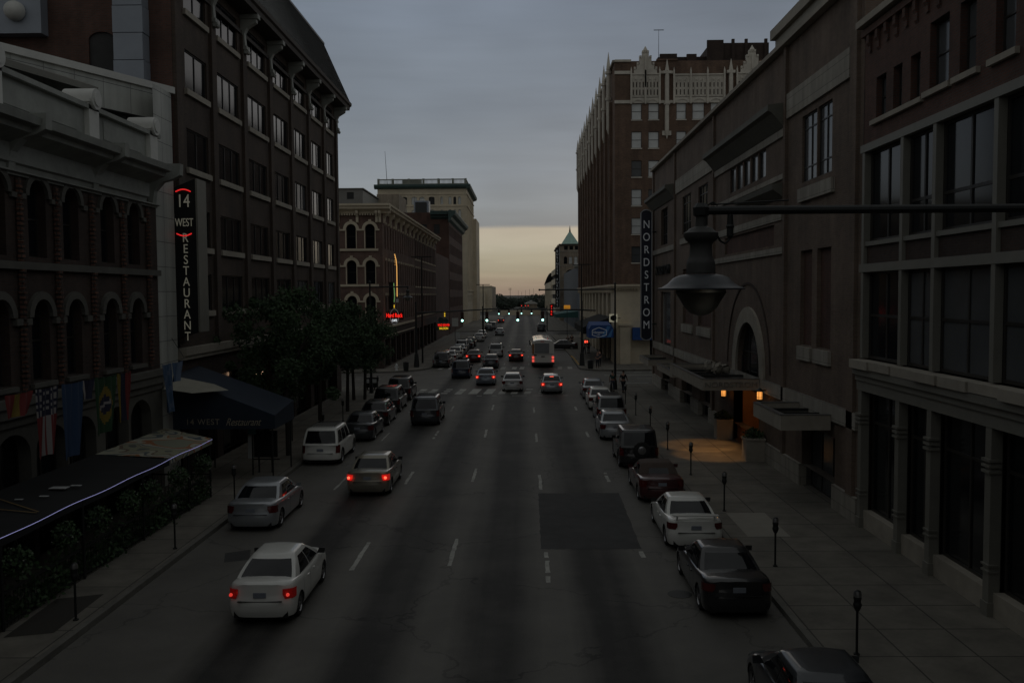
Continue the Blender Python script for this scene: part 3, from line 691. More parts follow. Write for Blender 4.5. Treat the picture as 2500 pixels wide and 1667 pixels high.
# --- cream tower with balustrade ---
CT=thing('cream_tower','ten-storey cream stone tower topped by a balustrade and a dark green cornice','building',(-15.5,245,0))
FC=Fr(-39.8,245,0)
gr=[]
for c in (1.1,3.3,4.9): pass
wx=[1.3,2.6,3.9, 6.0,7.5, 9.7, 12.0, 14.2,15.7, 17.6, 19.5,20.8,22.1]
wx=[(1.0,1.9),(2.4,3.3),(3.8,4.7),(6.4,8.1),(9.3,10.8),(11.5,12.8),(14.0,15.6),(17.2,17.9),(19.4,20.2),(20.7,21.5),(22.0,22.8)]
ops=[(a,b,z0,z1,.3) for a,b in wx for z0,z1 in ((32.7,34.8),(29.0,31.3),(25.6,27.8),(22.2,24.4))]
m=MB(FC); m.wall(0,24.3,0,37.0,ops,depth=.35); m.build('front_wall','cream',CT)
for i,(a,b,z0,z1,_) in enumerate(ops): window(CT,FC,a,b,z0,z1,2 if b-a>1.2 else 1,1,.3,gm='curtain' if i%4 in(0,1) and i%3 else 'glass')
m=MB(FC)
for z in (35.4,32.2,28.3,24.9): m.mark(); m.box(0,24.3,-.2,0,z,z+.22)
for k in range(12): m.mark(); m.lathe([(.22,-.08),(.22,.0)],8,(1.2+2.0*k,36.2),'y')
for a in (.2,5.4,8.7,11.1,13.4,16.4,18.6,23.6): m.mark(); m.box(a-.18,a+.18,-.12,0,22,35.4)
m.parts('stone_band','cream',CT)
FD=LEFT(-15.5,245)
ops=[(1.5+2.9*k,2.7+2.9*k,z0,z0+2.1,.3) for k in range(11) for z0 in (6,9.4,12.8,16.2,19.6,23,26.4,29.8,32.9)]
m=MB(FD); m.wall(0,34,0,37.0,ops,depth=.35); m.build('side_wall','cream',CT)
for j,(a,b,z0,z1,_) in enumerate(ops): window(CT,FD,a,b,z0,z1,1,1,.3)
m=MB(FD)
for z in (35.4,32.2,9.0): m.mark(); m.box(0,34,-.25,0,z,z+.25)
for k in range(12): m.mark(); m.box(.6+2.9*k,.9+2.9*k,-.12,0,9,35)
m.parts('side_band','cream',CT)
m=MB(FC); m.ext([(0,36.9),(-.9,37.2),(-1.1,37.6),(-1.1,38.1),(0,38.2)],-.8,25.3)
m2=MB(FD); m2.ext([(0,36.9),(-.9,37.2),(-1.1,37.6),(-1.1,38.1),(0,38.2)],-1.0,34.8); m.build('cornice','dark_green',CT); m2.build('cornice','dark_green',CT)
m=MB(FC)
m.box(0,24.3,0,.4,38.15,38.4); m.box(0,24.3,0,.4,39.4,39.65)
for a in (0,3.9+.0,8.3,12.3,16.4,20.3,23.8): m.box(a,a+.6,-.02,.42,38.15,39.75)
for k in range(72): 
    a=.5+k*.33; m.box(a,a+.14,.12,.28,38.4,39.4)
m.box(6.5,11.5,2,6,38.15,39.9)
m2=MB(FD); m2.box(0,34,0,.4,38.15,38.4); m2.box(0,34,0,.4,39.4,39.65)
for k in range(60): m2.box(.5+k*.55,.7+k*.55,.1,.3,38.4,39.4)
m.build('balustrade',mk('weathered_balustrade',(.26,.27,.23),.8,noise=.2),CT); m2.build('balustrade',mk('weathered_balustrade',(.26,.27,.23),.8,noise=.2),CT)
m=MB(); m.box(-39.6,-15.9,245.5,278.5,0,37.5); m.build('core','roof_tar',CT)
m=MB(); m.cyl((-37.4,247,38),(-37.9,247,47.5),.09,.04,n=6); tag(m.build('flagpole','iron'),'tall thin bare flagpole rising from the roof of the cream tower','flagpole')
m=MB(); m.box(-15.49,-14.3,272,290,0,31.0); tag(m.build('rear_wing','cream'),'narrow cream rear wing standing behind the side of the tower','building')
# grey block at left behind
GB=thing('grey_roof_block','grey rendered block with one square window behind the arched corner building roof','building',(-38,180,0))
m=MB(Fr(-46,180,0)); m.wall(0,13.8,0,29.4,[(10.6,12.0,27.4,28.8)],depth=.3); m.build('front_wall',mk('grey_render',(.22,.215,.20),.85,noise=.12),GB)
m=MB(); m.box(-46,-32.3,180.3,200,0,29.3); m.box(-46,-32.0,179.8,200.2,29.4,29.6); m.build('block','frame_grey',GB)
window(GB,Fr(-46,180,0),10.6,12.0,27.4,28.8,1,1,.2)
m=MB(); m.box(-33,-28,202,215,0,30.8); tag(m.build('small_brick_block','tan_brick'),'small tan brick block between the grey block and the cream tower','building')
# low pale building further down
LB=thing('low_pale_building','low pale flat-roofed building at the far end on the left','building',(-15.3,430,0))
m=MB(Fr(-40,430,0)); m.wall(0,24.7,0,12.0,[(18.0,19.4,1.5,9.5)],depth=.4); m.box(0,24.7,-.2,0,11.6,12.2); m.build('front_wall','cream',LB)
m=MB(Fr(-40,430,0)); m.box(14.5,21.5,-1.5,0,0,9.6); m.build('porch_block','cream',LB)
m=MB(LEFT(-15.3,430)); m.wall(0,58,0,12.0); m.build('side_wall','tan_brick',LB)
m=MB(); m.box(-40,-15.6,431,488,0,11.8); m.build('core','roof_tar',LB)

# ================= buildings on the right =================
XR=11.55
# --- near brick building with pale framed glazing ---
NB=thing('loft_building','dark brick building with a pale frame grid of big windows, beside the department store','building',(XR,30.7,0))
F=RIGHT(XR,30.7); t=lambda v:30.7-v     # local x = 30.7 - Y
ymin=12.0; Lw=30.7-ymin
ops=[(t(b),t(a),13.85,15.15) for a,b in ((28.9,29.7),(27.7,28.35),(26.45,27.1))]+[(t(b),t(a),13.9,15.75) for a,b in ((24.7,25.85),(23.25,24.1),(21.4,22.3),(19.6,20.6),(17.4,18.4))]
m=MB(F); m.wall(0,Lw,13.1,17.0,ops,depth=.3); m.build('upper_wall','red_brick',NB)
for a,b,c,d in ops: window(NB,F,a,b,c,d,1,2,.22,gm='shade')
m=MB(F); m.mark(); m.box(t(29.95),t(26.2),-.12,0,13.65,13.8)
for a,b in ((26.1,24.5),(24.35,23),(22.5,21.2),(20.8,19.3)): m.mark(); m.box(t(a),t(b),-.12,0,13.7,13.86)
m.parts('window_sill','stone',NB)
m=MB(F)
for k in range(26):
    a=.4+k*.7; m.mark(); m.ext([(0,16.0 if k%2 else 16.15),(-.06,16.1),(-.06,16.3),(-.12,16.4),(-.12,16.7),(0,16.7)],a,a+.2)
m.mark(); m.box(0,Lw,-.15,0,16.68,16.9); m.parts('corbel','red_brick',NB)
m=MB(F); m.box(-.05,Lw,-.32,.3,16.98,17.2); m.build('coping','stone',NB)
cols=[30.45,27.4,25.25,22.0,18.9,16.0]
m=MB(F)
for c in cols: m.box(t(c)-.1,t(c)+.1,-.1,.12,5.95,12.85)
m.box(0,Lw,-.12,.1,12.85,13.1); m.box(0,Lw,-.118,.1,8.85,9.12)
m.box(0,Lw,-.06,.1,9.72,9.86)
m.build('frame_grid','frame_grey',NB)
m=MB(F); m.wall(0,Lw,9.12,9.72,y=.02); m.build('spandrel','dark_brick',NB)
for a,b in zip(cols,cols[1:]):
    window(NB,F,t(a)+.1,t(b)-.1,9.86,12.85,2,1,.16,t=.09,bars=(.35,)); window(NB,F,t(a)+.1,t(b)-.1,5.95,8.85,2,1,.16,t=.09,bars=(.5,),gm='shade' if a<28 else 'glass')
m=MB(F)
for k in range(12):
    a=k*1.6; m.box(a+.02,min(a+1.58,Lw),-.42+.05*((k*7)%3),.1,5.62+.02*((k*5)%2),5.9)
m.build('stone_ledge','stone',NB)
m=MB(F); m.box(0,Lw,-.3,.1,5.4,5.62); m.box(0,Lw,-.2,.1,5.2,5.4); m.box(0,Lw,-.14,.1,4.85,5.2); m.build('shop_cornice','frame_grey',NB)
for c in cols:
    m=MB(F); m.box(t(c)-.14,t(c)+.14,-.12,.16,.15,4.85)
    for z in (3.72,3.86,4.0): m.box(t(c)-.2,t(c)+.2,-.19,.1,z,z+.07)
    for z in (1.25,1.4): m.box(t(c)-.18,t(c)+.18,-.16,.1,z,z+.05)
    m.box(t(c)-.17,t(c)+.17,-.16,.1,.15,.5)
    m.build('iron_column','frame_grey',NB)
for a,b in zip(cols,cols[1:]):
    window(NB,F,t(a)+.14,t(b)-.14,.75,4.85,2,1,.3,t=.08,gm='glass_black',bars=(.74,))
    m=MB(F); m.box(t(a)+.14,t(b)-.14,0,.3,.15,.75); m.build('bulkhead','stone',NB)
m=MB(F); m.box(0,Lw,.9,10,0,16.9); m.build('core','roof_tar',NB)
m=MB(F); m.box(0,.02,.05,10,0,17); m.build('party_wall','dark_brick',NB)

# --- department store ---
ST=thing('department_store','long brick and stone department store with stepped bays, cornices and small entrance canopies','building',(XR,79.8,0))
F=RIGHT(XR,79.8); t=lambda v:79.8-v
ops=[]
bw=[(35.6,37.45),(33.85,35.5)]; 
ops+=[(t(b),t(a),12.7,15.4) for a,b in bw]
cl=[(43.0+1.52*k,44.25+1.52*k) for k in range(5)]
ops+=[(t(b),t(a),13.7,15.0) for a,b in cl]
b2=[(62.0,65.4),(56.4,59.5)]; ops+=[(t(b),t(a),12.4,15.1) for a,b in b2]
ops+=[(t(75.5),t(72.1),12.15,15.1)]
ops+=[(t(b),t(a),z0,z1) for a,b in ((61.2,65.1),(55.2,59.4)) for z0,z1 in ((6.0,9.9),)]
ops+=[(t(b),t(a),6.0,9.9) for a,b in ((36.0,37.5),(33.8,35.4))]
ops+=[(t(51.6),t(41.5),10.35,11.3)]
ops+=[(t(75.5),t(70.6),3.7,8.3)]
ops+=[(t(48.4),t(43.6),3.45,6.75,2.4)]
m=MB(F); m.wall(0,t(30.75),3.4,18.85,ops,depth=.28); m.build('wall','rose_brick',ST)
m=MB(F)
for a,b in ((61.2,65.1),(55.2,59.4),(36.0,37.5),(33.8,35.4)): m.poly([(t(b),.16,6.0),(t(a),.16,6.0),(t(a),.16,9.9),(t(b),.16,9.9)])
m.poly([(t(51.6),.12,10.35),(t(41.5),.12,10.35),(t(41.5),.12,11.3),(t(51.6),.12,11.3)])
m.build('recessed_panels','red_brick',ST)
for a,b in bw: window(ST,F,t(b),t(a),12.7,15.4,2,1,.12,bars=(.22,.8),gm='shade')
for a,b in cl: window(ST,F,t(b),t(a),13.7,15.0,1,1,.1,gm='shade')
for a,b in b2: window(ST,F,t(b),t(a),12.4,15.1,3,1,.12,bars=(.3,.8))
window(ST,F,t(75.5),t(72.1),12.15,15.1,3,1,.24,bars=(.3,.8))
window(ST,F,t(75.5),t(70.6),3.7,8.3,1,1,.24,gm='shade',fm='white_frame')
window(ST,F,t(48.4),t(43.6),3.45,6.75,3,2,.26)
# pilasters between bays
for c,w in ((79.5,.5),(68.3,.35),(54.4,.35),(39.6,.3),(31.4,.6)):
    m=MB(F); m.box(t(c)-w/2,t(c)+w/2,-.14,0,1.05,18.83); m.build('pilaster','rose_brick',ST)
m=MB(F)
for a,b,d,z0,z1 in ((67.9,54.7,.1,15.6,16.6),(39.4,31.9,.1,15.7,16.75),(54.1,39.9,.1,15.06,15.4),(79.2,68.6,.12,11.5,11.9),(66.0,55.6,.1,11.7,12.1),(37.6,33.5,.14,11.9,12.45),(54.0,39.9,.1,13.2,13.42),(54.0,39.8,.1,9.9,10.2),(54.0,40.2,.06,11.42,11.78),(65.2,61.1,.12,5.4,5.95),(59.5,55.1,.12,5.4,5.95),(37.6,35.9,.12,5.4,5.95),(35.5,33.7,.12,5.4,5.95)): m.mark(); m.box(t(a),t(b),-d,0,z0,z1)
m.parts('stone_band','stone_block',ST)
m=MB(F); m.box(0,t(30.8),-.32,.35,18.85,19.05); m.build('coping','stone',ST)
m=MB(F)
cp=[(0,15.4),(-.1,15.45),(-.6,16.05),(-.8,16.15),(-.8,16.4),(0,16.5)]
m.mark(); m.ext(cp,t(54.2),t(39.8)); m.mark(); m.ext(cp,t(80.2),t(68.5))
m.mark(); m.ext([(0,12.35),(-.1,12.4),(-.55,12.72),(-.6,12.95),(0,13.05)],t(47.0),t(39.8))
m.parts('cornice',mk('dark_cornice',(.12,.12,.10),.7,noise=.2),ST)
m=MB(F); m.archband(t(46.0),4.25,2.42,3.2,-.12,0,n=20); m.box(t(49.2),t(48.42),-.12,0,3.4,4.25); m.box(t(43.58),t(42.8),-.12,0,3.4,4.25); m.build('arch_surround','stone',ST)
m=MB(F); m.archband(t(46.3),4.3,4.3,4.42,-.05,0,n=24); m.build('blind_arch','dark_brick',ST)
# base
dops=[(t(37.1),t(33.15),.15,2.75),(t(49.2),t(43.9),.15,3.2),(t(58.8),t(55.5),.15,2.6),(t(65.5),t(61.5),.15,2.5),(t(74.5),t(71.0),.15,2.4)]
m=MB(F); m.wall(0,t(30.75),1.05,3.4,[(a,b,1.05,d) for a,b,c,d in dops],depth=.5); m.build('lower_wall','rose_brick',ST)
m=MB(F); 
xs=[0]+[v for a,b,c,d in sorted(dops) for v in (a,b)]+[t(30.75)]
for k in range(0,len(xs),2): m.box(xs[k],xs[k+1],-.12,.2,.1,1.05)
m.box(0,t(30.8),-.14,0,3.4,4.0)
m.build('stone_base','stone_block',ST)
for i,(a,b,c,d) in enumerate(dops):
    if i==1: continue
    window(ST,F,a,b,c,d,3,1,.42,gm='shade' if i==0 else 'glass_black')
# recessed lit entrance
m=MB(F); a,b=t(49.2),t(43.9)
m.poly([(a,0,.16),(b,0,.16),(b,2.4,.16),(a,2.4,.16)]); m.poly([(a,0,3.2),(b,0,3.2),(b,2.4,3.2),(a,2.4,3.2)])
m.poly([(a,0,.15),(a,2.4,.15),(a,2.4,3.2),(a,0,3.2)]); m.poly([(b,0,.15),(b,2.4,.15),(b,2.4,3.2),(b,0,3.2)])
m.build('entrance_recess','wood',ST)
window(ST,F,a,b,.16,3.2,4,1,2.35,name='entrance_doors',fm='wood',gm='glass')
m=MB(F); m.box(0,t(30.8)-.1,2.6,20,0,18.7); m.build('core','roof_tar',ST)
m=MB(Fr(XR,79.8,R(180))); m.wall(-25,0,.1,18.85); m.build('end_wall','rose_brick',ST)
m=MB(Fr(XR,30.75,0)); m.wall(0,20,15,18.85,y=0); m.build('party_wall','rose_brick',ST)
U=thing('upper_storey','pale set-back top storey standing on the department store roof','building',(14.5,52.2,18.8))
m=MB(RIGHT(14.5,52.2)); m.wall(0,21,18.8,22.6); m.build('wall',mk('pale_panel',(.30,.28,.23),.7,noise=.1),U)
m=MB(RIGHT(14.5,52.2)); m.box(-.2,21,-.25,8,22.6,23.15); m.build('roof_edge','stone',U)
m=MB(Fr(14.5,52.2,R(180))); m.wall(-8,0,18.8,22.6); m.build('end_wall','rose_brick',U)
text('NORDSTROM',1.05,F,t(74.0),10.05,-.12,'iron',ST,'wall_lettering',sx=1.1,ext=.07)

# --- brick hotel tower with gothic crown ---
HT=thing('hotel_tower','tall brown brick hotel tower with a pale gothic terracotta crown at the far corner','building',(10.35,102,0))
FA=Fr(10.35,102,0); FB=RIGHT(10.35,166)
L2=64.0
colx=[(1.9,3.05),(3.8,4.98),(6.95,8.05),(8.75,10.1),(10.8,12.0),(14.2,15.4)]
rz=[(27.7,29.5)]+[(24.53-3.22*k,26.36-3.22*k) for k in range(5)]
ops=[(a,b,z0,z1) for a,b in colx for z0,z1 in rz]
m=MB(FA); m.wall(0,19,9.0,34.2,ops,depth=.22); m.build('front_wall','tower_brick',HT)
for i,(a,b,z0,z1) in enumerate(ops):
    gm='curtain' if z0>23 or ((i*7)%5 in(0,1,2) and z0>17) or (i%6==4) else 'shade'
    window(HT,FA,a,b,z0,z1,1,2,.12,gm=gm,fm='dark_frame')
m=MB(FA)
for a,b,z0,z1 in ops: m.mark(); m.box(a-.05,b+.05,-.08,0,z0-.12,z0)
for z in (29.5,32.75): m.mark(); m.box(0,1.85,-.14,0,z,z+.35); m.mark(); m.box(5.1,6.6,-.14,0,z,z+.3)
m.mark(); m.box(0,1.85,-.18,.3,34.1,34.35)
m.parts('stone_trim','terra',HT)
# terracotta panels with tracery
def crown(fr,a,b,z0,z1,n,parent):
    m=MB(fr); m.box(a,b,-.12,0,z0,z1)
    w=(b-a)/n
    for k in range(n+1): m.box(a+k*w-.09,a+k*w+.09,-.32,-.12,z0-.1,z1+.35); m.cyl((a+k*w,-.22,z1+.35),(a+k*w,-.22,z1+.75),.1,.01,n=6)
    for k in range(n):
        c=a+(k+.5)*w
        m.archband(c,z0+.05,w*.32,w*.42,-.2,-.12,n=8,k=.6)
        for q in range(3):
            xx=a+k*w+w*(.25+.25*q); m.box(xx-.03,xx+.03,-.2,-.12,z0+.8,z1-.4)
        m.archband(c-w*.17,z1-.75,.1,.15,-.2,-.12,n=6); m.archband(c+w*.17,z1-.75,.1,.15,-.2,-.12,n=6)
    m.box(a,b,-.24,-.1,z1-.15,z1)
    o_=m.build('terracotta_panel','terra',parent)
    d=MB(fr)
    for k in range(n):
        for q in range(4):
            xx=a+k*w+w*(.15+.7*q/3)
            for zz0,zz1 in ((z0+.9,z0+1.5),(z0+1.75,z1-.95)): d.box(xx-.055,xx+.055,-.135,-.11,zz0,zz1)
        d.box(a+k*w+.12,a+k*w+w-.12,-.13,-.11,z0+.62,z0+.68)
    d.build('tracery_shade_strips','dark_brick',o_)  # thin dark strips laid on the panel, painting the shade of its recesses
    return o_
crown(FA,1.85,5.05,29.5,32.8,2,HT); crown(FA,6.65,12.3,29.5,32.7,3,HT); crown(FA,13.7,17.2,29.5,32.8,2,HT)
def gable(fr,c,z,parent,s=1):
    m=MB(fr); 
    for hw,h0,h1 in ((1.45,0,.5),(1.1,.5,1.0),(.75,1.0,1.75),(.42,1.75,2.3)):
        m.box(c-hw*s,c+hw*s,-.2,.25,z+h0,z+h1); m.box(c-hw*s,c-hw*s+.22,-.28,.3,z+h1,z+h1+.25); m.box(c+hw*s-.22,c+hw*s,-.28,.3,z+h1,z+h1+.25)
    m.lathe([(.25,z+2.3),(.3,z+2.6),(.12,z+2.9),(.01,z+3.1)],8,(c,0)); m.box(c-.12,c+.12,-.32,-.2,z-1.5,z+2.0)
    return m.build('crown_gable','terra',parent)
gable(FA,3.45,32.75,HT,.9); gable(FA,15.4,32.75,HT,.9)
def pinnacle(fr,c,z0,z1,parent,zb=None):
    m=MB(fr); m.cyl((c,-.28,z0),(c,-.28,z1-1.2),.24,n=8); m.cyl((c,-.28,z0+2.9),(c,-.28,z0+3.1),.36,n=8)
    m.box(c-.45,c+.45,-.5,0,z1-1.3,z1-1.0); m.cyl((c,-.28,z1-1.0),(c,-.28,z1+.3),.26,.02,n=8); m.box(c-.5,c+.5,-.2,0,z0-.5,z0); m.cyl((c,-.28,z0-.9),(c,-.28,z0),.05,.24,n=8)
    return m.build('pinnacle','terra',parent)
pinnacle(FA,5.85,26.4,34.0,HT); pinnacle(FA,13.0,26.4,34.0,HT)
m=MB(FA); m.mark(); m.box(5.1,6.6,-.02,.3,32.75,34.0); m.mark(); m.box(12.3,13.7,-.02,.3,32.75,34.0); m.mark(); m.box(4.7,7.1,-.15,.3,34.0+.2,34.4); m.parts('parapet_block','tower_brick',HT)
# side: piers, strips of windows and pinnacles
sp=[(L2-3.0-5.9*k) for k in range(11)]
ops=[]
for p in sp[:-1]:
    for q in (-3.9,-2.2): ops+=[(p+q,p+q+1.05,z0,z1) for z0,z1 in rz]
m=MB(FB); m.wall(0,L2,9.0,34.2,ops,depth=.25); m.build('side_wall','tower_brick',HT)
k=0
for a,b,z0,z1 in ops:
    k+=1
    if k<=55: window(HT,FB,a,b,z0,z1,1,2,.16,gm='shade')
m=MB(FB); 
for a,b,z0,z1 in ops[55:]: m.poly([(a,.2,z0),(b,.2,z0),(b,.2,z1),(a,.2,z1)])
m.build('side_glazing','shade',HT)
m=MB(FB)
for p in sp: m.mark(); m.box(p-.4,p+.4,-.35,0,9.0,30.2); m.mark(); m.box(p-3.05-.2,p-3.05+.2,-.2,0,9.0,28) 
m.parts('side_pier','tower_brick',HT)
m=MB(FB)
for a,b,z0,z1 in ops[:60]: m.mark(); m.box(a-.05,b+.05,-.1,0,z0-.12,z0)
m.parts('window_sill','terra',HT)
for p in sp:
    m=MB(FB); m.cyl((p,-.4,27.2),(p,-.4,34.0),.24,n=8); m.cyl((p,-.4,26.6),(p,-.4,27.2),.06,.24,n=8); m.cyl((p,-.4,34.0),(p,-.4,36.0),.27,.02,n=8); m.cyl((p,-.4,30.5),(p,-.4,30.8),.36,n=8); m.cyl((p,-.4,33.5),(p,-.4,33.8),.38,n=8)
    m.build('pinnacle','terra',HT)
for p in []:
    m=MB(FB); m.cyl((p,-.3,30.6),(p,-.3,34.4),.24,n=8); m.cyl((p,-.3,34.4),(p,-.3,35.6),.26,.02,n=8); m.build('pinnacle','terra',HT)
m=MB(FB); m.box(0,L2,-.25,.3,34.1,34.35); m.build('side_trim','stone',HT)
# stone base
m=MB(FA); m.wall(0,19,.1,9.0,[(2.1,3.2,4.9,6.9),(4.0,8,.15,4.0),(4.3,5.5,5.0,7.0),(1.9,3.3,5.0,7.0)][1:3],depth=.4)
m.build('base_wall','cream',HT)
window(HT,FA,4.0,8,.15,4.0,3,1,.35,gm='glass_black'); window(HT,FA,4.3,5.5,5.0,7.0,1,2,.3,gm='shade')
m=MB(FB); bo=[(2+5.9*k,6.2+5.9*k,.15,4.2) for k in range(10)]+[(2+5.9*k+.3,5.9+5.9*k,5.2,8.2) for k in range(10)]
m.wall(0,L2,.1,9.0,bo,depth=.4); m.build('base_side_wall','cream',HT)
for a,b,c,d in bo: window(HT,FB,a,b,c,d,3,1,.35,gm='glass_black')
m=MB(FA); m.box(-.3,2.9,-.5,.0,8.95,9.2); m.box(-.2,2.8,-.35,0,8.75,8.95); m.box(2.9,19,-.15,0,8.9,9.1)
for k in range(8): m.box(.1+k*.35,.25+k*.35,-.3,0,8.55,8.75)
m2=MB(FB); m2.box(0,L2+.3,-.5,0,8.95,9.2); m2.box(0,L2,-.35,0,8.75,8.95)
for k in range(70): m2.box(.3+k*.9,.6+k*.9,-.35,0,8.3,8.75)
m.build('belt_cornice','cream',HT); m2.build('belt_cornice','cream',HT)
m=MB(FA); m.box(.55,1.75,-.5,0,.1,4.5); m.box(.4,1.9,-.65,0,4.5,4.75); m.build('corner_pilaster','cream',HT)
m=MB(); m.box(10.9,29,102.8,165.5,0,34.0); m.build('core','roof_tar',HT)
m=MB(); m.box(16.7,23,112,130,34,37.2); m.box(23.0,30.2,111.5,128,34,38.7); m.box(16.9,19,111.6,112,34,37.5); m.box(20.2,21.4,111.6,112,34,37.45); m.box(22.6,24.6,111.2,111.5,34,39.0)
for x in (25.6,27.2,29.6): m.box(x,x+.35,111.2,111.5,34,39.1)
m.build('penthouse','dark_brick',HT)
m=MB(); m.cyl((16.2,108,34),(16.2,108,39.4),.04,.02,n=6); m.box(15.6,16.8,107.95,108.05,39.3,39.36); tag(m.build('roof_antenna','iron'),'thin roof antenna with a short crossbar on the hotel tower','antenna')

# --- blue-grey building, then the gabled stone building ---
BG=thing('blue_grey_building','plain blue-grey rendered building with a pale cornice between hotel tower and gabled stone building','building',(11.6,195,0))
m=MB(Fr(11.7,195,0)); m.wall(0,14,0,14.0); m.build('front_wall',mk('blue_grey_render',(.20,.225,.26),.8,noise=.15),BG)
m=MB(RIGHT(11.7,262)); m.wall(0,67,0,14.0,[(2+6*k,5.5+6*k,.3,3.6) for k in range(11)],depth=.4); m.build('side_wall',mk('blue_grey_render',(1,1,1)),BG)
m=MB(Fr(11.7,195,0)); m.ext([(0,13.6),(-.5,13.9),(-.9,14.2),(-.9,14.6),(0,14.7)],-.8,14); m.build('cornice','white_trim',BG)
m=MB(); m.box(12.2,26,195.5,262,0,13.9); m.build('core','roof_tar',BG)
PB=thing('gabled_stone_building','stone building with a pale green pyramid roof over arched windows','building',(10.75,267,0))
FP=Fr(10.75,267,0)
ops=[(1.3,2.4,21.2,22.3),(2.9,4.0,21.2,22.3),(4.5,5.6,21.2,22.3),(1.2,2.2,17.0,19.2,True),(2.7,3.7,17.0,19.2,True),(4.3,5.3,17.0,19.2,True),(6.7,7.6,17.0,19.2,True),(1.7,4.9,13.0,15.4,1.6),(1.6,3.0,9.2,12.0),(3.5,4.9,9.2,12.0),(1.7,3.0,5.2,8.1),(3.6,4.9,5.2,8.1),(1.6,5,.2,3.6)]
m=MB(FP); m.wall(0,14,0,22.6,ops,depth=.3); m.build('front_wall','tan_brick',PB)
for i,o_ in enumerate(ops): window(PB,FP,*o_[:4],2 if i in (7,12) else 1,1 if i in(7,12) else 2,.25,gm='curtain' if i in (4,5,6) else 'glass')
m=MB(FP)
for z in (20.6,16.4,12.25,8.7,4.5): m.mark(); m.box(0,14,-.15,0,z,z+.25)
for z in (12.05,8.15): m.mark(); m.box(1.4,5.1,-.2,0,z,z+.2)
m.parts('stone_band','stone',PB)
m=MB(FP); m.box(-.3,6.7,-.6,.2,22.6,22.95); m.build('roof_cornice','dark_frame',PB)
m=MB(FP); 
m.poly([(.5,-.5,22.95),(5.7,-.5,22.95),(3.1,1.2,27.0)]); m.poly([(.5,-.5,22.95),(.5,4.5,22.95),(3.1,1.2,27.0)]); m.poly([(5.7,-.5,22.95),(5.7,4.5,22.95),(3.1,1.2,27.0)]); m.build('pyramid_roof','green_copper',PB)
m=MB(FP); m.lathe([(.3,26.5),(.2,27.2),(.05,28.4)],6,(3.1,1.2)); m.build('finial','iron',PB)
m=MB(FP); m.prism([(6.0,2),(14,2),(14,9),(6.0,9)],22.6,25.0); m.build('attic','tan_brick',PB)
m=MB(RIGHT(10.75,300)); m.wall(0,33,0,22.6,[(2+3*k,3.5+3*k,z,z+2.2) for k in range(10) for z in (5,9,13,17)],depth=.3); m.box(0,33.5,-.6,0,22.2,22.7); m.build('side_wall','tan_brick',PB)
m=MB(); m.box(11.3,24.7,267.6,299,0,22.5); m.build('core','roof_tar',PB)
BS=thing('vertical_banner_sign','tall narrow black vertical sign with pale letters on the gabled stone building','sign',(9.7,266,4))
m=MB(); m.box(9.35,10.55,266,266.3,4.2,21.8); m.build('sign_panel','black_canvas',BS)
m=MB(); m.box(10.55,10.7,265.95,266.35,4.0,22.0); m.build('sign_edge','sign_edge',BS)
text('\n'.join('BUSINESS')+'\n\n'+'\n'.join('FURNITURE'),.95,Fr(9.95,265.95,0),0,12.8,-.02,'sign_letter',BS,spacing=.98)
# parking garage and further buildings on the right
PG=thing('parking_garage','open parking garage with stacked pale concrete bands at the far right','building',(10.7,302,0))
FG=RIGHT(10.7,348)
m=MB(FG)
for k in range(5): m.mark(); m.box(0,46,0,.4,1.2+3.4*k,3.1+3.4*k)
m.parts('parapet_band','cream',PG)
m=MB(FG); m.box(0,46,.5,12,0,16.2); m.build('core','under',PG)
SB=thing('curved_roof_building','building with a curved dark roof canopy beyond the parking garage','building',(10.7,352,0))
m=MB(RIGHT(10.7,455)); m.wall(0,100,0,13.0,[(2+6*k,6.5+6*k,1,10.5) for k in range(16)],depth=.5); m.build('side_wall','cream',SB)
m=MB(Fr(10.7,355,0)); m.wall(0,15,0,13.0); m.build('front_wall','cream',SB)
m=MB(RIGHT(10.7,455)); 
for k in range(12):
    a0,a1=k/12,(k+1)/12
    f=lambda u:13.0+3.4*math.sin(math.pi*.5*u)
    i=[m.a(100*a0,-.3,f(a0)),m.a(100*a1,-.3,f(a1)),m.a(100*a1,6,f(a1)+.4),m.a(100*a0,6,f(a0)+.4),m.a(100*a0,-.3,f(a0)-.5),m.a(100*a1,-.3,f(a1)-.5),m.a(100*a1,6,f(a1)-.2),m.a(100*a0,6,f(a0)-.2)]
    for q in ((0,1,2,3),(4,7,6,5),(0,4,5,1),(3,2,6,7)): m.f.append([i[z] for z in q])
m.build('curved_roof','roof_tar',SB)
m=MB(); m.box(11.2,25,356,454,0,13.0); m.build('core','roof_tar',SB)
# end of the street
WE=MB(); WE.box(-9,6.5,345,346,-.1,1.9); tag(WE.build('boundary_wall','cream'),'long low pale wall closing the far end of the street','wall')
FB2=thing('white_roofed_shed','small shed with a shallow white roof beyond the wall at the street end','building',(2.9,352,0))
m=MB(); m.box(.7,5.2,350,360,0,4.3); m.build('walls','tan_brick',FB2)
m=MB(); m.poly([(.3,349.5,4.3),(5.6,349.5,4.3),(2.95,349.5,5.6)]); m.poly([(.3,349.5,4.3),(2.95,349.5,5.6),(2.95,361,5.6),(.3,361,4.3)]); m.poly([(5.6,349.5,4.3),(2.95,349.5,5.6),(2.95,361,5.6),(5.6,361,4.3)]); m.build('roof','white_trim',FB2)
m=MB(); m.cyl((-9.2,600,0),(-9.2,600,12.2),.12,n=6); 
for z in (11.8,11.0): m.box(-10.4,-8.0,599.9,600.1,z,z+.16)
tag(m.build('power_pole','iron'),'twin-crossarm power pole standing above the far trees','pole')
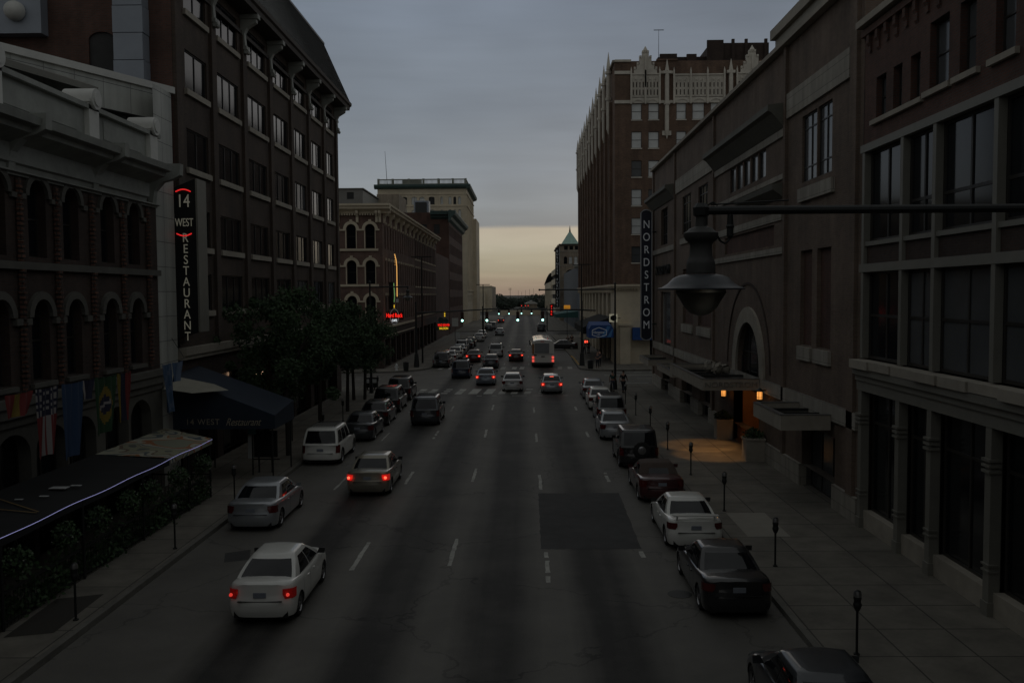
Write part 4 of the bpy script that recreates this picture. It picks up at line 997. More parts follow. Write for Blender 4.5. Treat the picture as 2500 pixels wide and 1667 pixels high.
for i,(x,hh) in enumerate(((-4,10.6),(1.2,10.9),(4.0,11.6),(7.0,12.0),(-1.6,9.6))):
    m=MB(); m.cyl((x,640,0),(x,640,hh),.08,n=5); tag(m.build('utility_pole','iron'),'thin bare utility pole above the distant treeline','pole',group='thin poles above the distant treeline')

# the glazed skywalk the view is taken from spans the street right behind, plain blocks on both sides; all unseen, added to darken the foreground
SK=thing('skywalk','glazed skywalk bridge spanning the street behind the viewpoint','bridge',(0,-5,5.2))
m=MB(); m.box(-15.2,11.4,-9.5,-.5,5.2,5.7); m.build('deck','frame_grey',SK)
m=MB(); m.box(-15.2,11.4,-9.6,-.45,11.2,12.0); m.build('roof','metal_roof',SK)
m=MB(); m.box(-15.15,11.35,-9.3,-.75,5.7,11.2); m.build('glazing','glass',SK)
for k in range(10):
    m=MB(); x=-15.0+2.92*k; m.box(x,x+.14,-.75,-.55,5.7,11.2); m.build('mullion','frame_grey',SK)
m=MB(); m.box(-30,X0,-45,18.9,0,17); tag(m.build('unseen_side_block','dark_brick'),'plain unseen dark brick block added beside the viewpoint on the left','building')
m=MB(); m.box(XR,30,-45,11.9,0,17); tag(m.build('unseen_side_block','dark_brick'),'plain unseen dark brick block added beside the viewpoint on the right','building')

# ================= vehicles =================
KINDS={
 # L,W,H,deck,belt,hood, rear-glass base y, top y, windscreen top y, base y, cabin base halfwidth factor, roof factor, wheel r
 'small':dict(L=4.3,W=1.69,H=1.47,deck=1.05,belt=.99,hood=.92,yr0=.40,yr1=1.22,yf1=2.45,yf0=3.45,wr=.30,rt=.60),
 'sedan':dict(L=4.6,W=1.78,H=1.45,deck=1.02,belt=.97,hood=.88,yr0=.62,yr1=1.42,yf1=2.75,yf0=3.55,wr=.32,rt=.66),
 'coupe':dict(L=4.7,W=1.78,H=1.38,deck=1.0,belt=.93,hood=.82,yr0=.72,yr1=1.65,yf1=2.7,yf0=3.45,wr=.32,rt=.63),
 'soft':dict(L=4.6,W=1.78,H=1.36,deck=.98,belt=.92,hood=.82,yr0=.85,yr1=1.35,yf1=2.5,yf0=3.2,wr=.32,rt=.66),
 'wagon':dict(L=4.5,W=1.78,H=1.5,deck=1.02,belt=.98,hood=.88,yr0=.10,yr1=.75,yf1=2.7,yf0=3.5,wr=.32,rt=.66),
 'suv':dict(L=4.75,W=1.86,H=1.78,deck=1.08,belt=1.08,hood=1.05,yr0=.06,yr1=.42,yf1=2.75,yf0=3.35,wr=.37,rt=.74,rack=1),
 'jeep':dict(L=4.2,W=1.85,H=1.8,deck=1.12,belt=1.1,hood=1.08,yr0=.05,yr1=.32,yf1=2.45,yf0=2.8,wr=.40,rt=.80,spare=1),
 'van':dict(L=4.9,W=1.9,H=1.75,deck=1.05,belt=1.0,hood=.95,yr0=.06,yr1=.4,yf1=3.1,yf0=4.1,wr=.33,rt=.72),
}
PROTO={}
def car_body(k):
    L,W=k['L'],k['W']/2; wr=k['wr']; ya,yb=k['L']*.19,k['L']*.805
    base=.2 if k['H']<1.6 else .3
    Ra=wr*1.15
    ys=set([0,.03,.08,.16,.28,.45,L-.45,L-.28,L-.16,L-.08,L-.03,L])
    for c in (ya,yb):
        for i in range(13): ys.add(round(c+Ra*math.cos(math.pi*i/12),4))
        ys.add(c-Ra-.01); ys.add(c+Ra+.01)
    y=.6
    while y<L-.5: ys.add(y); y+=.28
    ys=sorted(ys)
    def interp(tab,y):
        for (a,va),(b,vb) in zip(tab,tab[1:]):
            if y<=b: u=(y-a)/(b-a); return va+(vb-va)*u
        return tab[-1][1]
    top=[(0,k['deck']-.06),(.08,k['deck']-.015),(.25,k['deck']),(max(.3,k['yr0']),k['deck']),(max(.35,k['yr0'])+.7,k['belt']+.01),(k['yf0']-.1,k['belt']-.03),(k['yf0']+.25,k['hood']),(L-.5,k['hood']-.14),(L-.15,k['hood']-.26),(L,k['hood']-.36)]
    wid=[(0,.86),(.03,.905),(.08,.945),(.16,.972),(.45,.99),(1.2,1.0),(L-1.1,1.0),(L-.5,.975),(L-.16,.90),(L-.03,.80),(L,.76)]
    m=MB(); secs=[]
    NS=8
    for y in ys:
        zb=base
        for c in (ya,yb):
            if abs(y-c)<Ra: zb=max(zb,wr+math.sqrt(Ra*Ra-(y-c)**2))
        zt=interp(top,y); w=W*interp(wid,y)
        pts=[]
        sh=.12
        for i in range(NS):
            u=i/(NS-1); z=zb+(zt-sh-zb)*u
            zz=(z-.55)/.5; x=w*(1-.035*zz*zz-(.03 if z<.35 else 0)*(1-(z-.2)/.15 if z<.35 else 0))
            if z>.75: x-=.05*(z-.75)
            pts.append((x,z))
        xs,zs=pts[-1]
        pts+=[(xs-.025,zt-sh*.45),(xs-.075,zt-sh*.12),(xs-.16,zt),(xs*.6,zt+.025),(0,zt+.035)]
        secs.append((y,pts))
    def warp(x,y,z):
        # rear bumper and tail: the bumper stands proud, the lid leans in
        d=0
        if y<.5:
            f=(1-y/.5)
            if z>.60: d+=.05*min(1,(z-.60)/.08)*f+ .09*max(0,(z-.68))*f
            if z<.36: d+=.35*(.36-z)*f
            d+=.20*abs(x/W)**3*f
        if y>L-.5:
            f=(y-L+.5)/.5
            if z>.55: d-=.35*(z-.55)*f
            d-=.14*(x/W)**2*f
        return (x,y+d,z)
    rings=[]
    for y,p in secs:
        ring=[m.a(*warp(-x,y,z)) for x,z in p]+[m.a(*warp(x,y,z)) for x,z in p[::-1][1:]]
        rings.append(ring)
    n=len(rings[0])
    for a,b in zip(rings,rings[1:]):
        for i in range(n-1): m.f.append([a[i],a[i+1],b[i+1],b[i]])
    for ri,(y,p) in ((0,secs[0]),(-1,secs[-1])):
        # close the ends in horizontal strips
        cur=None; ring=rings[ri]; h=len(p)
        for i in range(h-1):
            l0,l1=ring[i],ring[i+1]; r0,r1=ring[n-1-i],ring[n-2-i]
            x0,z0=p[i]; x1,z1=p[i+1]
            mids0=[m.a(*warp(x0*u,y,z0)) for u in (-.6,-.2,.2,.6)]; mids1=[m.a(*warp(x1*u,y,z1)) for u in (-.6,-.2,.2,.6)]
            A=[l0]+mids0+[r0]; B_=[l1]+mids1+[r1]
            for q in range(5):
                f=[A[q],A[q+1],B_[q+1],B_[q]]
                m.f.append(f)
    return m,warp,ya,yb
def cabin_fn(k):
    W=k['W']/2; zb=k['belt']-.10; zr=k['H']-.05
    wb,wt=W*.93,W*k['rt']+.05
    def O(side,s,t,off=0):
        tt=max(0,min(1,t)); z=zb+(zr-zb)*t
        curve=math.sin(math.pi*.5*tt)
        w=wb+(wt-wb)*(.25*tt+.75*tt*tt) + off
        yr=k['yr0']+(k['yr1']-k['yr0'])*(.85*tt+.15*tt*tt)-off; yf=k['yf0']+(k['yf1']-k['yf0'])*(.9*tt+.1*tt*tt)+off
        c=.10
        if side=='r': x=-w+2*w*s; return (x*.985,yr+c*(2*s-1)**4,z)
        if side=='f': x=w-2*w*s; return (x*.985,yf-.13*(2*s-1)**2,z)
        if side=='R': return (w*(1-.03*(2*s-1)**2),yr+c+(yf-.13-yr-c)*s,z)
        if side=='L': return (-w*(1-.03*(2*s-1)**2),yf-.13+(yr+c-yf+.13)*s,z)
    return O,zb,zr
def make_car(kind,col,tail='off',name='car',label='',roofmat=None,rot=0,loc=(0,0,0),group=None,brake3=False,cat='car',rim='rim',facing=1):
    k=KINDS[kind]
    root=thing(name,label,cat,(0,0,0),0,group)
    key=(kind,)
    def part(nm,mesh,mat,parent,**kw):
        o=bpy.data.objects.new(nm,mesh); COL.objects.link(o); o.parent=parent; return o
    if key not in PROTO:
        P={}
        m,warp,ya,yb=car_body(k); L,W=k['L'],k['W']/2
        def fin(mb,nm,smooth=35,recalc=True):
            me=mb.mesh(nm)
            b=bmesh.new(); b.from_mesh(me); bmesh.ops.remove_doubles(b,verts=b.verts,dist=.0005)
            if recalc: bmesh.ops.recalc_face_normals(b,faces=b.faces)
            b.to_mesh(me); b.free()
            me.polygons.foreach_set('use_smooth',[True]*len(me.polygons)); 
            try: me.set_sharp_from_angle(angle=R(smooth))
            except Exception: pass
            me.materials.append(None); return me
        P['body']=fin(m,'body')
        O,zb,zr=cabin_fn(k)
        c=MB(); NT=7; NR=9; NSd=9
        rings=[]
        for j in range(NT+1):
            t=j/NT; ring=[]
            for side,n in (('r',NR),('R',NSd),('f',NR),('L',NSd)):
                for i in range(n): ring.append(c.a(*O(side,i/n,t)))
            rings.append(ring)
        n=len(rings[0])
        for a,b in zip(rings,rings[1:]):
            for i in range(n): c.f.append([a[i],a[(i+1)%n],b[(i+1)%n],b[i]])
        tops=[c.v[i] for i in rings[-1]]; cen=Vector((0,(k['yr1']+k['yf1'])/2,0)); prev=rings[-1]
        for f_,dz in ((.95,.03),(.82,.05),(.55,.064),(.25,.07)):
            ring=[]
            for v in tops:
                p=cen+(Vector((v.x,v.y,0))-cen)*f_; ring.append(c.a(p.x,p.y,zr+dz))
            for i in range(n): c.f.append([prev[i],prev[(i+1)%n],ring[(i+1)%n],ring[i]])
            prev=ring
        c.f.append(prev)
        P['roof']=fin(c,'roof',50)
        def patch(side,s0,s1,t0,t1,ns=6,nt=4,off=.008,skew=None):
            g=MB(); G=[]
            for j in range(nt+1):
                t=t0+(t1-t0)*j/nt; row=[]
                for i in range(ns+1):
                    a0,a1=s0,s1
                    if skew: a0=s0+skew[0]*(j/nt); a1=s1+skew[1]*(j/nt)
                    row.append(g.a(*O(side,a0+(a1-a0)*i/ns,t,off)))
                G.append(row)
            for j in range(nt):
                for i in range(ns): g.f.append([G[j][i],G[j][i+1],G[j+1][i+1],G[j+1][i]])
            return g
        tb=.2 if kind not in('suv','jeep','van') else .14
        P['rear_window']=fin(patch('r',.07 if kind!='soft' else .24,.93 if kind!='soft' else .76,tb+(.1 if kind=='soft' else 0),.9 if kind!='soft' else .75),'rear_window')
        P['windscreen']=fin(patch('f',.06,.94,tb,.92),'windscreen')
        if kind in('suv','van','jeep'): segs=((.05,.30),(.34,.62),(.66,.93))
        elif kind=='wagon': segs=((.08,.30),(.33,.62),(.65,.93))
        else: segs=((.16,.52),(.55,.90))
        P['side']=[]
        for a,b in segs:
            first=a==segs[0][0]; last=b==segs[-1][1]
            P['side'].append(fin(patch('R',a,b,tb,.88,5,4,.008,( .0 if not first else .02, -.02 if last else 0)),'side_window'))
            P['side'].append(fin(patch('L',1-b,1-a,tb,.88,5,4,.008,(.02 if last else 0, 0)),'side_window'))
        # lamps wrap the corner
        def lamp(sx,rear=True):
            g=MB(); zz=(.66,.90) if kind in('small','sedan','coupe','soft','wagon') else (.62,1.0)
            if kind=='coupe': zz=(.70,.90)
            xs=[(.66 if kind not in('suv','jeep','van') else .80,0),(.76,0) if kind not in('suv','jeep','van') else (.83,0),(.86,.0),(.925,.02),(.965,.10),(.985,.26 if kind not in('suv','jeep','van') else .18)]
            rows=[]
            for z in (zz[0],(zz[0]+zz[1])/2,zz[1]):
                r=[]
                for fx,fy in xs:
                    if z==zz[0] and fx<.7: fx=.73
                    x=W*fx; wx,wy,wz=warp(x,fy,z)
                    if fy>0: x=W*(fx+.012)
                    p=(sx*x,wy-.014 if fy<.05 else wy,z)
                    if not rear: p=(sx*x*.93,L-wy*1.0-.10+ (0),z-.16)
                    r.append(g.a(*p))
                rows.append(r)
            for a,b in zip(rows,rows[1:]):
                for i in range(len(xs)-1): g.f.append([a[i],a[i+1],b[i+1],b[i]])
            return g
        P['tail']=[fin(lamp(s),'tail_lamp',60) for s in(-1,1)]
        hl=[]
        for s in(-1,1):
            g=MB(); g.poly([(s*W*.45,L-.235,k['hood']-.30),(s*W*.84,L-.42,k['hood']-.27),(s*W*.88,L-.45,k['hood']-.13),(s*W*.5,L-.30,k['hood']-.15)]); g.poly([(s*W*.84,L-.30,k['hood']-.36),(s*W*.945,L-.5,k['hood']-.30),(s*W*.945,L-.5,k['hood']-.16),(s*W*.86,L-.36,k['hood']-.18)]); hl.append(fin(g,'headlamp'))
        P['head']=hl
        g=MB(); x0,y0,z0=warp(0,0,.78); g.box(-.16,.16,y0-.03,y0-.012,.70,.83); P['plate']=fin(g,'number_plate')
        g=MB(); g.box(-W*.8,W*.8,.12,L-.15,.17,.5); g.box(-W*.72,W*.72,.5,L-.5,.5,.75); P['under']=fin(g,'underbody')
        g=MB()
        y1=warp(0,0,.62)[1]
        g.box(-W*.66,W*.66,y1-.012,y1+.05,.608,.617); P['trim']=fin(g,'bumper_trim')
        mirr=[]
        for s in(-1,1):
            g=MB(); g.box(0,0,0,0,0,0); g=MB(); ym=k['yf0']-.5; z=k['belt']+.03
            a=[(s*(W*.9),ym,z-.03),(s*(W+.14),ym-.03,z-.02),(s*(W+.15),ym-.03,z+.12),(s*(W*.98),ym,z+.12)]
            b=[(s*(W*.9),ym+.09,z-.03),(s*(W+.11),ym+.07,z-.02),(s*(W+.12),ym+.07,z+.10),(s*(W*.98),ym+.09,z+.10)]
            i=[g.a(*p) for p in a+b]
            for f in ((0,1,2,3),(4,5,6,7),(0,1,5,4),(1,2,6,5),(2,3,7,6),(3,0,4,7)): g.f.append([i[q] for q in f])
            mirr.append(fin(g,'mirror',80))
        P['mirror']=mirr
        wr=k['wr']
        g=MB(); g.lathe([(wr*.62,-.09),(wr*.8,-.105),(wr*.97,-.085),(wr,-.05),(wr,.05),(wr*.97,.085),(wr*.8,.105),(wr*.62,.09)],20,(0,0),'x',close=False); g.lathe([(.01,-.02),(wr*.63,-.02)],20,(0,0),'x',close=False); P['tyre']=fin(g,'tyre',50)
        g=MB(); g.lathe([(wr*.64,.095),(wr*.60,.07),(wr*.52,.06)],20,(0,0),'x',close=False)
        g.lathe([(.02,.085),(wr*.17,.08),(wr*.18,.03)],10,(0,0),'x',close=False)
        for q in range(5):
            a=2*math.pi*q/5; ca,sa=math.cos(a),math.sin(a); r0,r1=wr*.1,wr*.6; hw=wr*.085
            pts=[(ca*r0-sa*hw,sa*r0+ca*hw),(ca*r1-sa*hw,sa*r1+ca*hw),(ca*r1+sa*hw,sa*r1-ca*hw),(ca*r0+sa*hw,sa*r0-ca*hw)]
            g.poly([(.075,p,q_) for p,q_ in pts])
        P['rim']=fin(g,'rim',30)
        g=MB()
        for s in(-1,1):
            for yy in ((k['yf0']+k['yr0'])/2+.05, k['yf0']-.85 if k['L']>4.2 else k['yf0']-.8): g.box(s*(W+.004)-.012,s*(W+.004)+.012,yy-.42,yy-.27,k['belt']-.20,k['belt']-.165)
        P['handle']=fin(g,'door_handle')
        # dark seams round doors and boot lid: thin recess strips following the flank
        g=MB()
        for s in(-1,1):
            for yy in (k['yf0']-.25,(k['yf0']+k['yr0'])/2-.1,k['yr0']+.75 if kind not in('suv','van','jeep') else 1.35):
                zs=[.3+(k['belt']-.12-.3)*q/5 for q in range(6)]
                def xx(z): 
                    zz=(z-.55)/.5; x=W*(1-.035*zz*zz); 
                    if z>.75: x-=.05*(z-.75)
                    return x+.003
                for z0,z1 in zip(zs,zs[1:]): g.poly([(s*xx(z0),yy,z0),(s*xx(z0),yy+.012,z0),(s*xx(z1),yy+.012,z1),(s*xx(z1),yy,z1)])
        P['seam']=fin(g,'door_seams')
        P['ya'],P['yb']=ya,yb
        if k.get('rack'):
            g=MB(); zt=k['H']
            for s in(-1,1): g.tube([(s*W*.62,.75,zt+.02),(s*W*.62,.85,zt+.07),(s*W*.62,2.5,zt+.07),(s*W*.62,2.6,zt+.0)],.018,6)
            for q in range(5): g.cyl((-W*.62,.95+.36*q,zt+.045),(W*.62,.95+.36*q,zt+.045),.014,n=6)
            for q in range(8): g.box(-W*.5+q*W*.135,-W*.5+q*W*.135+.03,.7,2.5,zt+.0,zt+.02)
            P['rack']=fin(g,'roof_rack')
        if k.get('spare'):
            g=MB(); g.lathe([(.1,-.20),(.3,-.21),(.38,-.18),(.39,-.10),(.36,-.03),(.1,-.02)],20,(.08,.92),'y'); P['spare']=fin(g,'spare_tyre',50)
            g=MB(); g.lathe([(.01,-.235),(.10,-.235),(.17,-.222),(.19,-.21)],14,(.08,.92),'y'); P['sparerim']=fin(g,'rim',50)
        PROTO[key]=P
    P=PROTO[key]
    def put(nm,me,mat,parent=root,copy=True):
        if me.materials[0] is not None and me.materials[0]!=M[mat]:
            me=me.copy()
        me.materials[0]=M[mat]
        o=bpy.data.objects.new(nm,me); COL.objects.link(o); o.parent=parent; return o
    body=put('body',P['body'].copy(),col); put('roof',P['roof'].copy(),roofmat or col,body)
    put('rear_window',P['rear_window'],'car_glass'); put('windscreen',P['windscreen'],'car_glass')
    for s in P['side']: put('side_window',s,'car_glass')
    tm={'on':'tail_on','dim':'tail_dim','off':'tail_off'}[tail]
    W=k['W']/2
    for i,s in enumerate(P['tail']):
        l=put('tail_lamp',s.copy(),tm)
        if tail in('on','dim'):
            g=MB(); sx=(-1,1)[i]; g.lathe([(.001,.070),(.052 if tail=='on' else .04,.075),(.06 if tail=='on' else .045,.11)],10,(sx*W*.84,.79),'y',close=False)
            for v in g.v: v.y-=.075
            me=g.mesh('bulb'); me.materials.append(M['tail_bulb'] if tail=='on' else M['tail_bulb_dim']); o=bpy.data.objects.new('bulb',me); COL.objects.link(o); o.parent=l
    for s in P['head']: put('headlamp',s,'head')
    put('number_plate',P['plate'],'plate'); put('underbody',P['under'],'under'); put('bumper_trim',P['trim'],'under',body); put('door_seams',P['seam'],'under',body); put('door_handles',P['handle'],'blackplastic' if col not in('white','silver') else col,body)
    for s in P['mirror']: put('mirror',s.copy(),'blackplastic' if col in('white','lightsilver','black','gold') else col)
    for (yy,sx) in ((P['ya'],-1),(P['ya'],1),(P['yb'],-1),(P['yb'],1)):
        t_=put('wheel',P['tyre'],'tyre'); t_.location=(sx*(W-.12),yy,k['wr']); t_.rotation_euler=(0,0,0 if sx>0 else math.pi)
        put('rim',P['rim'],rim,t_)
    if 'rack' in P: put('roof_rack',P['rack'],'blackplastic')
    if 'spare' in P: sp_=put('spare_tyre',P['spare'],'tyre'); put('rim',P['sparerim'],rim,sp_)
    if brake3:
        g=MB(); g.box(-.16,.16,k['yr1']-.12,k['yr1']-.06,k['H']-.16,k['H']-.11); me=g.mesh('brake_lamp'); me.materials.append(M['tail_bulb']); o=bpy.data.objects.new('brake_lamp',me); COL.objects.link(o); o.parent=root
    root.location=loc; root.rotation_euler=(0,0,R(rot))
    if facing<0: root.rotation_euler=(0,0,R(rot+180))
    return root
GP='cars parked along the left kerb'; GR='cars parked along the right kerb'; GM='cars driving away down the street'
cars=[
 ('small','white','dim','white compact sedan with red tail lamps, nearest car on the left side of the road',(-6.62,21.7),0,GM,{}),
 ('sedan','silver','off','silver sedan parked at the left kerb behind the white compact sedan',(-9.55,30.45),0,GP,{}),
 ('suv','white','off','white SUV with roof rack parked at the left kerb',(-9.85,42.4),0,GP,{}),
 ('sedan','gold','on','gold sedan with lit tail lamps driving beside the white SUV',(-6.42,35.8),0,GM,{}),
 ('suv','charcoal','off','dark grey SUV driving in the lane past the parked cars',(-6.25,55.2),0,GM,{}),
 ('sedan','charcoal','off','charcoal sedan parked just ahead of the white SUV',(-9.35,49.3),0,GP,{}),
 ('wagon','black','off','black hatchback parked second ahead of the white SUV',(-9.4,55.0),0,GP,{}),
 ('van','black','off','black van parked behind the last car before the junction on the left',(-9.6,61.3),0,GP,{}),
 ('suv','black','off','black SUV parked nearest the junction at the left kerb',(-9.7,68.2),0,GP,{}),
 ('suv','darkblue','off','dark blue SUV crossing the junction on the far left',(-6.2,86.1),0,GM,{}),
 ('sedan','bluegrey','on','blue-grey sedan with red tail lamps in the middle of the junction',(-3.5,79.6),0,GM,{}),
 ('sedan','lightsilver','off','pale silver sedan with unlit lamps on the near crosswalk',(-1.02,74.4),0,GM,{}),
 ('wagon','silver','on','silver hatchback with bright brake lamps beside the pale silver sedan',(2.25,72.8),0,GM,dict(brake3=True)),
 ('sedan','charcoal','off','dark sedan just past the far crosswalk, ahead of the blue-grey sedan',(-3.75,98.1),0,GM,{}),
 ('sedan','maroon','on','dark red sedan with lit lamps and a pale plate left of the white SUV ahead',(-6.15,106.7),0,GM,{}),
 ('suv','lightsilver','off','white SUV driving away ahead of the dark sedan',(-3.7,115.2),0,GM,{}),
 ('coupe','maroon','on','dark red coupe with lit lamps driving left of the bus',(-1.0,107.8),0,GM,{}),
 ('sedan','silver','off','silver sedan alone on the road approaching the second junction',(-4.85,175.6),0,GM,{}),
 ('sedan','maroon','on','red-lit car farthest down the street on the left',(-6.55,252.6),0,GM,dict(brake3=True)),
 ('van','black','off','black van parked at the far-left corner, first beyond the junction',(-9.3,99.0),0,GP,{}),
 ('sedan','lightsilver','off','pale sedan parked right behind the black van beyond the junction',(-9.05,106.2),0,GP,{}),
 ('wagon','white','off','white hatchback, third in the parked row beyond the junction',(-8.85,113.4),0,GP,{}),
 ('sedan','silver','off','silver sedan, fourth in the parked row beyond the junction',(-8.8,119.4),0,GP,{}),
 ('suv','lightsilver','off','pale SUV standing tallest in the parked row beyond the junction',(-8.9,125.6),0,GP,{}),
 ('sedan','charcoal','off','dark sedan ahead of the pale SUV in the parked row',(-8.55,131.8),0,GP,{}),
 ('wagon','black','off','black hatchback at the end of the parked row beyond the junction',(-8.45,138.0),0,GP,{}),
 ('sedan','lightsilver','off','pale sedan parked with a gap behind it before the second junction',(-7.85,153.3),0,GP,{}),
 ('sedan','white','off','white sedan parked last before the second junction on the left',(-7.95,166.5),0,GP,{}),
 ('sedan','charcoal','off','dark sedan parked first past the second junction on the left',(-7.9,198.0),0,GP,{}),
 ('van','grey','off','grey van parked second past the second junction on the left',(-7.4,206.6),0,GP,{}),
 ('suv','charcoal','off','dark SUV parked on the right just past the second junction',(3.8,192.4),0,GR,{}),
 ('coupe','black','off','black sedan parked at the right kerb behind the white coupe',(5.35,22.0),0,GR,{}),
 ('coupe','white','off','white coupe with boot spoiler parked at the right kerb',(5.42,27.95),0,GR,{}),
 ('soft','maroon','off','dark maroon convertible with brown fabric top at the right kerb',(5.35,34.4),0,GR,dict(roofmat=None)),
 ('jeep','black','off','black off-road car with a spare wheel on its tailgate at the right kerb',(5.35,41.3),0,GR,{}),
 ('sedan','silver','off','silver sedan parked ahead of the black off-road car',(5.1,49.3),0,GR,{}),
 ('suv','grey','off','grey SUV parked between two silver sedans at the right kerb',(5.45,55.3),0,GR,{}),
 ('sedan','white','off','white sedan mostly hidden ahead of the grey SUV at the right kerb',(5.4,62.2),0,GR,{}),
 ('sedan','silver','off','silver sedan parked at the right kerb closest to the junction',(5.4,68.6),0,GR,{}),
 ('sedan','charcoal','off','dark sedan at the bottom edge of the picture, nearest on the right kerb',(5.45,14.1),0,GR,{}),
]
M['soft_top']=mk('brown_soft_top',(.075,.055,.045),.9,noise=.15)
for kind,col,tail,label,(x,y),rot,grp,ex in cars:
    if kind=='soft': ex=dict(roofmat='soft_top')
    nm={'small':'compact_sedan','sedan':'sedan','coupe':'coupe','soft':'convertible','wagon':'hatchback','suv':'suv','jeep':'off_road_car','van':'minivan'}[kind]
    make_car(kind,col,tail,nm,label,rot=rot,loc=(x,y,0),group=grp,**ex)
c_=make_car('sedan','black','off','sedan','black sedan turning out sideways to the right of the bus',rot=82,loc=(7.9,130.6,0))
# spoiler of the white coupe
for o in [o for o in COL.objects if o.name.startswith('coupe') and 'spoiler' in o.get('label','')]:
    m=MB(); m.box(-.72,.72,.08,.26,1.12,1.15); m.box(-.62,-.56,.14,.22,.98,1.13); m.box(.56,.62,.14,.22,.98,1.13); me=m.mesh('boot_spoiler'); me.materials.append(M['white']); q=bpy.data.objects.new('boot_spoiler',me); COL.objects.link(q); q.parent=o
# boot badge slots and plates with writing are too small to read; the nearest compact shows a chrome bar
# --- bus ---
def bus():
    B=thing('city_bus','white city bus seen from behind with four red tail lamps','bus',(0,0,0))
    L,W,H=11.5,1.25,3.1
    prof=[(-W,.42),(-W,2.55),(-W+.05,2.8),(-W+.2,2.97),(-W+.5,3.06),(0,3.12),(W-.5,3.06),(W-.2,2.97),(W-.05,2.8),(W,2.55),(W,.42)]
    m=MB(); secs=[]
    for y,s,dz in ((0,.965,-.05),(.05,.99,-.01),(.15,1,0),(2.0,1,0),(L-.3,1,0),(L,.96,-.05)):
        secs.append([m.a(x*s,y,z+(dz if z>1 else 0)) for x,z in prof])
    n=len(prof)
    for a,b in zip(secs,secs[1:]):
        for i in range(n-1): m.f.append([a[i],a[i+1],b[i+1],b[i]])
    m.f.append(secs[0]); m.f.append(secs[-1])
    m.build('body',paint('bus_white',(.55,.53,.49)),B,smooth=30,local=True)
    m=MB(); m.box(-W+.1,W-.1,.3,L-.3,.22,.6); m.build('underbody','under',B,local=True)
    m=MB(); m.box(-W*.72,W*.55,-.035,.02,1.62,2.72); m.build('rear_window',mk('bus_rear_panel',(.16,.165,.17),.35,coat=.5),B,local=True)
    m=MB(); m.box(-W+.06,-W+.26,-.035,.02,1.55,2.65); m.build('vertical_sign_board',mk('amber_board',(.22,.10,.03),.6),B,local=True)
    m=MB(); m.box(-W*.95,W*.95,-.03,.01,1.48,1.5); m.box(-.2,.2,-.04,.01,1.2,1.3); m.box(-W+.25,-W+.55,-.04,.01,1.34,1.44); m.build('panel_lines','under',B,local=True)
    m=MB(); m.box(-W,W,-.12,.1,.38,.58); m.build('rear_bumper','blackplastic',B,local=True)
    for sx in(-1,1):
        for z in (.78,1.14):
            m=MB(); m.box(sx*W*.88-.12,sx*W*.88+.12,-.05,.02,z-.13,z+.13); l=m.build('tail_lamp',mk('bus_lamp',(.8,.1,.1),.3,emit=(1,.10,.07),es=.75),B,local=True)
    m=MB(); m.box(-.25,.12,-.04,.02,2.88,2.93); m.build('brake_lamp','tail_dim',B,local=True)
    for sx in(-1,1):
        m=MB()
        for q in range(7): m.box(sx*(W+.005)-.012,sx*(W+.005)+.012,.9+1.4*q,2.15+1.4*q,1.5,2.5)
        m.build('side_windows','car_glass',B,local=True)
        for yy in (2.6,9.2):
            m=MB(); m.lathe([(.3,-.14),(.46,-.15),(.5,-.08),(.5,.08),(.46,.15),(.3,.14)],20,(yy,.5),'x'); q=m.build('wheel','tyre',B,local=True,smooth=40); q.location=(sx*(W-.17),0,0)
        m=MB(); m.box(sx*(W+.12)-.08,sx*(W+.12)+.08,L-.6,L-.5,1.9,2.5); m.box(min(sx*W,sx*(W+.12)),max(sx*W,sx*(W+.12)),L-.58,L-.52,2.5,2.55); m.build('mirror','blackplastic',B,local=True)
    B.location=(2.08,98.9,0)
bus()

# ================= street furniture =================
def meter(x,y,label):
    t_=thing('parking_meter',label,'parking meter',(0,0,0),0,'parking meters along the kerbs')
    m=MB(); m.cyl((0,0,0),(0,0,1.0),.03,n=8); m.cyl((0,0,0),(0,0,.03),.07,n=8); m.build('post','iron',t_,local=True)
    m=MB(); m.lathe([(.035,.98),(.06,1.02),(.09,1.10),(.095,1.14),(.08,1.17),(.075,1.22),(.088,1.26),(.088,1.36),(.07,1.43),(.03,1.46),(.001,1.465)],12); h_=m.build('meter_head','iron',t_,local=True,smooth=50)
    m=MB(); m.lathe([(.089,1.31),(.089,1.38),(.072,1.432)],12,close=False); m.build('meter_dome','steel',h_,local=True,smooth=50)
    t_.location=(x,y,.15); return t_
ord_=['first','second','third','fourth','fifth','sixth','seventh','eighth']
sx_=[('at the bottom of the picture on the right pavement'),('beside the black sedan on the right pavement'),('beside the white coupe on the right pavement'),('in front of the lamplit entrance on the right pavement'),('beside the black off-road car on the right pavement'),('beside the silver sedan ahead of the off-road car'),('beside the grey SUV on the right pavement'),('farthest of the right kerb row, near the junction')]
mt0=None
for i,(y,lb) in enumerate(zip((19.55,26.0,32.7,39.3,45.7,52.0,58.8,64.8),sx_)):
    if mt0 is None: mt0=meter(7.35,y,'parking meter '+lb)
    else: c=copy_tree(mt0); c.location=(7.35,y,.15); c['label']='parking meter '+lb
for x,y,lb in ((-11.24,21.75,'by the dark tree pit on the left pavement'),(-11.2,28.0,'behind the silver sedan on the left pavement'),(-11.4,34.5,'beside the terrace end on the left pavement'),(-11.6,56.5,'beside the black hatchback on the left pavement'),(-11.4,50.0,'beside the charcoal sedan on the left pavement'),(-12.0,72.6,'at the left corner before the junction')):
    c=copy_tree(mt0); c.location=(x,y,.15); c['label']='parking meter '+lb
def pole(name,label,cat,x,y,h,r=.05,mat='iron'):
    m=MB(); m.cyl((x,y,.15),(x,y,h),r,r*.8,n=8); return tag(m.build(name,mat),label,cat)
